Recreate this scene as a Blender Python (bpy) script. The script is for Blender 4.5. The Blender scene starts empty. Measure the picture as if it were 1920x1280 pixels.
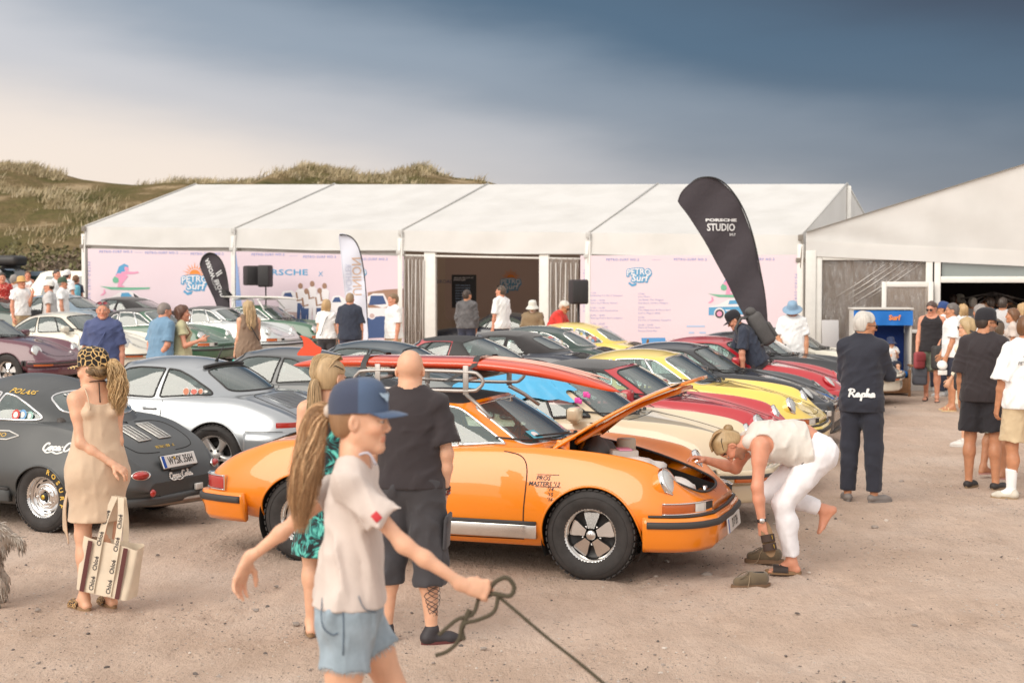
import bpy,bmesh,math,random
import numpy as np
from mathutils import Vector,Matrix
from mathutils.geometry import delaunay_2d_cdt
R = math.radians
random.seed(7); RNG = np.random.default_rng(7)
SC = bpy.context.scene
COL = SC.collection
# ---------------------------------------------------------------- camera
CAM_H = 2.15; FPX = 2667.0; PITCH = math.atan(115/2667)
cam_d = bpy.data.cameras.new('camera'); cam = bpy.data.objects.new('camera',cam_d); COL.objects.link(cam)
cam.location = (0,0,CAM_H); cam.rotation_euler = (math.pi/2-PITCH,0,0)
cam_d.sensor_width = 36; cam_d.lens = 50; cam_d.clip_end = 3000; cam_d.clip_start = .05
cam_d.dof.use_dof = True; cam_d.dof.focus_distance = 11.0; cam_d.dof.aperture_fstop = 3.4
SC.camera = cam
# ---------------------------------------------------------------- light
SC.view_settings.view_transform = 'Standard'; SC.view_settings.look = 'None'
SC.view_settings.exposure = 0.2; SC.view_settings.gamma = 1.0
SC.view_settings.use_curve_mapping = False
SUN_EL,SUN_AZ = R(34),R(-138)      # azimuth clockwise from +Y: the sun stands behind thin cloud, left of and behind the camera
sd = bpy.data.lights.new('sun','SUN'); sd.energy = 2.1; sd.angle = R(48); sd.color = (1.0,.93,.82)
sun = bpy.data.objects.new('sun',sd); COL.objects.link(sun)
sun.rotation_euler = (math.pi/2-SUN_EL,0,math.pi-SUN_AZ)
W = bpy.data.worlds.new('World'); SC.world = W; W.use_nodes = True
def build_world():
	nt = W.node_tree; N = nt.nodes; L = nt.links; N.clear()
	out = N.new('ShaderNodeOutputWorld'); bg = N.new('ShaderNodeBackground'); bg2 = N.new('ShaderNodeBackground')
	mixs = N.new('ShaderNodeMixShader')
	sky = N.new('ShaderNodeTexSky'); sky.sky_type = 'NISHITA'; sky.sun_disc = False
	sky.sun_elevation = SUN_EL; sky.sun_rotation = SUN_AZ
	bg.inputs['Strength'].default_value = .1; L.new(sky.outputs[0],bg.inputs[0])
	tc = N.new('ShaderNodeTexCoord')
	nrm = N.new('ShaderNodeVectorMath'); nrm.operation = 'NORMALIZE'; L.new(tc.outputs['Generated'],nrm.inputs[0])
	sep = N.new('ShaderNodeSeparateXYZ'); L.new(nrm.outputs[0],sep.inputs[0])
	def m(op,a,b=None,c=None,clamp=False):
		n = N.new('ShaderNodeMath'); n.operation = op; n.use_clamp = clamp
		for i,v in enumerate((a,b,c)):
			if v is None: continue
			if isinstance(v,(int,float)): n.inputs[i].default_value = v
			else: L.new(v,n.inputs[i])
		return n.outputs[0]
	def ramp(fac,stops,interp='EASE'):
		r = N.new('ShaderNodeValToRGB'); r.color_ramp.interpolation = interp
		e = r.color_ramp.elements
		while len(e) < len(stops): e.new(.5)
		for el,(p,c) in zip(e,stops): el.position = p; el.color = (*c,1)
		L.new(fac,r.inputs[0]); return r.outputs[0]
	x,y,z = sep.outputs
	az = m('ARCTAN2',x,y); el = m('ARCSINE',z)
	# cloud layers drift in flat streaks: stretch the noise along the azimuth
	cmb = N.new('ShaderNodeCombineXYZ'); L.new(m('MULTIPLY',az,2.2),cmb.inputs[0]); L.new(m('MULTIPLY',el,9.0),cmb.inputs[1])
	def noise(sc,det,rough,w=0):
		n = N.new('ShaderNodeTexNoise'); n.inputs['Scale'].default_value = sc; n.inputs['Detail'].default_value = det
		n.inputs['Roughness'].default_value = rough; n.noise_dimensions = '4D'; n.inputs['W'].default_value = w
		L.new(cmb.outputs[0],n.inputs['Vector']); return n.outputs[0]
	n1 = m('SUBTRACT',noise(1.6,4,.5,1.3),.5); n2 = m('SUBTRACT',noise(5.0,6,.55,4.1),.5)
	# storm front: dark towards the right and up, pale low on the left
	q = m('ADD',m('MULTIPLY',az,.95),m('MULTIPLY',el,3.9))
	q = m('ADD',q,m('ADD',m('MULTIPLY',n1,.24),m('MULTIPLY',n2,.06)))
	q = m('MULTIPLY_ADD',q,.74,.165,True)
	low = m('SUBTRACT',1.0,m('DIVIDE',m('SUBTRACT',el,.03),.13),None,True)        # near the horizon
	storm = ramp(q,[(0.0,(.88,.74,.62)),(.17,(.84,.74,.655)),(.36,(.56,.56,.585)),(.54,(.275,.325,.39)),(.74,(.076,.128,.192)),(1.0,(.044,.054,.082))])
	hazy = ramp(q,[(0.0,(.90,.75,.62)),(.2,(.82,.70,.61)),(.42,(.40,.38,.39)),(.58,(.12,.122,.148)),(1.0,(.075,.078,.098))])
	mixc = N.new('ShaderNodeMix'); mixc.data_type = 'RGBA'; L.new(m('MULTIPLY',low,.85),mixc.inputs[0]); L.new(storm,mixc.inputs[6]); L.new(hazy,mixc.inputs[7])
	# the front fades into bright, even overcast overhead and behind
	front = m('SUBTRACT',1.0,m('DIVIDE',m('SUBTRACT',m('ABSOLUTE',m('SUBTRACT',az,.25)),.75),.8),None,True)
	up = m('SUBTRACT',1.0,m('DIVIDE',m('SUBTRACT',el,.27),.45),None,True)
	ov = ramp(noise(1.1,4,.5,8.2),[(.25,(.86,.84,.82)),(.75,(1.12,1.06,1.0))])
	mix2 = N.new('ShaderNodeMix'); mix2.data_type = 'RGBA'; L.new(m('MULTIPLY',front,up),mix2.inputs[0]); L.new(ov,mix2.inputs[6]); L.new(mixc.outputs[2],mix2.inputs[7])
	L.new(mix2.outputs[2],bg2.inputs[0]); bg2.inputs['Strength'].default_value = 1.0
	mixs.inputs[0].default_value = .94
	L.new(bg.outputs[0],mixs.inputs[1]); L.new(bg2.outputs[0],mixs.inputs[2]); L.new(mixs.outputs[0],out.inputs[0])
build_world()
# ---------------------------------------------------------------- helpers
def at(u,v,Y):
	"""point at depth Y seen at photo pixel (u, v) - used to survey positions"""
	cx,cy = (u-960)/FPX,(v-640)/FPX
	fy,fz = math.cos(PITCH),-math.sin(PITCH); uy,uz = math.sin(PITCH),math.cos(PITCH)
	d = (cx,fy-cy*uy,fz-cy*uz); k = Y/d[1]
	return Vector((d[0]*k,Y,CAM_H+d[2]*k))
def sm(t):
	t = min(1,max(0,t)); return t*t*(3-2*t)
def ground_z(x,y):
	return .4*sm((2-x)/14)*sm((y-18)/22)
def srgb(r,g,b):
	f = lambda c: (c/255/12.92 if c <= 10 else ((c/255+.055)/1.055)**2.4)
	return (f(r),f(g),f(b))
MATS = {}
def mat(name,col=(.5,.5,.5),rough=.5,metal=0,spec=.5,coat=0,bump=0,bscale=60,var=0,vscale=8,sheen=0,sss=0,stretch=None,attr=None,coat_rough=.04,bdist=.01,detail=4):
	if name in MATS: return MATS[name]
	m = bpy.data.materials.new(name); m.use_nodes = True; MATS[name] = m
	N = m.node_tree.nodes; L = m.node_tree.links; b = N['Principled BSDF']
	b.inputs['Base Color'].default_value = (*col,1); b.inputs['Roughness'].default_value = rough
	b.inputs['Metallic'].default_value = metal; b.inputs['Specular IOR Level'].default_value = spec
	b.inputs['Coat Weight'].default_value = coat; b.inputs['Coat Roughness'].default_value = coat_rough
	b.inputs['Sheen Weight'].default_value = sheen
	if sss: b.inputs['Subsurface Weight'].default_value = sss; b.inputs['Subsurface Radius'].default_value = (.012,.005,.003); b.inputs['Subsurface Scale'].default_value = 1
	tc = None
	if bump or var:
		tc = N.new('ShaderNodeTexCoord'); mp = N.new('ShaderNodeMapping'); L.new(tc.outputs['Object'],mp.inputs[0])
		if stretch: mp.inputs['Scale'].default_value = stretch
	src = None
	if attr:
		a = N.new('ShaderNodeAttribute'); a.attribute_name = attr; src = a.outputs['Color']
	if var:
		n = N.new('ShaderNodeTexNoise'); n.inputs['Scale'].default_value = vscale; n.inputs['Detail'].default_value = 5; L.new(mp.outputs[0],n.inputs[0])
		mr = N.new('ShaderNodeMapRange'); mr.inputs[1].default_value = .3; mr.inputs[2].default_value = .7; mr.inputs[3].default_value = 1-var; mr.inputs[4].default_value = 1+var
		L.new(n.outputs[0],mr.inputs[0])
		mx = N.new('ShaderNodeVectorMath'); mx.operation = 'SCALE'
		if src: L.new(src,mx.inputs[0])
		else: mx.inputs[0].default_value = col
		L.new(mr.outputs[0],mx.inputs['Scale']); src = mx.outputs[0]
	if src: L.new(src,b.inputs['Base Color'])
	if bump:
		n = N.new('ShaderNodeTexNoise'); n.inputs['Scale'].default_value = bscale; n.inputs['Detail'].default_value = detail; L.new(mp.outputs[0],n.inputs[0])
		bp = N.new('ShaderNodeBump'); bp.inputs['Strength'].default_value = bump; bp.inputs['Distance'].default_value = bdist
		L.new(n.outputs[0],bp.inputs['Height']); L.new(bp.outputs[0],b.inputs['Normal'])
	return m
def glass(name,tint=(.78,.88,.86),body=.0,rough=.0,sheen_col=(.60,.70,.67)):
	"""thin sheet glass: see-through with a reflection, slightly milky: a pale diffuse tone painted in for reflected light"""
	if name in MATS: return MATS[name]
	m = bpy.data.materials.new(name); m.use_nodes = True; MATS[name] = m
	N = m.node_tree.nodes; L = m.node_tree.links; N.clear()
	o = N.new('ShaderNodeOutputMaterial'); tr = N.new('ShaderNodeBsdfTransparent'); tr.inputs[0].default_value = (*tint,1)
	gl = N.new('ShaderNodeBsdfGlossy'); gl.inputs['Roughness'].default_value = .02+rough; gl.inputs[0].default_value = (1,1,1,1)
	df = N.new('ShaderNodeBsdfDiffuse'); df.inputs[0].default_value = (*sheen_col,1)  # pale diffuse colour imitates reflections on the pane
	m1 = N.new('ShaderNodeMixShader'); m1.inputs[0].default_value = body; L.new(tr.outputs[0],m1.inputs[1]); L.new(df.outputs[0],m1.inputs[2])
	fr = N.new('ShaderNodeFresnel'); fr.inputs[0].default_value = 1.62
	ml = N.new('ShaderNodeMath'); ml.operation = 'MULTIPLY_ADD'; ml.inputs[1].default_value = 1.5; ml.inputs[2].default_value = .03; ml.use_clamp = True; L.new(fr.outputs[0],ml.inputs[0])
	m2 = N.new('ShaderNodeMixShader'); L.new(ml.outputs[0],m2.inputs[0]); L.new(m1.outputs[0],m2.inputs[1]); L.new(gl.outputs[0],m2.inputs[2]); L.new(m2.outputs[0],o.inputs[0])
	return m
def link(name,data,parent=None,mats=(),loc=None,rz=None):
	o = bpy.data.objects.new(name,data); COL.objects.link(o)
	if parent: o.parent = parent
	if loc is not None: o.location = loc
	if rz is not None: o.rotation_euler = (0,0,rz)
	if mats and hasattr(data,'materials'):
		if not isinstance(mats,(list,tuple)): mats = [mats]
		while len(data.materials) < len(mats): data.materials.append(mats[len(data.materials)])
		for i,mm in enumerate(mats):
			if data.materials[i] != mm:
				o.material_slots[i].link = 'OBJECT'; o.material_slots[i].material = mm
	return o
def tag(o,label=None,cat=None,group=None,kind=None):
	if label: o['label'] = label
	if cat: o['category'] = cat
	if group: o['group'] = group
	if kind: o['kind'] = kind
	return o
def empty(name,loc=(0,0,0),rz=0):
	o = bpy.data.objects.new(name,None); COL.objects.link(o); o.location = loc; o.rotation_euler = (0,0,rz); o.empty_display_size = .2
	return o
def mesh(name,v,f,smooth=True,mi=None,merge=0):
	me = bpy.data.meshes.new(name)
	if isinstance(v,np.ndarray): v = v.tolist()
	me.from_pydata(v,[],f if isinstance(f,list) else f.tolist())
	if mi is not None: me.polygons.foreach_set('material_index',mi)
	if smooth: me.polygons.foreach_set('use_smooth',[True]*len(me.polygons))
	if merge:
		bm = bmesh.new(); bm.from_mesh(me); bmesh.ops.remove_doubles(bm,verts=bm.verts,dist=merge); bm.to_mesh(me); bm.free()
	me.update(); return me
class MB:
	"""mesh collector"""
	def __init__(s): s.v = []; s.f = []; s.m = []; s.sm = []
	def add(s,v,f,m=0,smooth=True):
		o = len(s.v); s.v += [tuple(map(float,p)) for p in v]; s.f += [[int(i)+o for i in q] for q in f]; s.m += [m]*len(f); s.sm += [smooth]*len(f); return s
	def box(s,c,d,rot=None,m=0,taper=1.0):
		c = Vector(c); V = []
		for i in (-1,1):
			for j in (-1,1):
				for k in (-1,1):
					t = taper if k > 0 else 1
					p = Vector((i*d[0]/2*t,j*d[1]/2*t,k*d[2]/2)); V.append((rot @ p if rot else p)+c)
		return s.add(V,[(0,1,3,2),(4,6,7,5),(0,4,5,1),(2,3,7,6),(0,2,6,4),(1,5,7,3)],m,False)
	def bbox(s,c,d,r=.02,rot=None,m=0,seg=2):
		bm = bmesh.new(); bmesh.ops.create_cube(bm,size=1)
		for v in bm.verts: v.co = Vector((v.co.x*d[0],v.co.y*d[1],v.co.z*d[2]))
		bmesh.ops.bevel(bm,geom=bm.edges[:],offset=min(r,min(d)*.49),segments=seg,profile=.5,affect='EDGES')
		bm.verts.index_update()
		V = [(rot @ v.co if rot else v.co)+Vector(c) for v in bm.verts]; F = [[v.index for v in f.verts] for f in bm.faces]; bm.free()
		return s.add(V,F,m,seg > 1)
	def tube(s,pts,r,n=6,closed=False,m=0,caps=True):
		v,f = tube_geo(pts,r,n,closed,caps); return s.add(v,f,m)
	def lathe(s,prof,n=24,M=None,m=0):
		v,f = lathe_geo(prof,n)
		if M is not None: v = [M @ Vector(p) for p in v]
		return s.add(v,f,m)
	def disc(s,c,r,M=None,n=20,m=0):
		v = [Vector((r*math.cos(2*math.pi*i/n),r*math.sin(2*math.pi*i/n),0)) for i in range(n)]
		v = [((M @ p) if M else p)+Vector(c) for p in v]; return s.add(v,[list(range(n))],m,False)
	def build(s,name,parent=None,mats=(),loc=None,rz=None):
		me = mesh(name,s.v,s.f,False); me.polygons.foreach_set('material_index',s.m); me.polygons.foreach_set('use_smooth',s.sm)
		return link(name,me,parent,mats,loc,rz)
	def me(s,name):
		me = mesh(name,s.v,s.f,False); me.polygons.foreach_set('material_index',s.m); me.polygons.foreach_set('use_smooth',s.sm); return me
def tube_geo(pts,r,n=6,closed=False,caps=True):
	P = np.array([tuple(p) for p in pts],float); k = len(P)
	rr = np.full(k,r) if np.isscalar(r) else np.array(r,float)
	T = np.roll(P,-1,0)-np.roll(P,1,0) if closed else np.gradient(P,axis=0)
	T /= np.linalg.norm(T,axis=1)[:,None]+1e-9
	ref = np.array([0,0,1.0]) if abs(T[0][2]) < .9 else np.array([1.0,0,0])
	u = np.cross(T[0],ref); u /= np.linalg.norm(u)
	V = []
	for i in range(k):
		u = u-T[i]*np.dot(u,T[i]); u /= np.linalg.norm(u)+1e-9; w = np.cross(T[i],u)
		for j in range(n):
			a = 2*math.pi*j/n; V.append(P[i]+rr[i]*(math.cos(a)*u+math.sin(a)*w))
	F = []
	for i in range(k if closed else k-1):
		i2 = (i+1) % k
		for j in range(n): F.append((i*n+j,i*n+(j+1) % n,i2*n+(j+1) % n,i2*n+j))
	if caps and not closed: F.append(tuple(range(n))[::-1]); F.append(tuple((k-1)*n+j for j in range(n)))
	return V,F
def lathe_geo(prof,n):
	V = []; F = []; k = len(prof)
	for (r,z) in prof:
		for j in range(n): a = 2*math.pi*j/n; V.append((r*math.cos(a),r*math.sin(a),z))
	for i in range(k-1):
		for j in range(n): F.append((i*n+j,i*n+(j+1) % n,(i+1)*n+(j+1) % n,(i+1)*n+j))
	return V,F
def smooth_path(P,n=8,closed=False):
	P = [np.array(p,float) for p in P]; k = len(P); out = []
	for i in range(k if closed else k-1):
		p0 = P[(i-1) % k] if closed or i > 0 else 2*P[0]-P[1]; p1 = P[i]; p2 = P[(i+1) % k]
		p3 = P[(i+2) % k] if closed or i+2 < k else 2*P[-1]-P[-2]
		for j in range(n):
			t = j/n; out.append(.5*((2*p1)+(-p0+p2)*t+(2*p0-5*p1+4*p2-p3)*t*t+(-p0+3*p1-3*p2+p3)*t**3))
	if not closed: out.append(P[-1])
	return np.array(out)
def round_poly(P,rad=.3,n=5):
	"""closed 2D polygon with quadratically rounded corners"""
	P = np.array(P,float); k = len(P); out = []
	for i in range(k):
		a,b,c = P[i-1],P[i],P[(i+1) % k]
		r = rad if np.isscalar(rad) else rad[i]
		p = b+(a-b)*r; q = b+(c-b)*r
		for j in range(n+1):
			t = j/n; out.append((1-t)**2*p+2*t*(1-t)*b+t*t*q)
	return dense(np.array(out))
def dense(P,step=None):
	if step is None: step = np.linalg.norm(P.max(0)-P.min(0))/26
	out = []
	for i in range(len(P)):
		a = P[i]; b = P[(i+1) % len(P)]; d = np.linalg.norm(b-a)
		if d < 1e-7: continue
		n = max(1,int(math.ceil(d/step)))
		for j in range(n): out.append(a+(b-a)*j/n)
	return np.array(out)
def inpoly(pts,poly):
	x,y = pts[:,0],pts[:,1]; c = np.zeros(len(pts),bool); j = len(poly)-1
	for i in range(len(poly)):
		xi,yi = poly[i]; xj,yj = poly[j]
		if yi != yj:
			t = ((yi > y) != (yj > y)) & (x < (xj-xi)*(y-yi)/(yj-yi)+xi); c ^= t
		j = i
	return c
def near_poly(pts,poly,d):
	m = np.zeros(len(pts),bool); a = poly; b = np.roll(poly,-1,0)
	for i in range(len(a)):
		ab = b[i]-a[i]; t = np.clip(((pts-a[i]) @ ab)/(ab @ ab+1e-12),0,1)
		m |= np.linalg.norm(pts-(a[i]+t[:,None]*ab),axis=1) < d
	return m
def cut(S,U,V,holes=(),inside=None,clearance=.012,clip=None):
	"""triangulate the surface S(u,v) over a grid, leaving holes; or only inside one polygon"""
	g = np.array(np.meshgrid(U,V,indexing='ij')).reshape(2,-1).T
	if inside is not None: g = g[inpoly(g,inside) & ~near_poly(g,inside,clearance)]; polys = [inside]
	else:
		polys = list(holes)
		for h in polys: g = g[~inpoly(g,h) & ~near_poly(g,h,clearance)]
	pts = [tuple(p) for p in g]; edges = []
	for h in polys:
		o = len(pts); k = len(h); pts += [tuple(p) for p in h]; edges += [(o+i,o+(i+1) % k) for i in range(k)]
	co,_,fa,*_ = delaunay_2d_cdt([Vector(p) for p in pts],edges,[],0,1e-6)
	co = np.array([tuple(c) for c in co]); fa = [f for f in fa if len(f) == 3]; fa = np.array(fa)
	cen = co[fa].mean(1)
	if inside is not None: keep = inpoly(cen,inside)
	else:
		keep = np.ones(len(fa),bool)
		for h in polys: keep &= ~inpoly(cen,h)
		e = 1e-6; keep &= (cen[:,0] > U[0]-e) & (cen[:,0] < U[-1]+e) & (cen[:,1] > V[0]-e) & (cen[:,1] < V[-1]+e)
	fa = fa[keep]; cen = cen[keep]
	return S(co[:,0],co[:,1]),fa,cen
def compact(v,f):
	f = np.asarray(f)
	used = np.unique(f); mp = np.full(len(v),-1); mp[used] = np.arange(len(used)); return v[used],mp[f]
def mirror(v,f):
	v = np.asarray(v); f = np.asarray(f); w = v*np.array([1,-1,1]); return np.vstack([v,w]),np.vstack([f,f[:,::-1]+len(v)])
FONT_CACHE = {}
def text_geo(s,size=1.0,shear=0,ax='CENTER',bold=0,sx=1.0,spacing=1.0,ext=0):
	"""flat lettering in the XY plane as (verts, faces)"""
	c = bpy.data.curves.new('lettering','FONT'); c.body = s; c.size = size; c.align_x = ax; c.align_y = 'CENTER'; c.shear = shear
	c.offset = bold; c.resolution_u = 2; c.space_character = spacing; c.extrude = ext
	o = bpy.data.objects.new('lettering',c); me = o.to_mesh()
	v = np.array([tuple(x.co) for x in me.vertices]) if len(me.vertices) else np.zeros((0,3)); f = [list(p.vertices) for p in me.polygons]
	o.to_mesh_clear(); bpy.data.objects.remove(o); bpy.data.curves.remove(c)
	if len(v): v[:,0] *= sx
	return v,f
def put(v,o,ux,uy,uz=(0,0,0)):
	v = np.asarray(v,float); return np.array(o)+v[:,:1]*np.array(ux)+v[:,1:2]*np.array(uy)+v[:,2:3]*np.array(uz)
# ================================================================ cars
def pchip(xs,ys):
	xs = np.array(xs,float); ys = np.array(ys,float); h = np.diff(xs); d = np.diff(ys)/h
	m = np.zeros(len(xs)); m[0] = d[0]; m[-1] = d[-1]
	for i in range(1,len(xs)-1):
		if d[i-1]*d[i] > 0:
			w1 = 2*h[i]+h[i-1]; w2 = h[i]+2*h[i-1]; m[i] = (w1+w2)/(w1/d[i-1]+w2/d[i])
	def f(x):
		x = np.clip(x,xs[0],xs[-1]); i = np.clip(np.searchsorted(xs,x)-1,0,len(xs)-2); t = (x-xs[i])/h[i]
		return ys[i]*(2*t**3-3*t*t+1)+m[i]*h[i]*(t**3-2*t*t+t)+ys[i+1]*(3*t*t-2*t**3)+m[i+1]*h[i]*(t**3-t*t)
	return f
X911 = [-2.05,-2.00,-1.91,-1.80,-1.63,-1.40,-1.135,-.8,-.4,0,.4,.7,.9,1.135,1.35,1.52,1.64,1.73,1.80,1.88,1.95]
T911 = dict(
 zc=[.60,.665,.725,.785,.855,.935,.955,.95,.93,.925,.925,.925,.898,.858,.81,.755,.71,.668,.635,.59,.545],
 zs=[.58,.635,.69,.745,.80,.855,.88,.885,.885,.89,.90,.905,.902,.892,.870,.838,.775,.69,.63,.575,.535],
 ws=[.52,.585,.635,.665,.685,.70,.71,.715,.715,.71,.70,.675,.65,.628,.61,.598,.59,.578,.55,.49,.38],
 wv=[.30,.36,.42,.47,.51,.54,.55,.55,.54,.53,.52,.50,.475,.445,.42,.405,.395,.385,.36,.32,.24],
 zv=[.60,.665,.725,.782,.848,.915,.93,.925,.915,.915,.915,.916,.886,.842,.79,.738,.697,.66,.63,.588,.545],
 w=[.60,.665,.715,.752,.782,.80,.805,.80,.795,.795,.79,.79,.79,.79,.778,.758,.735,.71,.675,.595,.45],
 zm=[.46,.48,.50,.51,.52,.52,.52,.53,.54,.55,.55,.55,.54,.53,.52,.51,.50,.49,.48,.46,.45],
 wb=[.50,.56,.60,.64,.68,.70,.715,.72,.72,.72,.72,.72,.72,.71,.69,.66,.64,.61,.57,.49,.36],
 zb=[.38,.35,.33,.31,.29,.27,.25,.22,.21,.21,.21,.21,.22,.23,.24,.25,.25,.26,.27,.28,.30])
T993 = {k: list(v) for k,v in T911.items()}
T993['w'] = [.62,.69,.76,.81,.85,.868,.868,.84,.80,.795,.80,.815,.825,.83,.82,.80,.775,.745,.71,.63,.49]
T993['ws'] = [.55,.62,.67,.70,.72,.73,.725,.72,.715,.71,.70,.68,.665,.65,.635,.62,.605,.59,.56,.50,.40]
T993['zs'] = [.60,.66,.72,.77,.82,.865,.885,.885,.885,.89,.90,.905,.898,.878,.845,.80,.745,.69,.64,.58,.54]
T993['wb'] = [a-.06 for a in T993['w']]
X356 = [-1.93,-1.88,-1.80,-1.68,-1.50,-1.28,-1.05,-.75,-.4,0,.4,.7,.9,1.05,1.25,1.42,1.55,1.66,1.76,1.86,1.94]
T356 = {k: list(v) for k,v in T911.items()}
T356['zc'] = [.42,.52,.61,.71,.80,.885,.93,.95,.95,.94,.94,.93,.91,.88,.83,.78,.73,.68,.62,.55,.47]
T356['zs'] = [.42,.51,.59,.675,.75,.815,.85,.87,.875,.88,.885,.89,.885,.87,.845,.81,.77,.70,.63,.55,.47]
T356['zv'] = [.42,.52,.605,.70,.785,.865,.905,.92,.92,.915,.915,.91,.885,.85,.80,.745,.70,.66,.61,.545,.47]
T356['ws'] = [.40,.47,.53,.58,.62,.65,.665,.69,.70,.70,.69,.67,.65,.63,.61,.60,.585,.57,.53,.46,.36]
T356['w'] = [.47,.57,.66,.725,.785,.82,.83,.825,.815,.81,.81,.81,.81,.81,.80,.78,.75,.71,.66,.57,.44]
T356['zm'] = [.36,.39,.42,.45,.47,.49,.49,.49,.49,.49,.49,.49,.49,.49,.49,.48,.47,.46,.44,.42,.40]
T356['wb'] = [.36,.46,.55,.62,.68,.70,.71,.71,.71,.71,.71,.71,.71,.70,.68,.66,.63,.60,.55,.46,.34]
T356['zb'] = [.30,.28,.26,.24,.22,.21,.20,.19,.19,.19,.19,.19,.19,.20,.20,.21,.22,.23,.25,.27,.30]
class Lower:
	TS = .22
	def __init__(s,X,T,axle,arch,wz=.315):
		s.X = X; s.k = {n: pchip(X,v) for n,v in T.items()}; s.axle = axle; s.arch = arch; s.wz = wz; s.xr = X[0]; s.xf = X[-1]
	def S(s,x,t):
		x = np.asarray(x,float); t = np.asarray(t,float); k = {n: f(x) for n,f in s.k.items()}; o = np.zeros_like(x)
		Y = np.stack([o,.8*k['wb'],k['wb'],k['w'],k['ws'],k['wv'],o,-k['wv']]); Z = np.stack([k['zb'],k['zb'],k['zb']+.05,k['zm'],k['zs'],k['zv'],k['zc'],k['zv']])
		i = np.clip(t.astype(int),0,5); f = t-i; a = np.arange(len(x))
		def cr(P):
			p1 = P[i,a]; p2 = P[i+1,a]; p0 = P[np.maximum(i-1,0),a]; p3 = P[np.minimum(i+2,7),a]
			return .5*((2*p1)+(-p0+p2)*f+(2*p0-5*p1+4*p2-p3)*f*f+(-p0+3*p1-3*p2+p3)*f**3)
		return np.stack([x,np.maximum(cr(Y),0),cr(Z)],1)
	def P2(s,x,q): return s.S(x,np.asarray(q)/s.TS)
	def t_of_z(s,x,z,lo=1.0,hi=4.0):
		tt = np.linspace(lo,hi,160); out = []
		for xx,zz in zip(np.atleast_1d(x),np.atleast_1d(z)):
			Z = np.maximum.accumulate(s.S(np.full(160,xx),tt)[:,2]); out.append(np.interp(zz,Z,tt))
		return np.array(out)
	def t_of_y(s,x,y):
		tt = np.linspace(4.0,6.0,120); out = []
		for xx,yy in zip(np.atleast_1d(x),np.atleast_1d(y)):
			Y = s.S(np.full(120,xx),tt)[:,1]; out.append(np.interp(yy,Y[::-1],tt[::-1]))
		return np.array(out)
	def side(s,pts):                     # (x,z) -> 3D on the flank
		pts = np.array(pts,float); return s.S(pts[:,0],s.t_of_z(pts[:,0],pts[:,1]))
	def top(s,pts):                      # (x,y) -> 3D on the bonnet or lid
		pts = np.array(pts,float); v = s.S(pts[:,0],s.t_of_y(pts[:,0],np.abs(pts[:,1]))); v[:,1] *= np.sign(pts[:,1]+1e-12); return v
	def arch_poly(s,xw):
		a = np.linspace(R(-20),R(200),40); x = xw+s.arch*np.cos(a); z = s.wz+s.arch*np.sin(a)
		t = s.t_of_z(x,z); p = np.stack([x,t*s.TS],1); low = .9*s.TS
		p[0,1] = low; p[-1,1] = low; return p
	def outline(s,z,xa,front=True,n=26):
		"""half outline in plan at height z, from the flank to the middle"""
		e = s.xf if front else s.xr; f = 1-(1-np.linspace(0,1,n))**1.7; x = xa+(e-xa)*f
		zz = np.full(n,z); v = s.S(x,s.t_of_z(x,zz)); y = list(v[:,1]); x = list(x); ye = y[-1]
		for k in (.75,.5,.25,0): x.append(e+(.02 if front else -.02)*(1-k)); y.append(ye*k)
		return np.array([x,y]).T
	def full_outline(s,z,xa,front=True):
		h = s.outline(z,xa,front); m = h[::-1][1:]*np.array([1,-1]); return np.vstack([h,m])
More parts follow.
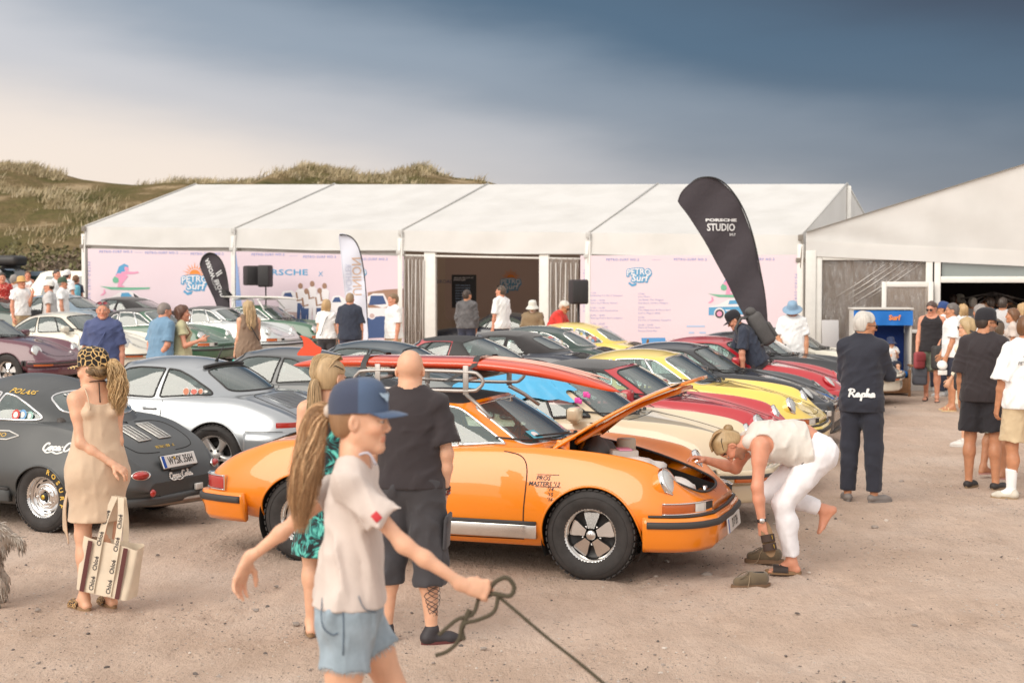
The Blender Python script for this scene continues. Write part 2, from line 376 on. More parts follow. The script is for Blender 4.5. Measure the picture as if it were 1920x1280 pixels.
class Green:
	US,VS = .25,.35
	def __init__(s,low,B,Rr,ridge,bulge=(.03,.022,.045)):
		bx = np.array(B,float); t = low.t_of_y(bx[:,0],bx[:,1]); bz = low.S(bx[:,0],t)[:,2]
		s.low = low; s.B = np.column_stack([bx,bz]); s.R = np.array(Rr,float); s.ridge = pchip(*zip(*sorted(ridge))); s.b = bulge
	def cr(s,P,u):
		Q = np.vstack([P[1]*np.array([1,-1,1]),P,P[-2]*np.array([1,-1,1])]); i = np.clip(u.astype(int),0,len(P)-2); f = (u-i)[:,None]; i = i+1
		p0,p1,p2,p3 = Q[i-1],Q[i],Q[i+1],Q[np.minimum(i+2,len(Q)-1)]
		return .5*((2*p1)+(-p0+p2)*f+(2*p0-5*p1+4*p2-p3)*f*f+(-p0+3*p1-3*p2+p3)*f**3)
	def S(s,u,v):
		u = np.asarray(u,float); v = np.asarray(v,float); sg = np.where(u < 0,-1.0,1.0); hi = u > 10; sg = np.where(hi,-1.0,sg)
		u = np.abs(u); u = np.where(hi,20-u,u)
		b = s.cr(s.B,u); bt = s.low.t_of_y(b[:,0],np.maximum(b[:,1],0)) if len(u) < 400 else None
		b[:,2] = s.low.S(b[:,0],bt)[:,2] if bt is not None else s.bz(u); r = s.cr(s.R,u)
		w = np.clip(v,0,1)[:,None]; p = b*(1-w)+r*w
		n = b[:,:2]-np.array([-.3,0]); n[:,0] *= .8; n /= np.linalg.norm(n,axis=1)[:,None]
		bl = np.interp(u,[0,2.5,3.5,7,8.5,10],[s.b[0],s.b[0],s.b[1],s.b[1],s.b[2],s.b[2]])
		p[:,:2] += n*(bl*4*w[:,0]*(1-w[:,0]))[:,None]
		k = np.clip(v-1,0,1); roof = v > 1
		zr = s.ridge(r[:,0]); p[:,1] = np.where(roof,r[:,1]*(1-k),p[:,1]); p[:,2] = np.where(roof,r[:,2]+(zr-r[:,2])*(1-(1-k)**2),p[:,2])
		p[:,1] *= sg; return p
	def bz(s,u):
		if not hasattr(s,'_bz'):
			uu = np.linspace(0,10,300); b = s.cr(s.B,uu); z = s.low.S(b[:,0],s.low.t_of_y(b[:,0],b[:,1]))[:,2]; s._bz = (uu,z)
		return np.interp(u,*s._bz)
	def P2(s,a,b): return s.S(np.asarray(a)/s.US,np.asarray(b)/s.VS)
	def poly(s,P,rad=.3): return round_poly([(u*s.US,v*s.VS) for u,v in P],rad)
	def to3(s,poly): return s.P2(poly[:,0],poly[:,1])
BASE911 = [(.74,0),(.715,.25),(.655,.45),(.535,.60),(.30,.672),(-.10,.70),(-.50,.70),(-.88,.655),(-1.12,.52),(-1.28,.28),(-1.34,0)]
ROOF_COUPE = [(.20,0,1.268),(.185,.22,1.264),(.14,.38,1.252),(.065,.472,1.232),(-.08,.52,1.238),(-.28,.54,1.238),(-.50,.535,1.222),(-.68,.505,1.20),(-.76,.42,1.21),(-.79,.22,1.228),(-.80,0,1.235)]
RIDGE_COUPE = [(.20,1.268),(0,1.305),(-.2,1.318),(-.45,1.308),(-.65,1.277),(-.80,1.235)]
ROOF_TARGA = [(.20,0,1.258),(.185,.22,1.254),(.14,.38,1.242),(.065,.472,1.222),(-.08,.52,1.228),(-.28,.54,1.232),(-.46,.535,1.225),(-.55,.505,1.22),(-.60,.42,1.24),(-.625,.22,1.262),(-.635,0,1.268)]
RIDGE_TARGA = [(.20,1.258),(0,1.285),(-.2,1.298),(-.45,1.292),(-.635,1.268)]
BASE356 = [(.66,0),(.63,.22),(.56,.40),(.44,.54),(.22,.62),(-.10,.655),(-.45,.65),(-.74,.60),(-.99,.47),(-1.20,.26),(-1.28,0)]
ROOF356 = [(.20,0,1.20),(.185,.2,1.195),(.13,.34,1.185),(.05,.42,1.172),(-.08,.47,1.178),(-.26,.49,1.18),(-.45,.475,1.165),(-.60,.43,1.15),(-.68,.34,1.16),(-.72,.18,1.172),(-.735,0,1.178)]
RIDGE356 = [(.20,1.20),(0,1.265),(-.2,1.295),(-.45,1.28),(-.60,1.24),(-.735,1.178)]
LOW = {}; GRN = {}; PARTS = {}
def get_low(k):
	if k not in LOW:
		LOW[k] = Lower(X911,T911,1.135,.365) if k == '911' else Lower(X911,T993,1.135,.365,.32) if k == '993' else Lower(X356,T356,1.05,.305,.27)
	return LOW[k]
def get_green(k,roof):
	if (k,roof) not in GRN:
		lo = get_low(k)
		GRN[k,roof] = Green(lo,BASE356,ROOF356,RIDGE356,(.03,.03,.055)) if k == '356' else Green(lo,BASE911,ROOF_COUPE,RIDGE_COUPE) if roof == 'coupe' else Green(lo,BASE911,ROOF_TARGA,RIDGE_TARGA,(.03,.02,.06))
	return GRN[k,roof]
HOOD = [(.80,6.2),(.785,5.6),(.745,5.03),(1.0,5.0),(1.4,5.0),(1.80,5.02),(1.865,5.3),(1.885,6.2)]
def body_parts(k,roof,hood_open=False):
	"""painted body, roof covering and panes, shared by every car of the kind"""
	key = (k,roof,hood_open)
	if key in PARTS: return PARTS[key]
	lo = get_low(k); g = get_green(k,roof); P = {}
	# windows as outlines on the greenhouse
	win = {}
	if k == '356':
		win['windscreen'] = g.poly([(-2.6,.08),(2.6,.08),(2.55,.93),(-2.55,.93)],.18)
		win['door_window'] = g.poly([(3.3,.06),(3.45,.88),(4.3,.93),(5.5,.93),(5.5,.06)],[.1,.2,.1,.1,.1])
		win['quarter_window'] = g.poly([(5.68,.06),(5.68,.92),(6.3,.86),(6.95,.62),(7.5,.2),(7.35,.06)],[.1,.15,.35,.35,.5,.4])
		win['rear_window'] = g.poly([(8.2,.22),(11.8,.22),(11.95,.92),(8.05,.92)],.3)
	elif roof == 'coupe':
		win['windscreen'] = g.poly([(-2.72,.05),(2.72,.05),(2.66,.94),(-2.66,.94)],.13)
		win['door_window'] = g.poly([(3.28,.05),(3.42,.88),(4.2,.94),(5.62,.94),(5.62,.05)],[.1,.2,.1,.06,.06])
		win['quarter_window'] = g.poly([(5.80,.05),(5.80,.94),(6.4,.92),(6.95,.74),(7.5,.28),(7.55,.10),(7.35,.05)],[.06,.08,.3,.35,.4,.4,.4])
		win['rear_window'] = g.poly([(8.25,.10),(11.75,.10),(11.85,.93),(8.15,.93)],.2)
	else:
		win['windscreen'] = g.poly([(-2.72,.05),(2.72,.05),(2.66,.93),(-2.66,.93)],.13)
		win['door_window'] = g.poly([(3.28,.05),(3.42,.88),(4.2,.95),(5.58,.95),(5.58,.05)],[.1,.2,.1,.06,.06])
		if roof == 'targa': win['rear_window'] = g.poly([(6.75,.06),(13.25,.06),(13.3,.97),(6.70,.97)],.1)
		else:
			win['quarter_window'] = g.poly([(5.75,.10),(5.75,.85),(6.3,.80),(6.7,.10)],.15)
			win['rear_window'] = g.poly([(8.45,.20),(11.55,.20),(11.7,.82),(8.3,.82)],.2)
	U = np.linspace(0,10,61)*g.US; V = np.concatenate([np.linspace(0,1,13),np.linspace(1.08,2,10)])*g.VS
	holes = []
	for n,p in win.items():
		if n == 'rear_window': p = p[p[:,0] <= 10.02*g.US]; p = np.vstack([p,[]]) if False else p
		holes.append(p)
	# windscreen/rear outlines cross the middle: keep their half and run it past the edge
	def half(p,c):
		q = p.copy(); q[:,0] = np.maximum(q[:,0],-.05) if c == 0 else np.minimum(q[:,0],10*g.US+.05); return q[np.r_[True,np.linalg.norm(np.diff(q,axis=0),axis=1) > 1e-6]]
	hs = [half(p,0) if n == 'windscreen' else half(p,10) if n == 'rear_window' else p for n,p in win.items()]
	gv,gf,gc = cut(g.P2,U,V,hs,clearance=.016)
	gc = gc/np.array([g.US,g.VS])
	if roof == 'targa': sel = (gc[:,1] > 1.0) | (gc[:,0] > 5.6667); bar = (gc[:,0] > 5.6667) & (gc[:,0] < 6.76); bar |= (gc[:,0] >= 6.7) & (gc[:,1] > .98)
	elif roof == 'cabrio': sel = (gc[:,0] > 3.3334) & ((gc[:,1] > .02)) | (gc[:,1] > 1.0); bar = np.zeros(len(gc),bool)
	else: sel = np.zeros(len(gc),bool); bar = sel
	low_rim = (roof != 'coupe') & (gc[:,1] < .06) & ~bar & (gc[:,0] > 3.3); sel = sel & ~low_rim
	sel = sel & ~bar
	parts3 = [(gv,gf[~sel & ~bar])]
	# lower body with cabin opening, arches and (open) bonnet
	uu = np.linspace(0,10,90); b = g.cr(g.B,uu); bt = lo.t_of_y(b[:,0],b[:,1])
	cab = np.column_stack([b[:,0],bt*lo.TS]); cab = np.vstack([cab[1:-1],[[b[-1,0],6.2*lo.TS],[b[0,0],6.2*lo.TS]]])
	xs = np.unique(np.round(np.concatenate([np.linspace(lo.xr,lo.xr+.3,14),np.linspace(lo.xr+.3,lo.xf-.45,62),np.linspace(lo.xf-.45,lo.xf,24)]),5))
	ts = np.unique(np.concatenate([np.linspace(1,2,4),np.linspace(2,4,20),np.linspace(4,5,12),np.linspace(5,6,9)]))*lo.TS
	hl = [lo.arch_poly(lo.axle),lo.arch_poly(-lo.axle),cab]
	hood2 = dense(np.array([(x,t*lo.TS) for x,t in HOOD]),.05)
	if hood_open: hl.append(hood2)
	lv,lf,lc = cut(lo.P2,xs,ts,hl,clearance=.014)
	parts3.append((lv,lf))
	V3 = []; F3 = []; o = 0
	for v,f in parts3:
		v,f = compact(v,f); v,f = mirror(v,f); V3.append(v); F3.append(f+o); o += len(v)
	V3 = np.vstack(V3); F3 = [list(q) for q in np.vstack(F3)]
	for xe,rev in ((lo.xf,False),(lo.xr,True)):           # end panels
		tt = np.linspace(1,6,30); s = lo.S(np.full(30,xe),tt); ring = np.vstack([s,(s*np.array([1,-1,1]))[::-1][1:]])
		base = len(V3); V3 = np.vstack([V3,ring]); F3.append([base+i for i in range(len(ring))][::(-1 if rev else 1)])
	P['body'] = mesh('body',V3,F3,True,merge=2e-4)
	if bar.any(): v,f = compact(gv,gf[bar]); v,f = mirror(v,f); P['roll_bar'] = mesh('roll_bar',v,f,merge=2e-4)
	if sel.any():
		v,f = compact(gv,gf[sel]); v,f = mirror(v,f)
		if roof == 'cabrio': v = v+np.array([0,0,.004])
		P['roof'] = mesh('roof_covering',v,f,merge=2e-4)
	P['panes'] = []; P['trims'] = []
	for n,p in win.items():
		lo_u = p[:,0].min(); hi_u = p[:,0].max(); c = .012
		pv,pf,_ = cut(g.P2,np.linspace(lo_u,hi_u,22),np.linspace(p[:,1].min(),p[:,1].max(),9),inside=p,clearance=c)
		pv,pf = compact(pv,pf)
		ring = g.to3(p)
		both = [1] if n in ('windscreen','rear_window') else [1,-1]
		for sgn in both:
			q = pv*np.array([1,sgn,1]); ff = pf if sgn > 0 else pf[:,::-1]
			pm = mesh(n,q,ff); r2 = ring*np.array([1,sgn,1])
			tb = MB(); tb.tube(r2,.011,6,True); P['panes'].append((n,pm,tb.me('trim')))
	# shut lines
	P['lines'] = []
	def line(p3,mid=False):
		sides = []
		for sgn in (1,-1): q = np.array(p3)*np.array([1,sgn,1]); q[:,1] += sgn*.0015; sides.append(q)
		if mid: sides = [np.vstack([sides[0],sides[1][::-1][1:]])]
		for q in sides: ln = MB(); ln.tube(q,.0042,5); P['lines'].append(ln.me('shut_line'))
	if k != '356':
		line(lo.side(smooth_path([(.47,.905),(.60,.875),(.655,.80),(.66,.65),(.645,.45),(.63,.27)],6)))
		line(lo.side([(.63,.272),(.3,.268),(0,.266),(-.3,.266),(-.46,.27)])); line(lo.side([(-.47,.90),(-.475,.75),(-.475,.6),(-.47,.45),(-.46,.27)]))
		if not hood_open: hs_ = [(x,t) for x,t in hood2 if t <= 6*lo.TS]; line(lo.P2(np.array([h[0] for h in hs_]),np.array([h[1] for h in hs_])))
		lid = smooth_path([(-1.36,.0),(-1.36,.30),(-1.42,.44),(-1.6,.46),(-1.80,.43),(-1.91,.40),(-1.955,.30),(-1.97,.0)],6); line(lo.top(np.maximum(lid,[-9,0]))[2:-2])
	else:
		line(lo.side(smooth_path([(.40,.90),(.50,.84),(.52,.7),(.50,.45),(.48,.25)],6))); line(lo.side([(-.43,.88),(-.44,.6),(-.43,.25)]))
		lid = smooth_path([(-1.30,0),(-1.30,.30),(-1.36,.42),(-1.5,.445),(-1.68,.40),(-1.74,.30),(-1.76,0)],6); line(lo.top(np.maximum(lid,[-9,0]))[2:-2])
	# arch liners and floor
	ub = MB()
	for xw in (lo.axle,-lo.axle):
		for sgn in (1,-1):
			a = np.linspace(R(-25),R(205),20); yo = lo.S(np.array([xw]),np.array([3.3]))[0,1]-.03
			v = [];
			for y in (yo,.40):
				for q in a: v.append((xw+(lo.arch+.012)*math.cos(q),sgn*y,lo.wz+(lo.arch+.012)*math.sin(q)))
			f = [(i,i+1,21+i,20+i) for i in range(19)]; f.append([20+i for i in range(20)]); ub.add(v,f)
	ub.box((0,0,.27),(3.1,1.26,.03)); ub.box((1.40,0,.36),(.6,.86,.14)); ub.box((-1.5 if k != '356' else -1.3,0,.38),(.7,.86,.16))
	P['under'] = ub.me('underbody')
	if hood_open:
		hp = dense(np.vstack([hood2[1:-1],[[1.885,6*lo.TS],[.80,6*lo.TS]]]),.05)
		hv,hf,_ = cut(lo.P2,np.linspace(.75,1.88,24),np.linspace(4.9,6,12)*lo.TS,inside=hp,clearance=.012)
		hv,hf = compact(hv,hf); hv,hf = mirror(hv,hf); P['hood'] = mesh('bonnet',hv,hf,merge=2e-4)
	PARTS[key] = P; return P
def sweep(path,prof,closed_prof=True,caps=True):
	"""sweep a (outset, z) profile along a plan path"""
	T = np.gradient(path,axis=0); T /= np.linalg.norm(T,axis=1)[:,None]+1e-9; n = np.column_stack([T[:,1],-T[:,0]])
	if np.dot(n[len(n)//2],path[len(path)//2]) < 0: n = -n
	V = []; k = len(prof)
	for p,q in zip(path,n):
		for d,z in prof: V.append((p[0]+q[0]*d,p[1]+q[1]*d,z))
	F = [(i*k+j,i*k+(j+1) % k,(i+1)*k+(j+1) % k,(i+1)*k+j) for i in range(len(path)-1) for j in range(k if closed_prof else k-1)]
	if caps: F.append(list(range(k))[::-1]); F.append([(len(path)-1)*k+j for j in range(k)])
	return V,F
def rprof(d0,d1,z0,z1,r=.02,n=3):
	P = []
	for cx,cz,a0 in ((d1-r,z1-r,0),(d0,z1,None),(d0,z0,None),(d1-r,z0+r,-90)):
		if a0 is None: P.append((cx,cz)); continue
		for i in range(n+1):
			a = R(a0+90*i/n); P.append((cx+r*math.cos(a),cz+r*math.sin(a)))
	return P
def wheel_parts(kind):
	if ('wheel',kind) in PARTS: return PARTS['wheel',kind]
	big = kind in ('twist',); Rt = .328; rr = .226 if big else .202; wd = .105; n = 56
	ty = MB(); pr = [(rr-.012,-.085),(rr,-.098),(rr+.03,-.108),(Rt-.045,-.110),(Rt-.018,-wd+.008),(Rt-.004,-.08),(Rt,-.05),(Rt+.001,0),(Rt,.05),(Rt-.004,.08),(Rt-.018,wd-.008),(Rt-.045,.110),(rr+.045,.112),(rr+.03,.108),(rr+.006,.100),(rr-.012,.088)]
	ty.lathe(pr,n)
	for i in range(44):                       # tread blocks across the shoulders
		a = 2*math.pi*i/44; M = Matrix.Rotation(a,3,'Z')
		for z,w in ((.072,.044),(-.072,.044),(.024,.036),(-.024,.036)):
			c = M @ Vector((Rt-.001,0,z)); ty.box(c,(.010,.031 if abs(z) > .05 else .035,w),M)
	ty.tube([((Rt-.05)*math.cos(a),(Rt-.05)*math.sin(a),.112) for a in np.linspace(0,2*math.pi,49)[:-1]],.0025,4,True)
	ri = MB()
	lip = [(rr-.006,-.09),(rr-.02,-.06),(rr-.035,.02),(rr-.028,.072),(rr-.012,.088),(rr+.004,.098),(rr+.010,.094),(rr+.008,.085)]
	if kind == 'fuchs':
		ri.lathe(lip,48,m=0); ri.lathe([(rr-.034,.02),(rr-.05,.012),(.12,.0),(.05,.02),(.0,.02)],40,m=1)
		for i in range(5):
			a0 = 2*math.pi*i/5+R(90); M = Matrix.Rotation(a0,3,'Z')
			prof = [(.046,.024),(.085,.036),(.125,.052),(.152,.057),(.160,.045)]
			top = [];
			for sgn in (1,-1):
				for x,y in (prof if sgn > 0 else prof[::-1]): top.append((x,sgn*y))
			z = lambda x: .062-(x-.04)*.20
			v = [M @ Vector((x,y,z(x)+.004)) for x,y in top]+[M @ Vector((x,y*1.16,z(x)-.028)) for x,y in top]; k = len(top)
			f = [list(range(k))]; sd = [(j,(j+1) % k,k+(j+1) % k,k+j) for j in range(k)]
			ri.add(v,f,2,False); ri.add(v,sd,1,True)
			c = Matrix.Rotation(a0+R(36),3,'Z') @ Vector((.068,0,.03)); ri.lathe([(.0,.028),(.009,.026),(.011,0)],8,Matrix.Translation(c),m=3)
		ri.lathe([(.0,.082),(.030,.080),(.036,.072),(.038,.04)],20,m=2)
	elif kind == 'twist':
		ri.lathe(lip,48,m=0); ri.lathe([(rr-.034,.0),(.1,-.04),(0,-.04)],30,m=1)
		ri.lathe([(.10,-.015),(.155,-.015),(.155,-.04)],24,m=3)
		for i in range(5):
			a0 = 2*math.pi*i/5+R(90); V = []; F = []; nn = 9
			for j in range(nn):
				t = j/(nn-1); r = .05+t*(rr-.075); tw = .10*t*t; hw = (.040-.012*math.sin(math.pi*t)+.022*t*t)
				z = .055+.022*t-.012*math.sin(math.pi*t)
				for y,dz in ((-hw,-.03),(-hw,-.006),(-hw*.6,.006),(0,.010),(hw*.6,.006),(hw,-.006),(hw,-.03)):
					a = a0+tw+y/max(r,.05); V.append((r*math.cos(a),r*math.sin(a),z+dz))
			for j in range(nn-1):
				for q in range(6): F.append((j*7+q,j*7+q+1,(j+1)*7+q+1,(j+1)*7+q))
			ri.add(V,F,0)
			c = Matrix.Rotation(a0+R(0),3,'Z') @ Vector((.065,0,.064)); ri.lathe([(.0,.008),(.012,.008),(.013,0)],10,Matrix.Translation(c),m=3)
		ri.lathe([(0,.078),(.03,.076),(.036,.07),(.06,.063),(.075,.05),(.075,0)],24,m=0)
	else:                                    # pressed steel with slots
		ri.lathe(lip,48,m=0)
		ri.lathe([(rr-.034,.03),(rr-.05,.008),(.148,.012),(.128,.04),(.108,.055),(.10,.045),(.092,.048),(.085,.062),(.06,.068),(.052,.055),(.0,.055)],48,m=0)
		for i in range(10):
			M = Matrix.Rotation(2*math.pi*i/10,3,'Z'); ri.bbox(M @ Vector((.155,0,.012)),(.022,.05,.012),.008,M,1)
		for i in range(5):
			c = Matrix.Rotation(2*math.pi*i/5,3,'Z') @ Vector((.082,0,.06)); ri.lathe([(.0,.02),(.010,.018),(.012,0)],8,Matrix.Translation(c),m=0)
		ri.lathe([(.0,.09),(.018,.089),(.022,.086)],16,m=4); ri.lathe([(.022,.086),(.035,.083),(.04,.06)],16,m=1)
	PARTS['wheel',kind] = (ty.me('tyre'),ri.me('rim')); return PARTS['wheel',kind]
CM = {}
def car_mats():
	CM['tyre'] = mat('tyre_rubber',(.035,.031,.030),.75,var=.25,vscale=14,bump=.15,bscale=90)
	CM['alloy'] = mat('polished_alloy',(.72,.70,.68),.22,1,var=.05)
	CM['silver'] = mat('silver_wheel_paint',(.52,.51,.50),.35,.6,var=.06)
	CM['chrome'] = mat('chrome',(.80,.79,.78),.08,1)
	CM['blk'] = mat('black_trim',(.028,.026,.026),.45)
	CM['rub'] = mat('bumper_rubber',(.045,.042,.042),.6)
	CM['dark'] = mat('underbody_black',(.02,.018,.017),.85)
	CM['seat'] = mat('seat_leather',(.06,.048,.042),.55,bump=.1)
	CM['seat2'] = mat('tan_leather',(.24,.16,.10),.5)
	CM['glass'] = glass('car_window_glass',(.68,.82,.79),.12,.0,(.42,.60,.56))
	CM['lens'] = mat('headlight_lens',(.62,.63,.62),.08,.35,coat=1,bump=.3,bscale=50,stretch=(1,12,.4))
	CM['amber'] = mat('amber_lens',(.50,.10,.010),.12,coat=1,bump=.2,bscale=120)
	CM['white_lens'] = mat('clear_lens',(.70,.68,.64),.1,coat=1,bump=.2,bscale=120)
	CM['red'] = mat('red_lens',(.42,.022,.018),.12,coat=1,bump=.2,bscale=120)
	CM['plate'] = mat('number_plate_white',(.75,.75,.73),.4); CM['ink'] = mat('black_ink',(.015,.015,.015),.5)
	CM['blue'] = mat('plate_blue',(.01,.08,.42),.4); CM['soft'] = mat('soft_top_cloth',(.032,.029,.030),.9,bump=.15,bscale=400,var=.12,sheen=.3)
	CM['vinyl'] = mat('black_vinyl',(.030,.028,.028),.55,bump=.1,bscale=300); CM['gold'] = mat('gold_badge',(.6,.38,.05),.3,.6)
	CM['white'] = mat('white_paint',(.78,.77,.74),.35)
car_mats()
def paint(name,c,rough=.32,metal=0,coat=1):
	return mat('paint_'+name,c,rough,metal,coat=coat,var=.03,vscale=3,coat_rough=.03)
PLATES = {}
def plate_geo(text,w=.50,h=.11):
	b = MB(); b.bbox((0,0,0),(w,h,.012),.004,m=0,seg=1)
	v,f = text_geo(text,h*.86,sx=.62,bold=.002);
	if len(v): s = min(1,(w-.07)/(np.ptp(v[:,0])+1e-6)); b.add(put(v,(.018,0,.0075),(s,0,0),(0,1,0)),f,1,False)
	b.add([(-w/2+.004,-h/2+.004,.0072),(-w/2+.042,-h/2+.004,.0072),(-w/2+.042,h/2-.004,.0072),(-w/2+.004,h/2-.004,.0072)],[(0,1,2,3)],2,False)
	return b
def frame_M(o,x,y,z):
	M = Matrix.Identity(4)
	for i,c in enumerate((x,y,z)):
		c = Vector(c).normalized()
		for j in range(3): M[j][i] = c[j]
	M.translation = Vector(o); return M
def fittings(k,style):
	"""lights, bumpers, mirrors and trim for one style, shared by the cars that wear it: list of (name, mesh, material keys, parent name)"""
	if ('fit',k,style) in PARTS: return PARTS['fit',k,style]
	lo = get_low(k); L = []
	def add(n,b,mats,parent=None): L.append((n,b.me(n) if isinstance(b,MB) else b,mats,parent))
	# headlights
	if k == '356': hc,tilt,hr = (1.60,.56,.66),R(24),.095
	elif k == '993': hc,tilt,hr = (1.665,.60,.705),R(47),.10
	else: hc,tilt,hr = (1.675,.583,.712),R(27),.106
	for s in (1,-1):
		d = Vector((math.cos(tilt),.10*s,math.sin(tilt))).normalized(); y = Vector((0,1,0)); x = y.cross(d).normalized(); y = d.cross(x); M = frame_M((hc[0],s*hc[1],hc[2]),x,y,d)
		if k == '993': M = M @ Matrix.Diagonal((1.18,.98,1,1))
		b = MB(); b.lathe([(0,.028),(hr*.4,.025),(hr*.7,.017),(hr*.93,.006),(hr*.99,0)],28,M,0)
		if k != '993': b.lathe([(hr*1.05,-.02),(hr*1.08,-.06),(hr*1.0,-.22),(hr*.6,-.34)],24,M,1)
		add('headlight',b,['lens','paint'])
		r = MB(); r.lathe([(hr*.94,.004),(hr*1.02,.012),(hr*1.09,.006),(hr*1.11,-.01),(hr*1.09,-.025)],32,M); add('headlight_ring',r,['chrome' if k != '993' else 'paint'],'headlight')
	fo = lambda z,xa: lo.full_outline(z,xa,True); ro = lambda z,xa: lo.full_outline(z,xa,False)
	def strip(path,prof,sel=None):
		b = MB(); v,f = sweep(path if sel is None else path[sel],prof); b.add(v,f); return b
	if style == 'early':
		p = fo(.42,1.52)
		add('front_bumper',strip(p,[(-.03,.245),(.005,.235),(.03,.27),(.038,.33),(.05,.375),(.052,.44),(.04,.478),(-.03,.485)]),['paint'])
		add('rubber_strip',strip(fo(.42,1.55),[(.045,.405),(.062,.408),(.068,.42),(.068,.44),(.062,.452),(.045,.455)]),['rub'],'front_bumper')
		add('bumper_seal',strip(fo(.49,1.56),[(.0,.484),(.024,.484),(.024,.497),(.0,.497)]),['rub'],'front_bumper')
		h = lo.outline(.545,1.55,True)
		for s in (1,-1):
			hh = h*np.array([1,s]); i0,i1,i2,i3 = 4,15,19,23
			b = MB(); v,f = sweep(hh[i0:i1],rprof(-.02,.018,.503,.578,.012)); b.add(v,f,0); v,f = sweep(hh[i1-1:i2],rprof(-.02,.018,.503,.578,.012)); b.add(v,f,1)
			v,f = sweep(hh[i2-1:i3],rprof(-.02,.014,.503,.578,.01)); b.add(v,f,2); add('indicator',b,['amber','white_lens','blk'])
			t = MB(); pts = lambda zz,dd: [(p[0]*1,p[1],zz) for p in (hh[i0:i3]+dd)]
			v,f = sweep(hh[i0:i3],rprof(.0,.024,.574,.583,.003)); t.add(v,f); v,f = sweep(hh[i0:i3],rprof(.0,.024,.498,.507,.003)); t.add(v,f); add('chrome_bezel',t,['chrome'],'indicator')
		p = ro(.46,-1.62)
		add('rear_bumper',strip(p,[(-.03,.29),(.0,.28),(.025,.32),(.036,.38),(.05,.41),(.052,.475),(.04,.505),(-.03,.512)]),['paint'])
		add('rubber_strip',strip(ro(.46,-1.64),[(.045,.428),(.064,.432),(.070,.445),(.070,.468),(.064,.480),(.045,.484)]),['rub'],'rear_bumper')
		tz0,tz1 = .525,.625
	elif style == 'impact':
		p = fo(.45,1.60)
		add('front_bumper',strip(p,rprof(.01,.085,.43,.545,.03)),['paint'])
		add('bumper_strip',strip(fo(.45,1.62),rprof(.05,.097,.475,.505,.008)),['rub'],'front_bumper')
		add('front_valance',strip(fo(.36,1.58),rprof(-.02,.045,.25,.435,.04)),['paint'])
		for s in (1,-1):
			hh = lo.outline(.45,1.62,True)*np.array([1,s]); b = MB(); v,f = sweep(hh[5:20],rprof(.05,.092,.442,.498,.01)); b.add(v,f); add('indicator',b,['amber'])
			g = MB(); q = lo.outline(.45,1.50,True)*np.array([1,s])
			for i in range(5): v,f = sweep(q[i*2:i*2+2],rprof(0,.075-.012*(i % 2),.44,.54,.01)); g.add(v,f)
			add('bellows',g,['rub'],'front_bumper')
		add('rear_bumper',strip(ro(.46,-1.66),rprof(.0,.085,.44,.56,.03)),['paint'])
		add('bumper_strip',strip(ro(.46,-1.66),rprof(.05,.095,.48,.52,.008)),['rub'],'rear_bumper'); tz0,tz1 = .575,.665
	elif style == 'smooth':
		add('front_bumper',strip(fo(.42,1.46),[(-.03,.21),(.0,.20),(.022,.24),(.032,.34),(.034,.45),(.026,.53),(.008,.58),(-.03,.60)]),['paint'])
		lip = strip(fo(.30,1.5),[(.0,.185),(.04,.185),(.045,.225),(.0,.235)]); q = fo(.36,1.5); v,f = sweep(q[20:-20],rprof(.0,.037,.255,.335,.01)); lip.add(v,f); add('air_intake',lip,['blk'],'front_bumper')
		for s in (1,-1):
			hh = lo.outline(.47,1.5,True)*np.array([1,s]); b = MB(); v,f = sweep(hh[7:16],rprof(.0,.040,.415,.49,.012)); b.add(v,f,0); v,f = sweep(hh[15:21],rprof(.0,.040,.415,.49,.012)); b.add(v,f,1); add('indicator',b,['amber','white_lens'])
		add('rear_bumper',strip(ro(.44,-1.52),[(-.03,.27),(.0,.26),(.025,.30),(.035,.40),(.037,.50),(.025,.575),(-.03,.60)]),['paint']); tz0,tz1 = .615,.69
	else:
		add('rear_valance',strip(ro(.30,-1.70),[(-.02,.235),(.006,.235),(.010,.30),(-.02,.31)]),['paint']); tz0,tz1 = None,None
	if tz0:
		h = lo.outline((tz0+tz1)/2,-1.81,False)
		if style == 'smooth':
			b = MB(); v,f = sweep(lo.full_outline((tz0+tz1)/2,-1.83,False),rprof(-.03,.006,tz0,tz1,.006)); b.add(v,f); add('tail_light_band',b,['red'])
		else:
			for s in (1,-1):
				hh = h*np.array([1,s]); b = MB(); v,f = sweep(hh[0:20],rprof(-.05,.020,tz0,tz1,.012)); b.add(v,f,0); v,f = sweep(hh[19:25],rprof(-.05,.02,tz0,tz1,.012)); b.add(v,f,1); add('tail_light',b,['red','white_lens'])
				t = MB()
				for z in (tz1,tz0-.008): v,f = sweep(hh[0:25],rprof(-.03,.026,z,z+.008,.003)); t.add(v,f)
				q = hh[0]; t.box((q[0]+.004,q[1]+.01*s,(tz0+tz1)/2),(.009,.045,tz1-tz0+.012)); add('chrome_bezel',t,['chrome'],'tail_light')
	# sill with trim strip
	for s in (1,-1):
		b = MB(); xs = np.linspace(-.74,.74,14) if k != '356' else np.linspace(-.68,.68,14)
		q = lo.S(xs,np.full(14,2.55)); z = q[:,2].mean(); v,f = sweep(np.column_stack([q[:,0],s*q[:,1]]),rprof(-.04,.010,z-.115,z-.012,.01)); b.add(v,f,0)
		v,f = sweep(np.column_stack([q[:,0],s*q[:,1]]),rprof(-.02,.018,z-.012,z+.012,.004)); b.add(v,f,1); add('sill',b,['alloy' if style == 'early' else 'paint','rub'])
		# arch lips
		for xw in (lo.axle,-lo.axle):
			b = MB(); a = np.linspace(R(-8),R(188),36); zz = lo.wz+lo.arch*np.sin(a); xx = xw+lo.arch*np.cos(a); q = lo.S(xx,lo.t_of_z(xx,zz)); q[:,1] *= s; b.tube(q,.009,6); add('arch_lip',b,['paint'])
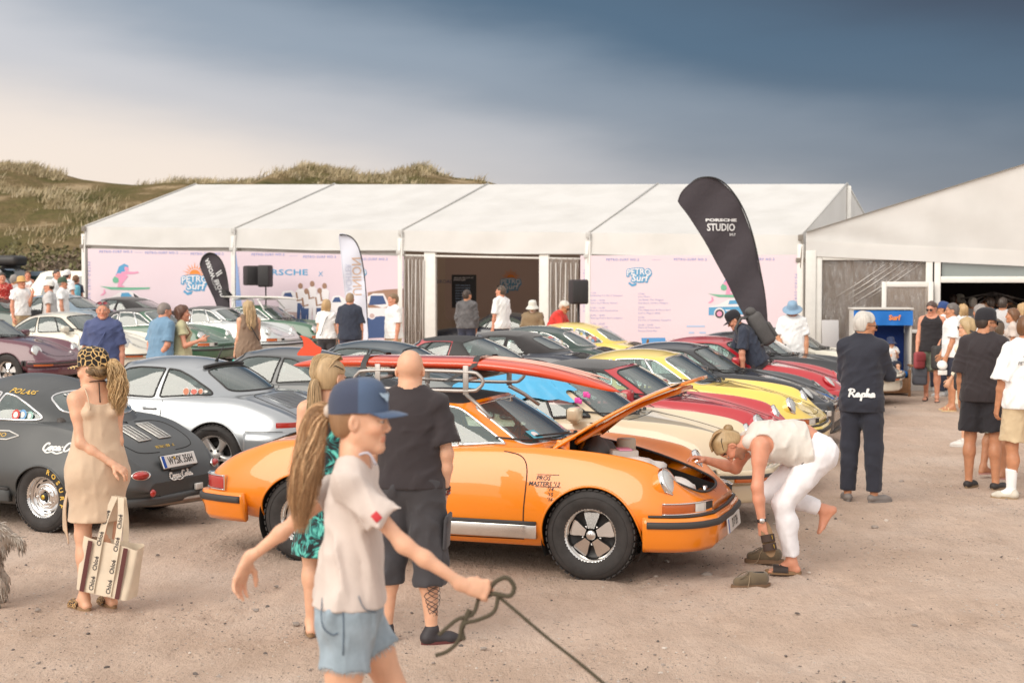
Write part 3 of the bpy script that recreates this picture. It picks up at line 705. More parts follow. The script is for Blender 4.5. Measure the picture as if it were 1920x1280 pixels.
		# door handle
		if k != '356' or True:
			q = lo.side([(-.34,.80)])[0]; b = MB(); b.bbox((q[0],s*(q[1]+.016),q[2]),(.15,.018,.024),.008); b.bbox((q[0]+.07,s*(q[1]+.004),q[2]),(.035,.03,.034),.01); add('door_handle',b,['chrome' if style in ('early','vintage') else 'paint'])
	# mirror on the driver's door, both on later cars
	for s in ((1,-1) if style in ('smooth','impact') else (1,)):
		b = MB(); c = (.36,s*.80,.985)
		if style in ('smooth','impact'): b.bbox(c,(.11,.19,.125),.035,seg=3); b.bbox((.34,s*.73,.92),(.07,.07,.05),.012); b.add([(.303,s*.80-.075,.94),(.303,s*.80+.075,.94),(.303,s*.80+.075,1.03),(.303,s*.80-.075,1.03)],[(0,1,2,3)],1,False)
		else: b.lathe([(0,.03),(.035,.022),(.05,.0),(.05,-.008),(0,-.01)],18,frame_M((.36,s*.78,.985),(0,0,1),(0,1,0),(1,0,0))); b.tube([(.36,s*.73,.89),(.36,s*.78,.94)],.008)
		add('wing_mirror',b,['chrome' if style in ('early','vintage') else 'paint','chrome'])
	# wipers on the windscreen foot
	b = MB(); g = get_green(k,'coupe')
	for u in (-1.6,.2):
		q = g.S(np.array([u+1.2,u+.4,u-.5,u-1.1]),np.array([.0,.06,.12,.15]))+np.array([.018,0,.012]); b.tube(q,.006,5); q2 = g.S(np.linspace(u-1.9,u+.6,8),np.linspace(.18,.09,8))+np.array([.016,0,.010]); b.tube(q2,.007,5); b.lathe([(0,.03),(.016,.026),(.02,0)],10,Matrix.Translation(Vector(q[0])))
	add('wiper',b,['blk'])
	if style in ('early','impact'):
		for sg in (1,-1):
			b = MB(); gt = get_green(k,'coupe'); q = gt.S(np.linspace(4.45,4.12,8),np.linspace(.04,.93,8)); q[:,1] += .002; q[:,1] *= sg; b.tube(q,.014,6)
			q = gt.S(np.linspace(3.3,4.45,9),np.full(9,.065)); q[:,1] += .002; q[:,1] *= sg; b.tube(q,.015,6); add('vent_window_frame',b,['chrome' if style == 'early' else 'blk'])
	# engine lid grille
	b = MB()
	if k != '356':
		for i in range(11):
			x = -1.46-.028*i; q = lo.top([(x,y) for y in np.linspace(-.30,.30,9)])+np.array([0,0,.008]); b.tube(q,.0065,5)
		fr = lo.top([(-1.44,-.32),(-1.44,0),(-1.44,.32),(-1.6,.325),(-1.76,.32),(-1.76,0),(-1.76,-.32),(-1.6,-.325)])+np.array([0,0,.006]); b.tube(fr,.006,5,True)
		add('engine_grille',b,['blk' if style != 'smooth' else 'paint2'])
	# interior
	b = MB(); zf = .30; hw = .60 if k != '356' else .56
	b.box((-.15,0,zf),(1.7,2*hw,.02)); b.box((-.15,hw,.58),(1.7,.02,.56)); b.box((-.15,-hw,.58),(1.7,.02,.56)); b.box((.66,0,.57),(.02,2*hw,.55)); b.box((-1.0,0,.6),(.02,2*hw,.55))
	b.bbox((.50,0,.84),(.34,1.2,.13),.05)
	add('interior',b,['dark'])
	for s in (1,-1):
		b = MB(); M = Matrix.Rotation(R(-14),3,'Y'); b.bbox((-.10,s*.34,.47),(.50,.46,.15),.05,seg=3); b.bbox((-.36,s*.34,.74),(.13,.45,.58),.05,M,seg=3); b.bbox((-.45,s*.34,1.05),(.09,.26,.17),.04,M,seg=3); add('seat',b,['seat'],'interior')
	b = MB(); b.bbox((-.72,0,.60),(.30,1.0,.1),.04); b.bbox((-.92,0,.78),(.1,1.0,.36),.04,Matrix.Rotation(R(-20),3,'Y')); add('rear_seat',b,['seat'],'interior')
	b = MB(); Mw = frame_M((.22,.34,.88),(0,1,0),(.35,0,.93),(-.93,0,.35)); b.tube([Mw @ Vector((.19*math.cos(a),.19*math.sin(a),0)) for a in np.linspace(0,2*math.pi,29)[:-1]],.013,6,True)
	for a in (0,2.1,4.2): b.tube([Mw @ Vector((0,0,-.03)),Mw @ Vector((.18*math.cos(a),.18*math.sin(a),0))],.01,5)
	add('steering_wheel',b,['blk'],'interior')
	PARTS['fit',k,style] = L; return L
def add_car(label,loc,yaw,color,k='911',roof='coupe',style='early',wheel='fuchs',trim='chrome',group=None,hood_open=False,plate=None,plate_r=None,extra=None,mats=None,wheels=True,cat='car',scale=1.0,near=True):
	z = ground_z(loc[0],loc[1])
	root = empty('parked_car',(loc[0],loc[1],z),yaw); tag(root,label,cat,group); root.scale = (scale,)*3
	M = dict(CM); M['paint'] = color; M['paint2'] = color; M['trim'] = CM[trim]; M['roof'] = CM['soft'] if roof == 'cabrio' else CM['vinyl']; M['bar'] = CM['vinyl']
	if mats: M.update(mats)
	P = body_parts(k,roof,hood_open); lo = get_low(k)
	body = link('body',P['body'],root,[M['paint']]); sol = None
	if 'roof' in P: link('soft_top' if roof == 'cabrio' else 'roof_panel',P['roof'],root,[M['roof']])
	if 'roll_bar' in P: link('roll_bar',P['roll_bar'],root,[M['bar']])
	for n,pm,tm in P['panes']:
		p = link(n,pm,root,[M['glass']]); link('window_trim',tm,p,[M['trim'] if n != 'rear_window' or roof != 'cabrio' else CM['soft']])
	for lm_ in P['lines']: link('shut_line',lm_,body,[CM['dark']])
	link('underbody',P['under'],root,[CM['dark']])
	par = {}
	skip = {'seat','rear_seat','steering_wheel','wiper'} if not near else set()
	for n,me,mk,pn in fittings(k,style):
		if n in skip: continue
		o = link(n,me,par.get(pn,root),[M[q] for q in mk]); par[n] = o
	if wheels:
		ty,ri = wheel_parts(wheel)
		for x in (lo.axle,-lo.axle):
			for s in (1,-1):
				y = lo.S(np.array([x]),np.array([3.0]))[0,1]-.135
				w = link('wheel',ty,root,[CM['tyre']],(x,s*y,.328 if k != '356' else .303)); w.scale = (1,1,1) if k != '356' else (.92,.92,.98); w.rotation_euler = (-s*math.pi/2,RNG.uniform(0,1)*0,0)
				rm = {'fuchs': [CM['alloy'],CM['blk'],CM['alloy'],CM['chrome']],'twist': [CM['silver'],CM['dark'],CM['silver'],CM['dark']],'steel': [CM['chrome'],CM['blk'],CM['chrome'],CM['chrome'],CM['gold']]}[wheel]
				link('rim',ri,w,rm)
	if plate:
		b = plate_geo(plate); o = b.build('number_plate',root,[CM['plate'],CM['ink'],CM['blue']]); o.matrix_local = frame_M((lo.xf+.085,0,.36),(0,1,0),(-.12,0,1),(1,0,.12)) @ Matrix.Rotation(0,4,'Z')
	if plate_r:
		b = plate_geo(plate_r); o = b.build('number_plate',root,[CM['plate'],CM['ink'],CM['blue']]); o.matrix_local = frame_M((lo.xr-.085,0,.46),(0,-1,0),(.12,0,1),(-1,0,.12))
	root['_p'] = 1; del root['_p']
	return root,body,M
# ================================================================ people
def smin(a,b,k):
	h = np.clip(.5+.5*(b-a)/k,0,1); return b+(a-b)*h-k*h*(1-h)
class Pr:
	"""one soft volume: cone a-b, or ellipsoid; op -1 carves; cuts are planes (point, outward normal)"""
	def __init__(s,a,b=None,ra=.05,rb=None,fl=None,fdir=None,A=None,k=.03,op=1,cuts=()):
		s.a = np.array(a,float); s.b = None if b is None else np.array(b,float); s.ra = ra; s.rb = ra if rb is None else rb
		s.fl = fl; s.fdir = None if fdir is None else np.array(fdir,float); s.A = None if A is None else np.array(A,float); s.k = k; s.op = op; s.cuts = [(np.array(p,float),np.array(n,float)/np.linalg.norm(n)) for p,n in cuts]
	def off(s,o,k=None,cuts=None):
		q = Pr(s.a,s.b,s.ra if s.A is not None else s.ra+o,s.rb+o if s.A is None else None,s.fl,s.fdir,s.A,k or s.k,s.op,())
		if s.A is not None: q.ra = np.array(s.ra)+o
		q.cuts = s.cuts if cuts is None else cuts; return q
	def box(s):
		if s.A is not None: m = float(np.max(s.ra)); return s.a-m,s.a+m
		m = max(s.ra,s.rb); return np.minimum(s.a,s.b)-m,np.maximum(s.a,s.b)+m
	def d(s,X,Y,Z):
		px,py,pz = X-s.a[0],Y-s.a[1],Z-s.a[2]
		if s.A is not None:
			r = np.array(s.ra,float)*np.ones(3); q = [px*ax[0]+py*ax[1]+pz*ax[2] for ax in s.A]
			k0 = np.sqrt(sum((c/t)**2 for c,t in zip(q,r)))+1e-6; k1 = np.sqrt(sum((c/t**2)**2 for c,t in zip(q,r)))+1e-6; d = k0*(k0-1)/k1
		else:
			ba = s.b-s.a; L2 = ba@ba+1e-9; t = np.clip((px*ba[0]+py*ba[1]+pz*ba[2])/L2,0,1)
			qx,qy,qz = px-ba[0]*t,py-ba[1]*t,pz-ba[2]*t
			if s.fl:
				e = s.fdir; dd = (qx*e[0]+qy*e[1]+qz*e[2])*(1/s.fl-1); qx,qy,qz = qx+e[0]*dd,qy+e[1]*dd,qz+e[2]*dd
			d = np.sqrt(qx*qx+qy*qy+qz*qz)-(s.ra+(s.rb-s.ra)*t)
			if s.fl: d = d*(s.fl*.5+.5)
		for p,n in s.cuts: d = np.maximum(d,(X-p[0])*n[0]+(Y-p[1])*n[1]+(Z-p[2])*n[2])
		return d
def field(prims,ax,post=None):
	D = np.full([len(a) for a in ax],.15,np.float32)
	for p in prims:
		lo,hi = p.box(); mg = p.k+.03; sl = []
		for i in range(3):
			a = np.searchsorted(ax[i],lo[i]-mg); b = np.searchsorted(ax[i],hi[i]+mg); sl.append(slice(a,b))
		if any(s.stop <= s.start for s in sl): continue
		X = ax[0][sl[0]][:,None,None]; Y = ax[1][sl[1]][None,:,None]; Z = ax[2][sl[2]][None,None,:]
		d = p.d(X,Y,Z); sub = D[tuple(sl)]
		D[tuple(sl)] = smin(sub,d,p.k) if p.op > 0 else -smin(-sub,d,p.k)
	if post: D = post(D,ax[0][:,None,None],ax[1][None,:,None],ax[2][None,None,:])
	return D
def nets(D,ax):
	"""surface nets: a smooth quad skin on the zero level"""
	s = D < 0; nx,ny,nz = D.shape
	c = np.zeros((nx-1,ny-1,nz-1),np.int8)
	for i in (0,1):
		for j in (0,1):
			for k in (0,1): c += s[i:nx-1+i,j:ny-1+j,k:nz-1+k]
	act = (c > 0) & (c < 8); idx = np.full(c.shape,-1,np.int64); I = np.argwhere(act); idx[act] = np.arange(len(I))
	if len(I) == 0: return np.zeros((0,3)),np.zeros((0,4),int)
	acc = np.zeros((len(I),3)); cnt = np.zeros(len(I))
	corners = [(i,j,k) for i in (0,1) for j in (0,1) for k in (0,1)]
	for a in range(8):
		for b in range(a+1,8):
			ca,cb = np.array(corners[a]),np.array(corners[b])
			if np.abs(ca-cb).sum() != 1: continue
			da = D[tuple((I+ca).T)]; db = D[tuple((I+cb).T)]; m = (da < 0) != (db < 0); t = np.where(m,da/(da-db+1e-12),0)
			p = ca+(cb-ca)*t[:,None]; acc += np.where(m[:,None],p,0); cnt += m
	p = I+acc/np.maximum(cnt,1)[:,None]
	V = np.column_stack([np.interp(p[:,i],np.arange(len(ax[i])),ax[i]) for i in range(3)])
	F = []
	for d in range(3):
		e = [0,0,0]; e[d] = 1; u,v = (d+1) % 3,(d+2) % 3
		s0 = s[tuple(slice(0,n-e[i]) for i,n in enumerate(D.shape))]; s1 = s[tuple(slice(e[i],n) for i,n in enumerate(D.shape))]
		E = np.argwhere(s0 != s1); fl = s0[tuple(E.T)]
		ok = (E[:,u] > 0) & (E[:,v] > 0) & (E[:,u] < D.shape[u]-1) & (E[:,v] < D.shape[v]-1); E = E[ok]; fl = fl[ok]
		def g(du,dv):
			q = E.copy(); q[:,u] += du; q[:,v] += dv; return idx[tuple(q.T)]
		f = np.column_stack([g(-1,-1),g(0,-1),g(0,0),g(-1,0)]); f[~fl] = f[~fl][:,::-1]; F.append(f)
	return V,np.vstack(F)
def relax(V,F,it=1,lam=.5):
	n = len(V)
	for _ in range(it):
		a = np.zeros_like(V); c = np.zeros(n)
		for i in range(4):
			p,q = F[:,i],F[:,(i+1) % 4]; np.add.at(a,p,V[q]); np.add.at(c,p,1); np.add.at(a,q,V[p]); np.add.at(c,q,1)
		V = V+(a/np.maximum(c,1)[:,None]-V)*lam
	return V
def axes(lo,hi,h): return [np.arange(a-2*h,b+2.5*h,h) for a,b in zip(lo,hi)]
def bounds(prims):
	b = [p.box() for p in prims if p.op > 0]; return np.min([x[0] for x in b],0),np.max([x[1] for x in b],0)
def skin_mesh(prims,h,post=None,it=1):
	lo,hi = bounds(prims); ax = axes(lo,hi,h); V,F = nets(field(prims,ax,post),ax)
	return (relax(V,F,it) if it and len(V) else V),F
def nv(v): v = np.array(v,float); return v/(np.linalg.norm(v)+1e-9)
def folds(amp,seed,sc=1.0,squash=None):
	"""cloth folds: warped ripples that run with gravity and pull"""
	r = np.random.default_rng(seed); ws = []
	for i in range(5):
		d = nv(r.normal(size=3)*np.array([1,1,.55])); ws.append((d*r.uniform(38,85)*sc,r.uniform(0,6),nv(r.normal(size=3))*r.uniform(10,24)*sc,r.uniform(0,6),r.uniform(.4,1)))
	def post(D,X,Y,Z):
		n = 0
		for d,p,e,q,a in ws: n = n+a*(2*np.abs(np.sin(.5*(d[0]*X+d[1]*Y+d[2]*Z)+p+1.3*np.sin(e[0]*X+e[1]*Y+e[2]*Z+q)))-1.2)
		return D+amp*.75*np.minimum(n,.5)
	return post
class Sk:
	"""a posed skeleton and its soft volumes; local x forward, y left, z up, soles on z = 0"""
	def __init__(s,H=1.78,sex='m',g=1.0,belly=0,lean=0,side=0,twist=0,head=(0,0,0),arms=None,legs=None,hands=('relax','relax'),palm=(None,None),shw=None,bust=1.0,hipw=1.0,hdirs=(None,None),hsc=1.0,nk=.106):
		q = H/1.78; s.q = q; s.H = H; s.sex = sex; f = sex == 'f'
		s.T = []; s.prims = []; s.arm = {}; s.leg = {}
		hy = (.088 if not f else .090)*q*hipw
		legs = legs or (((0,.06,-1),(0,.0,-1),(1,.15,0)),((0,-.06,-1),(0,.0,-1),(1,-.15,0)))
		arms = arms or (((.02,.16,-1),(.16,.02,-1)),((.02,-.16,-1),(.16,-.02,-1)))
		TH,SH,FH = .245*H,.243*H,.045*H
		# legs from the pelvis down, then lift so the lowest sole stands on the ground
		hips = [np.array([0,hy,0]),np.array([0,-hy,0])]; L = []
		for hp,(td,sd,fd) in zip(hips,legs):
			kn = hp+nv(td)*TH; an = kn+nv(sd)*SH; fd = nv(fd); up = -nv(sd); up = nv(up-fd*(up@fd)); L.append((hp,kn,an,fd,up))
		zmin = min(min((an-up*FH)[2],(an+fd*.15*q-up*FH)[2]) for _,_,an,fd,up in L); hz = -zmin
		O = np.array([0,0,hz]); L = [(a+O,b+O,c+O,d,e) for a,b,c,d,e in L]; s.legs = L; s.FH = FH
		P = O+np.array([0,0,.015*H]); s.P = P
		def dirn(l): return nv([math.sin(l),math.sin(side),math.cos(l)])
		U1 = dirn(lean*.6); U = dirn(lean); s.U = U
		Wt = P+U1*.10*H; Ch = Wt+U*.115*H; Nb = Ch+U*.095*H
		tw = R(twist); Lt = nv([-math.sin(tw),math.cos(tw),0]); Lt = nv(Lt-U*(Lt@U)); F = np.cross(Lt,U); s.F,s.Lt,s.Wt,s.Ch,s.Nb = F,Lt,Wt,Ch,Nb
		F1 = nv(np.cross(np.array([0,1,0]),U1)); s.F1 = F1
		sw = (shw or (.092 if not f else .079))*H*(.85+.15*g)
		gw = q*(.55+.45*g) if g < 1 else q*g
		if f: tor = [(P,.150*hipw,Wt,.112,.78),(Wt,.112,Ch,.125,.74)]
		else: tor = [(P,.142,Wt,.135,.76),(Wt,.135,Ch,.160,.70)]
		for i,(a,ra,b,rb,fl) in enumerate(tor): s.T.append(Pr(a,b,ra*gw,rb*gw,fl,F1 if i == 0 else F,k=.06))
		s.T.append(Pr(Ch,Nb-U*.03*H,(.150 if not f else .118)*gw,.07*q,.68,F,k=.05))
		s.T.append(Pr(hips[0]+O*1+U1*.0-F1*.025*q,hips[1]+O*1-F1*.025*q,(.098 if not f else .104)*gw,None,k=.05))
		sj = [Nb-U*.047*H+Lt*sw,Nb-U*.047*H-Lt*sw]; s.sj = sj
		s.T.append(Pr(sj[0],sj[1],.050*q*(.7+.3*g),k=.035))
		for j in sj: s.T.append(Pr(Nb+U*.018*H,j,.034*q,.034*q,k=.04))
		if f:
			for sg in (1,-1): s.T.append(Pr(Ch+Lt*sg*.065*q+F*.075*q-U*.012*H,None,np.array([.062,.058,.06])*q*bust,A=[F,Lt,U],k=.03))
		else:
			for sg in (1,-1): s.T.append(Pr(Ch+Lt*sg*.07*q+F*.07*q+U*.02*H,None,np.array([.05,.085,.065])*q*gw/q,A=[F,Lt,U],k=.04))
		if belly: s.T.append(Pr(P+U1*.075*H+F*.055*q,None,np.array([.11,.13,.13])*q*belly,A=[F,Lt,U],k=.06))
		# neck and head
		hy_,hp_,hr_ = (R(a) for a in head); hs = hsc*(.55+.45*q)
		Rz = np.array(Matrix.Rotation(hy_,3,'Z') @ Matrix.Rotation(hp_,3,'Y') @ Matrix.Rotation(hr_,3,'X'))
		hf,hl,hu = Rz[:,0],Rz[:,1],Rz[:,2]; nd = nv(U*.7+hu*.5+np.array([0,0,.15]))
		C = Nb+nd*nk*q+hf*.018*q; s.C,s.hf,s.hl,s.hu,s.hs = C,hf,hl,hu,hs
		at_ = lambda a,b,c: C+(hf*a+hl*b+hu*c)*hs; s.hd = at_
		s.neck = Pr(Nb-U*.01,at_(-.02,0,-.02),.060*q*(.85 if f else 1.0)*(.8+.2*g),.054*q*(.86 if f else 1),k=.03)
		A = [hf,hl,hu]; Hd = []
		Hd.append(Pr(at_(-.012,0,.042),None,np.array([.098,.077,.090])*hs,A=A,k=.02))
		Hd.append(Pr(at_(.030,0,-.018),None,np.array([.062,.060,.080])*hs,A=A,k=.03))
		jw = .040 if f else .046
		for sg in (1,-1): Hd.append(Pr(at_(.005,sg*.042,-.045),at_(.068,sg*.014,-.088),.026*hs,.019*hs,k=.025))
		Hd.append(Pr(at_(.076,0,-.088),None,np.array([.020,.024,.018])*hs*(.9 if f else 1.08),A=A,k=.018))
		for sg in (1,-1): Hd.append(Pr(at_(.062,sg*.040,-.014),None,np.array([.026,.022,.022])*hs,A=A,k=.02))
		Hd.append(Pr(at_(.078,-.030,.036),at_(.078,.030,.036),.012*hs*(.8 if f else 1.15),k=.015))
		for sg in (1,-1): Hd.append(Pr(at_(.101,sg*.032,.014),None,np.array([.015,.0155,.0085])*hs,A=A,k=.008,op=-1))
		for sg in (1,-1): Hd.append(Pr(at_(.0915,sg*.0205,.0215),at_(.0875,sg*.044,.0205),.0058*hs,k=.006)); Hd.append(Pr(at_(.0895,sg*.022,.0035),at_(.086,sg*.042,.0045),.0055*hs,k=.006))
		Hd.append(Pr(at_(.088,0,.020),at_(.107 if f else .112,0,-.014 if f else -.018),.0085*hs,(.0095 if f else .0115)*hs,k=.012));
		for sg in (1,-1): Hd.append(Pr(at_(.100,sg*.011,-.023),None,np.array([.010,.0075,.007])*hs,A=A,k=.007))
		Hd.append(Pr(at_(.084,-.014,-.048),at_(.084,.014,-.048),.0105*hs,k=.008)); Hd.append(Pr(at_(.082,-.012,-.061),at_(.082,.012,-.061),.0115*hs,k=.007))
		Hd.append(Pr(at_(.102,-.020,-.0545),at_(.102,.020,-.0545),.0055*hs,k=.004,op=-1))
		for sg in (1,-1):
			Hd.append(Pr(at_(-.008,sg*.079,.002),None,np.array([.020,.009,.032])*hs,A=[nv(hf-hl*sg*.4),nv(hl+hf*.4*sg),hu],k=.008)); Hd.append(Pr(at_(.001,sg*.086,.004),None,np.array([.010,.006,.017])*hs,A=A,k=.006,op=-1))
		s.Hd = Hd
		# arms
		s.ap = []; s.hp = [[],[]]; s.arms = []
		for i,(ud,fd) in enumerate(arms):
			sg = 1 if i == 0 else -1; sh = sj[i]; el = sh+nv(ud)*.168*H; wr = el+nv(fd)*.146*H; ga = q*(.45+.55*g)*(.82 if f else 1.0)
			s.arms.append((sh,el,wr,nv(ud),nv(fd)))
			s.ap.append([Pr(sh,sh+nv(ud)*.06*H,.056*ga,.052*ga,k=.035),Pr(sh+nv(ud)*.03*H,el,.050*ga,.038*ga,k=.03),Pr(el,el+nv(fd)*.05*H,.039*ga,.041*ga,k=.03),Pr(el+nv(fd)*.05*H,wr,.041*ga,.026*ga,k=.02)])
			n = palm[i] if palm[i] is not None else (0,-sg,0); s.hand(i,wr,nv(hdirs[i]) if hdirs[i] is not None else nv(fd),nv(n),hands[i],sg,q*(.93 if f else 1.02))
		# legs and feet
		s.lp = []; s.fp = []
		for i,(hp,kn,an,fd,up) in enumerate(L):
			gl = q*(.5+.5*g)*(1.0 if not f else .97); td = nv(kn-hp); sd = nv(an-kn); back = nv(-(fd-sd*(fd@sd)))
			s.lp.append([Pr(hp,hp+(kn-hp)*.45,.092*gl,.080*gl,k=.04),Pr(hp+(kn-hp)*.45,kn,.080*gl,.055*gl,k=.03),Pr(kn,kn+(an-kn)*.35+back*.014*q,.054*gl,.056*gl,k=.03),Pr(kn+(an-kn)*.3+back*.012*q,an,.056*gl,.034*gl,k=.03)])
			hl_ = an-up*(FH-.032*q)-fd*.030*q; bl = an+fd*.115*q-up*(FH-.020*q); to = an+fd*.175*q-up*(FH-.014*q); sdv = np.cross(up,fd)
			s.fp.append([Pr(an,hl_,.036*q,.031*q,k=.02),Pr(an+fd*.01,bl,.034*q,.024*q,k=.03),Pr(hl_,bl+sdv*.0,.028*q,.030*q,.7,up,k=.02)]+[Pr(bl+sdv*w*q,to+sdv*w*q*1.05-fd*abs(w)*.5*q,.014*q,.011*q,k=.010) for w in (-.032,-.012,.008,.028)])
	def hand(s,i,w,d,n,kind,sg,q):
		n = nv(n-d*(n@d)); e = nv(np.cross(d,n))*(1 if sg < 0 else -1)
		# thumb side for either hand
		hp = []; hp.append(Pr(w-d*.02*q,w+d*.05*q,.024*q,.026*q,.72,n,k=.02)); hp.append(Pr(w+d*.03*q+e*.018*q,w+d*.082*q+e*.024*q,.019*q,.015*q,.8,n,k=.012)); hp.append(Pr(w+d*.03*q-e*.016*q,w+d*.078*q-e*.026*q,.019*q,.014*q,.8,n,k=.012)); hp.append(Pr(w+d*.04*q,w+d*.083*q,.020*q,.016*q,.8,n,k=.012))
		curl = {'relax': (.35,.5,.4),'fist': (1.35,1.6,1.0),'flat': (.08,.1,.08),'point': (1.3,1.6,1.0),'grip': (.95,1.2,.8),'open': (.22,.38,.3)}[kind]
		for j,(ln,ex) in enumerate(((.074,0),(.083,.03),(.076,.08),(.060,.14))):
			lat = (.0305-.0205*j); b = w+d*(.088-.004*abs(j-1))*q+e*lat*q; dr = nv(d+e*(.16-.11*j)); c = (.03,.08,.06) if (kind == 'point' and j == 0) else curl
			ang = 0; p = b;
			for k_,(fr,r0,r1) in enumerate(((.46,.0088,.0080),(.30,.0080,.0072),(.24,.0072,.0062))):
				ang += c[k_]*(1+ex*(1 if kind != 'flat' else 0)); dd = dr*math.cos(ang)+n*math.sin(ang); p2 = p+dd*ln*fr*q; hp.append(Pr(p,p2,r0*q,r1*q,k=.006 if k_ else .010)); p = p2
		tb = w+d*.022*q+e*.022*q+n*.006*q; close = kind in ('fist','grip')
		t1 = tb+nv(d*.62+e*(.75 if not close else .45)+n*(.35 if not close else .7))*.040*q; t2 = t1+nv(d*.9+e*(.35 if not close else -.15)+n*(.30 if not close else .6))*.032*q; t3 = t2+nv(d*.95+e*(.15 if not close else -.5)+n*(.35 if not close else .5))*.024*q
		hp += [Pr(tb,t1,.014*q,.0115*q,k=.012),Pr(t1,t2,.0110*q,.0095*q,k=.006),Pr(t2,t3,.0095*q,.0072*q,k=.006)]
		s.hp[i] = hp; s.arm[i] = (w,d,n,e); s.grip = getattr(s,'grip',{}); s.grip[i] = w+d*.085*q+n*.028*q
	def body(s,h,hh,hd,feet=True):
		"""the whole figure: fine at head and hands, seams closed because every piece shares one volume"""
		pr = s.T+[s.neck]+sum(s.ap,[])+sum(s.lp,[])+(sum(s.fp,[]) if feet else [p.off(-.006) for f in s.fp for p in f[:1]])
		full = pr+s.Hd+s.hp[0]+s.hp[1]
		boxes = []; c = s.hd(0,0,0); boxes.append((c-np.array([.16,.16,.135])*s.hs,c+np.array([.16,.16,.17])*s.hs,hh))
		for i in (0,1):
			lo,hi = bounds(s.hp[i]); boxes.append((lo-.008,hi+.008,hd))
		lo,hi = bounds(full); ax = axes(lo,hi,h); V,F = nets(field(full,ax),ax); V = relax(V,F,1)
		cen = V[F].mean(1); keep = np.ones(len(F),bool)
		for lo,hi,_ in boxes: keep &= ~((cen > lo+h*.6) & (cen < hi-h*.6)).all(1)
		Vs = [V]; Fs = [F[keep]]; o = len(V)
		for lo,hi,r in boxes:
			ax = [np.arange(a,b+r,r) for a,b in zip(lo,hi)]; v,f = nets(field(full,ax),ax); v = relax(v,f,1,.35) if len(f) else v
			# border of the open patch is pulled just under the coarse skin
			Vs.append(v); Fs.append(f+o); o += len(v)
		V,F = np.vstack(Vs),np.vstack(Fs); V,F = compact(V,F); return V,F
SKINM = None
def skin_material():
	global SKINM
	if SKINM: return SKINM
	SKINM = mat('skin',(.5,.3,.2),.48,sss=.12,attr='tint',bump=.2,bscale=200,bdist=.003,var=.09,vscale=14); return SKINM
def cloth(name,c=None,rough=.85,var=.08,bump=.25,bscale=260,sheen=.15,stretch=None): return mat('cloth_'+name,c,rough,var=var,vscale=9,bump=bump,bscale=bscale,bdist=.003,sheen=sheen,stretch=stretch)
def hairmat(name,c): return mat('hair_'+name,c,.42,attr='tint',bump=.2,bscale=140,bdist=.002,stretch=(1,1,.12),var=.12,vscale=90)
def set_tint(me,cols):
	a = me.color_attributes.new('tint','FLOAT_COLOR','POINT'); c = np.ones((len(me.vertices),4),np.float32); c[:,:3] = cols; a.data.foreach_set('color',c.ravel())
def strands(guide,rad,n,seed,col,name,parent,m,r=.0022,wave=.012,sides=3,freq=9,taper=True,flat=.8,flatu=1):
	"""a lock of hair: many thin strands running along a guide"""
	rg = np.random.default_rng(seed); G = smooth_path(guide,8); k = len(G); rad = np.interp(np.linspace(0,1,k),np.linspace(0,1,len(rad)),rad)
	T = np.gradient(G,axis=0); T /= np.linalg.norm(T,axis=1)[:,None]; b = MB(); cols = []
	ref = np.array([.2,.9,.1]); u = np.cross(T,ref); u /= np.linalg.norm(u,axis=1)[:,None]; w = np.cross(T,u)
	for i in range(n):
		rr = math.sqrt(rg.uniform(0,1)); a = rg.uniform(0,6.28); end = k-int(rg.uniform(0,.32)*k*(1 if taper else 0)); st = 0
		ph,fq = rg.uniform(0,6.28),rg.uniform(.6,1.4)*freq; t = np.linspace(0,1,k); wa = wave*rg.uniform(.3,1.3)
		ox = rr*np.cos(a)*rad+wa*np.sin(fq*t+ph)*np.minimum(1,t*2.5); oy = (rr*np.sin(a)*rad+wa*np.cos(fq*t*1.13+ph*1.7)*np.minimum(1,t*2.5))*flat
		P = (G+u*ox[:,None]*flatu+w*oy[:,None])[st:end]
		if len(P) < 4: continue
		th = r*rg.uniform(.7,1.5)*np.interp(np.linspace(0,1,len(P)),[0,.1,.75,1],[.8,1,.9,.15]); v,f = tube_geo(P,th,sides,False,False); b.add(v,f)
		c = np.array(col)*rg.uniform(.62,1.35); cols += [c]*len(v)
	me = b.me(name); set_tint(me,np.array(cols)); return link(name,me,parent,[m])
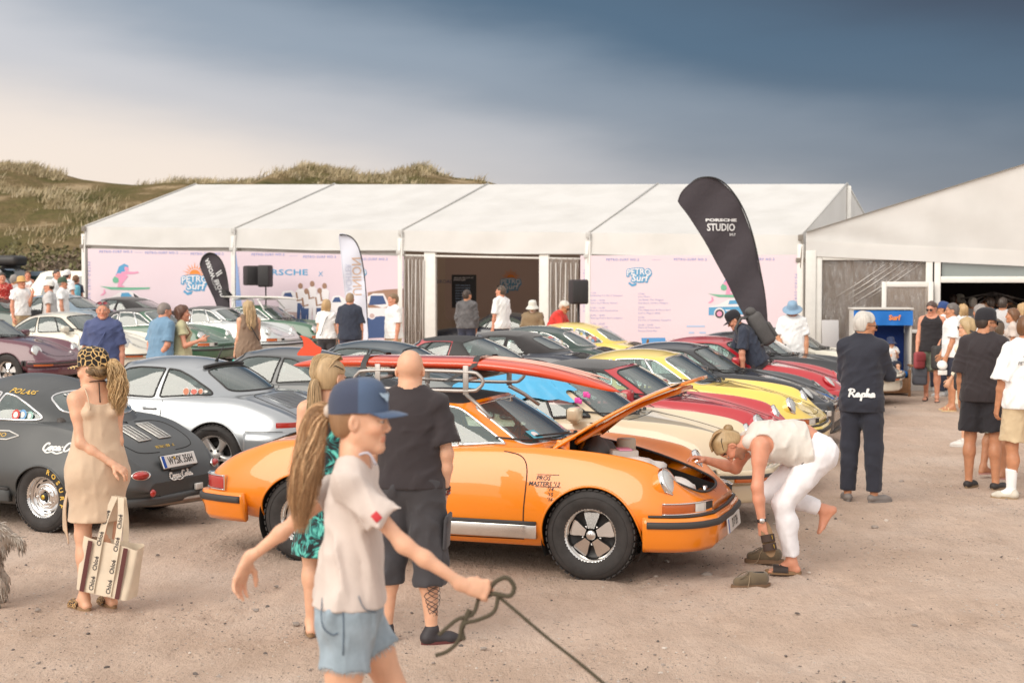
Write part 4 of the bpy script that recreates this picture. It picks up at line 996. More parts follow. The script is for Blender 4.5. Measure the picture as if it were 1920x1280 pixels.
def cap_mesh(sk,kind,mats,parent,yaw=0,tilt=0,name='cap'):
	hs = sk.hs; M = Matrix([[sk.hf[i],sk.hl[i],sk.hu[i],0] for i in range(3)]+[[0,0,0,1]]); M.translation = Vector(sk.hd(-.010,0,.048))
	M = M @ Matrix.Rotation(R(yaw),4,'Z') @ Matrix.Rotation(R(tilt),4,'Y') @ Matrix.Scale(hs,4)
	b = MB(); n = 36
	if kind == 'cap':
		V = []; rows = [(1.0,-.008),(1.0,.012),(.985,.035),(.93,.062),(.80,.088),(.58,.106),(.30,.115),(.0,.118)]
		for s_,z in rows:
			for j in range(n):
				a = 2*math.pi*j/n; k_ = 1+.012*math.cos(6*a)*s_; ca = math.cos(a); V.append((.113*s_*k_*ca-.002-(.004*max(0,ca) if z > .03 else 0),.090*s_*k_*math.sin(a),z+.016*max(0,ca)*s_*min(1,max(0,z)/.06)-.012*max(0,-ca)*s_*(1 if z < .02 else .4)))
		F = [(i*n+j,i*n+(j+1) % n,(i+1)*n+(j+1) % n,(i+1)*n+j) for i in range(len(rows)-1) for j in range(n)]
		b.add([M @ Vector(v) for v in V],F,0)
		for i_,f_ in enumerate(F): b.m[i_] = 1 if math.cos(2*math.pi*((f_[0] % n)+.5)/n) > .25 and len(mats) > 1 else 0
		V = []; na = 15
		for i in range(6):
			t = i/5
			for j in range(na):
				a = R(-62+124*j/(na-1)); ex = t*.074*math.cos(a*.95)**.6; r = 1+0*t; x = .110*math.cos(a)+ex; y = .088*math.sin(a)*(1-.06*t); V.append((x,y,-.004-1.5*y*y*(.5+t*.5)-.016*t*t+.006*t))
		F = [(i*na+j,i*na+j+1,(i+1)*na+j+1,(i+1)*na+j) for i in range(5) for j in range(na-1)]
		top = [M @ Vector(v) for v in V]; bot = [M @ (Vector(v)-Vector((0,0,.004))) for v in V]; b2 = MB(); b2.add(top,F,0); b2.add(bot,[f[::-1] for f in F],0)
		rim = list(range(5*na,6*na)); b2.add([top[i] for i in rim]+[bot[i] for i in rim],[(i,i+1,na+i+1,na+i) for i in range(na-1)],0)
		c = b.build(name,parent,mats); b3 = MB(); b3.lathe([(0,.008),(.007,.006),(.008,0)],10,M @ Matrix.Translation((0,0,.115))); b3.build('cap_button',c,mats); b2.build('brim',c,mats[-1:]); return c,M
	br,ch,fall = {'bucket': (.062,.10,.9),'sun': (.085,.105,.25),'fedora': (.07,.11,.1)}[kind]
	prof = [(0,ch+.008),(.04,ch+.006),(.078,ch-.006),(.094,ch-.035),(.101,.02),(.103,-.002),(.106,-.008),(.103+br*.5,-.014-br*fall*.45),(.103+br,-.012-br*fall),(.103+br,-.016-br*fall),(.103+br*.5,-.019-br*fall*.45),(.104,-.014)]
	b.lathe(prof,36,M @ Matrix.Diagonal((1.06,.88,1,1))); c = b.build('hat',parent,mats[:1])
	if len(mats) > 1: b = MB(); b.lathe([(.1035,.0),(.1045,.002),(.103,.026),(.101,.026)],36,M @ Matrix.Diagonal((1.06,.88,1,1))); b.build('hat_band',c,mats[1:2])
	return c,M
def sunglasses(sk,parent,up=0,back=0,m=None,tilt=0):
	hs = sk.hs; M = Matrix([[sk.hf[i],sk.hl[i],sk.hu[i],0] for i in range(3)]+[[0,0,0,1]]); M.translation = Vector(sk.hd(-back,0,up)); M = M @ Matrix.Rotation(R(tilt),4,'Y') @ Matrix.Scale(hs,4); b = MB()
	for sg in (1,-1):
		v = [Vector((.108-.010*abs(math.cos(a))**2*(1 if math.cos(a)*1 > 0 else .2),sg*(.033+.029*math.cos(a)),.010+.020*math.sin(a))) for a in np.linspace(0,6.283,15)[:-1]]
		b.add([M @ p for p in v]+[M @ (p-Vector((.005,0,0))) for p in v],[list(range(14))]+[(i,(i+1) % 14,14+(i+1) % 14,14+i) for i in range(14)],0)
		b.tube([M @ Vector(p) for p in ((.098,sg*.062,.016),(.06,sg*.078,.016),(-.01,sg*.083,.012),(-.025,sg*.083,.0))],.0028*hs,5)
	b.tube([M @ Vector(p) for p in ((.106,-.008,.016),(.111,0,.018),(.106,.008,.016))],.003*hs,5)
	return b.build('sunglasses',parent,[m or CM['blk']])
RES = {'hi': (.0075,.0032,.0029,.0060),'mid': (.0105,.0046,.0044,.0082),'lo': (.016,.0085,.0072,.0125)}
SKIN = {'fair': srgb(222,172,142),'tan': srgb(196,138,104),'red': srgb(214,150,122),'deep': srgb(150,98,70)}
PEOPLE = []
def person(label,x,y,yaw,res='lo',group=None,skin='tan',hair=('short',(.12,.08,.05)),top=None,bottom=None,shoes=('sneaker',(.6,.6,.6)),hat=None,glasses=None,beard=None,eyes=True,z=None,seed=None,**kw):
	"""one person: a continuous body with hair and clothes as its children. top/bottom are tuples (kind, material, options)"""
	seed = seed or int(abs(x*731+y*917)) % 10000; sk = Sk(**kw); h,hh,hd,hg = RES[res]
	root = empty('person',(x,y,ground_z(x,y) if z is None else z),R(yaw)); tag(root,label,'person',group)
	bare = shoes[0] in ('bare','none','sandal','flipflop'); V,F = sk.body(h,hh,hd,bare)
	me = mesh('body',V,F); c0 = np.array(SKIN[skin]) if isinstance(skin,str) else np.array(skin); cols = np.tile(c0,(len(V),1))
	p = (V-sk.C)/sk.hs; f = p@sk.hf; l = p@sk.hl; u = p@sk.hu; hm = (np.abs(l) < .1) & (np.abs(u) < .14) & (np.abs(f) < .14)
	def paint_(m,c,a): cols[m] = cols[m]*(1-a)+np.array(c)*a
	paint_(hm & (f > .066) & (np.abs(l) < .024-abs(0)) & (u > -.0665) & (u < -.043),c0*np.array([.86,.46,.44]),.65)
	bc = np.array(hair[1])*.7; paint_(hm & (f > .055) & (np.abs(l) > .012) & (np.abs(l) < .052) & (u > .029-.14*(np.abs(l)-.03)**1*0) & (u < .038),bc,.6)
	paint_(hm & (f > .06) & (np.abs(np.abs(l)-.032) < .016) & (np.abs(u-.013) < .0075),c0*.30,.55)
	paint_(hm & (f > .03) & (np.abs(np.abs(l)-.045) < .02) & (np.abs(u+.02) < .018),c0*np.array([1.03,.84,.80]),.35)
	if beard: paint_(hm & (f > .0) & (u < -.026) & (u > -.125) & ~((np.abs(l) < .024) & (u > -.066) & (u < -.045) & (f > .07)) & (f > -.01+(-.03-u)*.3),beard,.62)
	set_tint(me,cols); body = link('body',me,root,[skin_material()])
	U,P,Fd,Lt = sk.U,sk.P,sk.F,sk.Lt; q = sk.q
	if eyes and res != 'lo':
		for sg in (1,-1):
			b = MB(); M = frame_M(sk.hd(.0812,sg*.0315,.0128),sk.hl,sk.hu,sk.hf); r = .0125*sk.hs; k0 = 10
			rows = [(math.sin(a),math.cos(a)) for a in np.linspace(.02,1.5,9)]
			v,ff = lathe_geo([(r*a,r*c) for a,c in rows],14); b.add([M @ Vector(t) for t in v],ff); b.m = [1 if i//14 < 2 else (2 if i//14 < 3 else 0) for i in range(len(ff))]
			b.build('eye',root,[mat('eye_white',(.62,.58,.55),.15,coat=1),mat('pupil',(.01,.01,.01),.1,coat=1),mat('iris',(.10,.13,.14),.1,coat=1)])
	def garment(name,prims,m,amp=.004,post=None,sc=1.0,parent=None):
		fn = folds(amp,seed+len(name),sc); nb = sk.Nb+U*.02
		def ps(D,X,Y,Z):
			w = np.clip((np.sqrt((X-nb[0])**2+(Y-nb[1])**2+(Z-nb[2])**2)-.10)/.10,0,1); D = D+(fn(D,X,Y,Z)-D)*w; return post(D,X,Y,Z) if post else D
		v,ff = skin_mesh(prims,hg,ps); me = mesh(name,v,ff); return link(name,me,parent or root,[m])
	def plane(D,X,Y,Z,p,n): n = nv(n); return np.maximum(D,(X-p[0])*n[0]+(Y-p[1])*n[1]+(Z-p[2])*n[2])
	def sphere_cut(D,X,Y,Z,c,r): return np.maximum(D,r-np.sqrt((X-c[0])**2+(Y-c[1])**2+(Z-c[2])**2))
	parts = {'sk': sk,'body': body}
	def leg_cloth(frac,off,flare,amp):
		pr = [];
		for i,(hp,kn,an,fd,up) in enumerate(sk.legs):
			o = sk.lp[i]; tot = .245+.243
			if frac <= .5:
				e = hp+(kn-hp)*frac*2; d = nv(kn-hp); pr.append(Pr(hp+d*-.01,e+d*.04,o[0].ra+off,o[0].ra*.80+off+flare,k=.04,cuts=[(e,d)]))
			else:
				t = (frac-.5)*2; e = kn+(an-kn)*t; d = nv(an-kn); pr += [a.off(off) for a in o[:2]]+[a.off(off,None,[(e,d)]) for a in o[2:]]; pr.append(Pr(hp,kn,o[0].ra+off,o[1].rb+off+flare*.6,k=.03)); pr.append(Pr(kn,e+d*.03,o[1].rb+off+flare*.6,max(o[3].rb+off+flare,.03),k=.03,cuts=[(e,d)]))
		return pr
	def waist(pr,off,hi):
		wc = [(P+U*hi*sk.H,U)]; t = [a.off(min(off,.013),None,wc) for a in (sk.T[0],sk.T[3])]
		if kw.get('belly'): t.append(sk.T[-1].off(min(off,.013),None,wc))
		return t+pr,wc
	if bottom:
		kind,bm,o = bottom[0],bottom[1],(bottom[2] if len(bottom) > 2 else {})
		fr,off,fl = {'trousers': (.965,.012,.022),'slim': (.90,.011,.005),'shorts': (.42,.022,.03),'long_shorts': (.60,.026,.035),'hotpants': (.21,.014,.016),'skirt': (0,0,0)}[kind]
		fr = o.get('frac',fr); fl = o.get('flare',fl)
		if kind != 'skirt':
			pr,wp = waist(leg_cloth(fr,off,fl,.004),off,o.get('waist',.055)); parts['bottom'] = garment(kind if kind != 'slim' else 'trousers',pr,bm,o.get('amp',.0045),None,o.get('sc',1))
	if top:
		kind,tm,o = top[0],top[1],(top[2] if len(top) > 2 else {})
		off = o.get('off',.016 if kind != 'jacket' else .022); hem = o.get('hem',-.02); pr = [a.off(off) for a in sk.T]
		hemp = P+U*hem*sk.H; chw = (sk.T[1].rb+off); wide = o.get('wide',1.0)
		pr.append(Pr(sk.Ch-U*.02,hemp-U*.02,chw*.97*wide,max(chw*1.0,abs(sk.legs[0][0][1]-P[1])+sk.T[3].ra+.020)*wide*o.get('flare',1.0),.74,sk.F1,k=.05))
		sl = o.get('sleeve',.55 if kind == 'tee' else 0)
		if kind in ('tee','shirt','jacket','longsleeve'):
			for i,(sh,el,wr,ud,fd) in enumerate(sk.arms):
				a = sk.ap[i]; sf = o.get('sflare',.02)
				if sl <= 1: e = sh+(el-sh)*sl; pr.append(Pr(sh,e+ud*.05,a[0].ra+off-.006,a[0].rb*.95+off+sf*1.2,k=.025,cuts=[(e,ud)]))
				else: e = el+(wr-el)*(sl-1); pr.append(Pr(sh,el,a[0].ra+off,a[1].rb+off+.006,k=.04)); pr.append(Pr(el,e+fd*.03,a[1].rb+off+.006,a[3].rb+off+.006,k=.03,cuts=[(e,fd)]))
			nk = sk.Nb+U*.050*q+Fd*.015; nr = o.get('neck',.086)*q
			def post(D,X,Y,Z):
				D = sphere_cut(D,X,Y,Z,nk,nr); D = plane(D,X,Y,Z,hemp,-U)
				return D
		else:                                        # sleeveless: vest or dress
			pr = [a.off(off) for i,a in enumerate(sk.T) if i != 4 and i not in (5,6)]+pr[-1:]; dn = o.get('scoop',.10)*q
			pr = [a for a in pr]; pr += [Pr(sk.Nb-U*.012*sk.H+Lt*sg*o.get('strap',.075)*q-Fd*.03*q,sk.Ch+Lt*sg*o.get('strap',.075)*q+Fd*sgf*.07*q,o.get('strapr',.03)*q,.05*q,k=.02) for sg in (1,-1) for sgf in (1,-1)]
			def post(D,X,Y,Z):
				D = sphere_cut(D,X,Y,Z,sk.Nb+Fd*.06*q+U*.02*q,dn); D = sphere_cut(D,X,Y,Z,sk.Nb-Fd*.06*q+U*.03*q,o.get('back',dn*.8))
				for i in (0,1): D = sphere_cut(D,X,Y,Z,sk.sj[i]-U*.01+Lt*(.02 if i == 0 else -.02),o.get('armhole',.075)*q)
				return plane(D,X,Y,Z,hemp,-U)
			if kind == 'dress':
				hz = o['hemz']; pr.append(Pr(P+U*.03,np.array([P[0]+o.get('dx',0),P[1],hz-.03]),sk.T[0].ra+off,o.get('hemr',.22)*q,o.get('flat',.85),sk.F1,k=.05)); base_post = post
				def post(D,X,Y,Z):
					hp0 = hemp; D = sphere_cut(D,X,Y,Z,sk.Nb+Fd*.06*q+U*.02*q,dn); D = sphere_cut(D,X,Y,Z,sk.Nb-Fd*.06*q+U*.03*q,o.get('back',dn*.8))
					for i in (0,1): D = sphere_cut(D,X,Y,Z,sk.sj[i]+Lt*(.02 if i == 0 else -.02),o.get('armhole',.075)*q)
					return plane(D,X,Y,Z,(0,0,hz),(o.get('hx',0),o.get('hy',0),-1))
		parts['top'] = garment({'tee': 't_shirt','vest': 'vest_top','jacket': 'jacket','longsleeve': 'shirt','shirt': 'shirt','dress': 'dress'}[kind],pr,tm,o.get('amp',.008),post,o.get('sc',1))
		if o.get('collar'):
			b = MB(); cr = .066*q; ring = [np.array(sk.Nb+U*.012*q+Fd*(.012+.85*cr*math.cos(a))+Lt*cr*1.12*math.sin(a)-U*.022*math.cos(a)*(1 if math.cos(a) > 0 else .2)) for a in np.linspace(.28,6.0,22)]
			v = []
			for pnt in ring: v += [pnt+U*.030*q,pnt+nv(pnt-sk.Nb)*.012-U*.006*q]
			b.add(v,[(2*i,2*i+1,2*i+3,2*i+2) for i in range(21)]); b.build('collar',parts['top'],[tm])
	# shoes
	for i,(hp,kn,an,fd,up) in enumerate(sk.legs):
		kind,c = shoes[0],shoes[1]
		if kind in ('bare','none') or (shoes[-1] == 'only_left' and i == 1): continue
		c = c if isinstance(c,bpy.types.Material) else mat('shoe_%s_%d_%d_%d' % (kind,*[int(t*255) for t in c]),c,.6,bump=.2,bscale=150,var=.1)
		sd_ = np.cross(up,fd); FH = sk.FH; sole = an-up*FH
		b = MB(); n = 20; out = []
		for j in range(n):
			a = 2*math.pi*j/n; ca,sa = math.cos(a),math.sin(a); out.append(sole+fd*(.062+.130*ca)*q*1.0+sd_*(.044+.006*ca)*sa*q)
		th = .024 if kind != 'flipflop' else .016
		v = [o_+up*th*q for o_ in out]+[o_-up*.002 for o_ in out]; b.add(v,[list(range(n))],0,False); b.add(v,[(j,(j+1) % n,n+(j+1) % n,n+j) for j in range(n)],0)
		if kind in ('sandal','flipflop'):
			m2 = c; par = b.build('sandal',root,[mat('cork_sole',(.28,.17,.09),.8,bump=.3) if kind == 'sandal' else c]); bb = MB()
			for (xx,w) in (((.055,.030),(.105,.028)) if kind == 'sandal' else ((.085,.008),)):
				pts = [sole+fd*xx*q+sd_*(.050*math.cos(t))*q+up*(.018+.052*math.sin(t)*(1.0-xx*2.2))*q for t in np.linspace(-.1,3.24,12)]; v = []
				for pt in pts: v += [pt+fd*w*q,pt-fd*w*q]
				bb.add(v,[(2*j,2*j+1,2*j+3,2*j+2) for j in range(11)]); v2 = [np.array(t)+up*.005 for t in v]; bb.add(v2,[(2*j,2*j+2,2*j+3,2*j+1) for j in range(11)])
			bb.build('strap',par,[m2])
		else:
			heel,ball,toe = an-up*(FH-.04*q)-fd*.028*q,an+fd*.11*q-up*(FH-.032*q),an+fd*.155*q-up*(FH-.026*q); rz = {'sneaker': 1.12,'loafer': 1.0,'boot': 1.12}[kind]
			pr = [Pr(heel,ball,.036*q*rz,.040*q*rz,.85,up,k=.02),Pr(ball,toe,.040*q*rz,.030*q*rz,.85,up,k=.02)]
			if kind != 'loafer': pr.append(Pr(heel+up*.01,an+up*.012,.042*q,.045*q,k=.02))
			else: pr.append(Pr(heel+up*.0,an-up*.035*q,.038*q,.038*q,k=.02))
			v,ff = skin_mesh(pr,min(hg,.009),lambda D,X,Y,Z: plane(D,X,Y,Z,sole+up*.012*q,-up)); so = shoes[2] if len(shoes) > 2 and not isinstance(shoes[2],str) else (.6,.58,.55)
			sh = link('shoe',mesh('shoe',v,ff),root,[c]); b.build('sole',sh,[mat('sole_%d_%d' % (int(so[0]*255),int(so[2]*255)),so,.7)])
	# hair
	hk,hc = hair[0],np.array(hair[1]); hm_ = hairmat('%d_%d_%d' % tuple(int(t*255) for t in hc),tuple(hc)); hd_ = sk.hd; hs = sk.hs; A = [sk.hf,sk.hl,sk.hu]
	if hk != 'bald':
		puff = {'short': .010,'crop': .005,'long': .014,'pony': .009,'bob': .018,'curly': .024,'bun': .010}[hk]
		if hat: puff = min(puff,.003)
		pr = [Pr(hd_(-.014,0,.044),None,(np.array([.098,.077,.091])+puff)*hs,A=A,k=.02),Pr(hd_(-.05,0,.0),None,(np.array([.052,.066,.075])+puff)*hs,A=A,k=.03)]
		if hk in ('long','bob','curly'):
			dn = {'long': -.20,'bob': -.09,'curly': -.14}[hk]
			for sg in (1,-1,0): pr.append(Pr(hd_(-.03,sg*.062,.02),hd_(-.045-.01*abs(dn),sg*.070,dn),.038*hs,.034*hs,k=.03))
		r2 = np.random.default_rng(seed)
		ph = r2.uniform(0,6,3)
		def hp_(D,X,Y,Z):
			pf = ((X-sk.C[0])*sk.hf[0]+(Y-sk.C[1])*sk.hf[1]+(Z-sk.C[2])*sk.hf[2])/hs; pu = ((X-sk.C[0])*sk.hu[0]+(Y-sk.C[1])*sk.hu[1]+(Z-sk.C[2])*sk.hu[2])/hs; pl = ((X-sk.C[0])*sk.hl[0]+(Y-sk.C[1])*sk.hl[1]+(Z-sk.C[2])*sk.hl[2])/hs
			D = D+.0035*(np.sin(90*pl+ph[0]+30*pf)+np.sin(70*pf+ph[1]+40*pl))*hs*(.5 if hk in ('crop',) else 1)
			face = (pf*.80-pu*.62-.012)*hs                    # in front of the hairline
			D = np.maximum(D,face); ear = np.maximum(pf+.0,-(pu-.03)) ; D = np.maximum(D,np.minimum((pf+.018)*hs,(.035-pu)*hs)) if hk not in ('long','bob','curly') else np.maximum(D,np.minimum((pf-.02)*hs,(.03-pu)*hs))
			nape = {'short': -.055,'crop': -.05,'pony': -.06,'bun': -.06}.get(hk,-.30); return np.maximum(D,(nape-pu)*hs)
		v,ff = skin_mesh(pr,min(hh*1.3,.012),hp_,1); me2 = mesh('hair',v,ff); rr = np.random.default_rng(seed+3); set_tint(me2,hc*(1+.0*rr.normal(size=(len(v),1)))); parts['hair'] = link('hair',me2,root,[hm_])
	if hat:
		hatm = hat[1] if isinstance(hat[1],(list,tuple)) else [hat[1]]; parts['hat'],parts['hatM'] = cap_mesh(sk,hat[0],list(hatm),root,hat[2] if len(hat) > 2 else 0,hat[3] if len(hat) > 3 else -6)
	if glasses: parts['glasses'] = sunglasses(sk,root,*(glasses if isinstance(glasses,tuple) else ()))
	parts['root'] = root; parts['hairm'] = hm_; parts['garment'] = garment; PEOPLE.append(label); return parts
# ================================================================ ground, dune, sky-line
def gz(x,y): return ground_z(x,y)+.2*sm((-x-9.5)/3)*sm((y-27)/6)+.18*sm((7.1-y)/2)
ground_z0 = ground_z
def ground_z(x,y): return ground_z0(x,y)+.2*sm((-x-9.5)/3)*sm((y-27)/6)+.145*sm((7.1-y)/1.6)
def vn(x,y,s,o=0):
	"""cheap smooth noise"""
	return (math.sin(x*s*1.3+o)*math.cos(y*s*.9-o*1.7)+math.sin((x+y)*s*.71+2.1*o)+math.sin((x*.6-y)*s*1.93+o*3.3)*.5)/2.5
def sand_material():
	m = bpy.data.materials.new('sandy_gravel'); m.use_nodes = True; N = m.node_tree.nodes; L = m.node_tree.links; b = N['Principled BSDF']
	b.inputs['Roughness'].default_value = .95; b.inputs['Specular IOR Level'].default_value = .15
	tc = N.new('ShaderNodeTexCoord')
	def noise(sc,det=5,ro=.6,st=None):
		n = N.new('ShaderNodeTexNoise'); n.inputs['Scale'].default_value = sc; n.inputs['Detail'].default_value = det; n.inputs['Roughness'].default_value = ro
		if st:
			mp = N.new('ShaderNodeMapping'); mp.inputs['Scale'].default_value = st; mp.inputs['Rotation'].default_value = (0,0,R(18)); L.new(tc.outputs['Object'],mp.inputs[0]); L.new(mp.outputs[0],n.inputs[0])
		else: L.new(tc.outputs['Object'],n.inputs[0])
		return n.outputs[0]
	def ramp(f,stops):
		r = N.new('ShaderNodeValToRGB'); e = r.color_ramp.elements
		while len(e) < len(stops): e.new(.5)
		for el,(p,c) in zip(e,stops): el.position = p; el.color = (*c,1)
		L.new(f,r.inputs[0]); return r.outputs[0]
	def mix(f,a,c,mode='MIX'):
		x = N.new('ShaderNodeMix'); x.data_type = 'RGBA'; x.blend_type = mode
		if isinstance(f,float): x.inputs[0].default_value = f
		else: L.new(f,x.inputs[0])
		L.new(a,x.inputs[6]); L.new(c,x.inputs[7]) if not isinstance(c,tuple) else setattr(x.inputs[7],'default_value',(*c,1)); return x.outputs[2]
	base = ramp(noise(.55,6,.65),[(.28,(.535,.39,.30)),(.5,(.64,.49,.395)),(.72,(.70,.57,.485))])
	c = mix(.55,base,ramp(noise(3.2,8,.75,(1,.35,1)),[(.3,(.74,.71,.69)),(.6,(1.08,1.07,1.06))]),'MULTIPLY')
	grain = ramp(noise(95,3,.7),[(.30,(.62,.59,.57)),(.44,(1,1,1)),(.64,(1,1,1)),(.78,(1.25,1.23,1.21))]); c = mix(.75,c,grain,'MULTIPLY')
	vo = N.new('ShaderNodeTexVoronoi'); vo.inputs['Scale'].default_value = 21; L.new(tc.outputs['Object'],vo.inputs[0])
	peb = ramp(vo.outputs['Distance'],[(.16,(1,1,1)),(.24,(0,0,0))]); sel = ramp(noise(1.5,5,.65,(1,.45,1)),[(.44,(0,0,0)),(.60,(1,1,1))])
	mm = N.new('ShaderNodeMath'); mm.operation = 'MULTIPLY'; L.new(peb,mm.inputs[0]); L.new(sel,mm.inputs[1])
	pc = ramp(vo.outputs['Color'],[(.25,(.15,.12,.11)),(.5,(.33,.27,.24)),(.62,(.55,.46,.40)),(.85,(.70,.64,.59))]); c = mix(mm.outputs[0],c,pc)
	vo2 = N.new('ShaderNodeTexVoronoi'); vo2.inputs['Scale'].default_value = 48; L.new(tc.outputs['Object'],vo2.inputs[0]); p2 = ramp(vo2.outputs['Distance'],[(.14,(1,1,1)),(.24,(0,0,0))]); m2 = N.new('ShaderNodeMath'); m2.operation = 'MULTIPLY'; L.new(p2,m2.inputs[0]); L.new(ramp(noise(1.9,5,.65,(1,.4,1)),[(.42,(0,0,0)),(.60,(.95,.95,.95))]),m2.inputs[1]); c = mix(m2.outputs[0],c,ramp(vo2.outputs['Color'],[(.3,(.15,.12,.105)),(.55,(.36,.29,.25)),(.8,(.70,.63,.57))]))
	L.new(c,b.inputs['Base Color'])
	def madd(a,k,d=None):
		n = N.new('ShaderNodeMath'); n.operation = 'MULTIPLY_ADD'; L.new(a,n.inputs[0]); n.inputs[1].default_value = k
		if d is None: n.inputs[2].default_value = 0
		else: L.new(d,n.inputs[2])
		return n.outputs[0]
	h = madd(noise(2.6,8,.72,(1,.4,1)),1.0,madd(noise(7,7,.7,(1,.16,1)),.5,madd(noise(16,6,.7),.55,madd(noise(110,3,.6),.16,madd(mm.outputs[0],.14,madd(m2.outputs[0],.07))))))
	bp = N.new('ShaderNodeBump'); bp.inputs['Strength'].default_value = 1; bp.inputs['Distance'].default_value = .06; L.new(h,bp.inputs['Height']); L.new(bp.outputs[0],b.inputs['Normal'])
	return m
def build_ground():
	xs = np.unique(np.concatenate([[-600,-250,-120,-70],np.linspace(-45,45,91),np.linspace(-7,8,201),[70,120,250,600]])); ys = np.unique(np.concatenate([[-300,-60,-10,0],np.linspace(2,60,117),np.linspace(7,15,121),[75,100,200,500,1200]]))
	rg = np.random.default_rng(21); fp = [(rg.uniform(-5,7),rg.uniform(7.2,15),rg.uniform(0,6.28),rg.uniform(.010,.024)) for _ in range(420)]; cell = {}
	for q in fp:
		for i in (-1,0,1):
			for j in (-1,0,1): cell.setdefault((int(q[0]//.5)+i,int(q[1]//.5)+j),[]).append(q)
	def marks(x,y):
		z = 0
		for fx,fy,a,d in cell.get((int(x//.5),int(y//.5)),()):
			u_,w_ = (x-fx)*math.cos(a)+(y-fy)*math.sin(a),-(x-fx)*math.sin(a)+(y-fy)*math.cos(a); r = (u_/.14)**2+(w_/.06)**2; z += d*(.5*math.exp(-(r-1.9)**2)-math.exp(-r*r))
		for k,x0,sl in ((0,1.2,-.42),(1,2.65,-.42),(2,-3.2,.25),(3,-1.8,.25),(4,4.6,.10),(5,6.0,.10)):
			e = x-(x0+sl*(y-9)+.12*math.sin(y*.7+k)); z -= .016*math.exp(-(e/.09)**2)-.007*math.exp(-((abs(e)-.16)/.05)**2)
		return z
	V = [(x,y,ground_z(x,y)+(marks(x,y) if 7 < y < 15 and -7 < x < 8 else 0)+(.012*vn(x,y,3.1,1)+.008*vn(x,y,7.3,2) if 6 < y < 30 and abs(x) < 12 else 0)+(sm((y-44)/25)*1.6 if x < 12 else sm((y-44)/25)*1.6*sm((30-x)/18))) for x in xs for y in ys]
	n = len(ys); F = [(i*n+j,(i+1)*n+j,(i+1)*n+j+1,i*n+j+1) for i in range(len(xs)-1) for j in range(n-1)]
	o = link('ground',mesh('ground',V,F),None,[sand_material()]); tag(o,kind='structure')
	# loose stones pressed into the sand
	rg = np.random.default_rng(11); b = MB(); ico = bmesh.new(); bmesh.ops.create_icosphere(ico,subdivisions=1,radius=1); iv = np.array([v.co[:] for v in ico.verts]); jf = [[v.index for v in f.verts] for f in ico.faces]; ico.free()
	for i in range(17000):
		y = 6.8+ (rg.uniform(0,1)**1.4)*20; hw = y*.39; x = rg.uniform(-hw,hw); r = .0046*(1+rg.pareto(3.2)); r = min(r,.024)
		if vn(x*.5,y,1.6,6)+.7*vn(x*.4,y,4.3,7)+.25 < rg.uniform(-.2,.9): continue
		v = iv*rg.uniform(.6,1.2,(len(iv),1))*np.array([r,r*rg.uniform(.6,1),r*rg.uniform(.4,.7)]); a = rg.uniform(0,6.28); c,s_ = math.cos(a),math.sin(a)
		v = np.column_stack([v[:,0]*c-v[:,1]*s_+x,v[:,0]*s_+v[:,1]*c+y,v[:,2]+ground_z(x,y)+.012*vn(x,y,3.1,1)+.008*vn(x,y,7.3,2)+r*.15]); b.add(v,jf,int(rg.uniform(0,3)),False)
	o = b.build('gravel',None,[mat('stone_dark',(.13,.11,.10),.9,var=.3),mat('stone_mid',(.30,.255,.225),.9,var=.3),mat('stone_pale',(.55,.48,.42),.9,var=.2)]); tag(o,'loose pebbles scattered over the sandy ground','gravel',kind='stuff')
	for u,v,s in ((1180,1035,.028),(560,960,.03),(1370,970,.035),(1640,992,.026),(1690,905,.024),(190,1080,.02),(555,1176,.022),(480,1150,.018),(1325,1083,.035)):
		Y = 2.15*FPX/(v-525); p = at(u,v,Y); me = bpy.data.meshes.new('stone'); bm = bmesh.new(); bmesh.ops.create_icosphere(bm,subdivisions=2,radius=1)
		for q in bm.verts: k = 1+.22*vn(q.co.x*3,q.co.y*3+q.co.z*2,1,u); q.co = Vector((q.co.x*s*k*1.3,q.co.y*s*k,q.co.z*s*.6*k))
		bm.to_mesh(me); bm.free(); o = link('stone',me,None,[MATS['stone_mid']],(p.x,p.y,ground_z(p.x,p.y)+s*.3),u); tag(o,'small brown stone lying loose on the sand','stone','loose stones on the sand')
build_ground()
RIDGE = [(-1500,9),(-420,9.5),(-150,10.6),(0,312),(60,315),(120,328),(160,339),(215,346),(260,349),(330,349),(430,345),(500,342),(545,332),(575,310),(600,315),(640,320),(690,328),(740,325),(790,314),(815,320),(850,333),(900,337),(935,346),(975,362),(1050,420),(1200,500),(1500,560)]
def dune_h(x,y):
	u = 960+x*FPX/110; us = [r[0] for r in RIDGE]; zs = [(2.15+(525-r[1])/FPX*110) if r[1] > 100 else r[1]+.4 for r in RIDGE]
	top = np.interp(u,us,zs); t = (y-50)/60; n = .55*vn(x,y,.16,3)+.3*vn(x,y,.41,5)+.14*vn(x,y,1.1,9)
	if t <= 1: s = max(0,t); k = (.62*s+.38*sm(s)); z = 1.2+(top-1.2)*k+n*1.15*math.sin(math.pi*min(1,s))**.7+n*.12
	else: z = top-(t-1)*9+n*.2
	return max(z,-2)
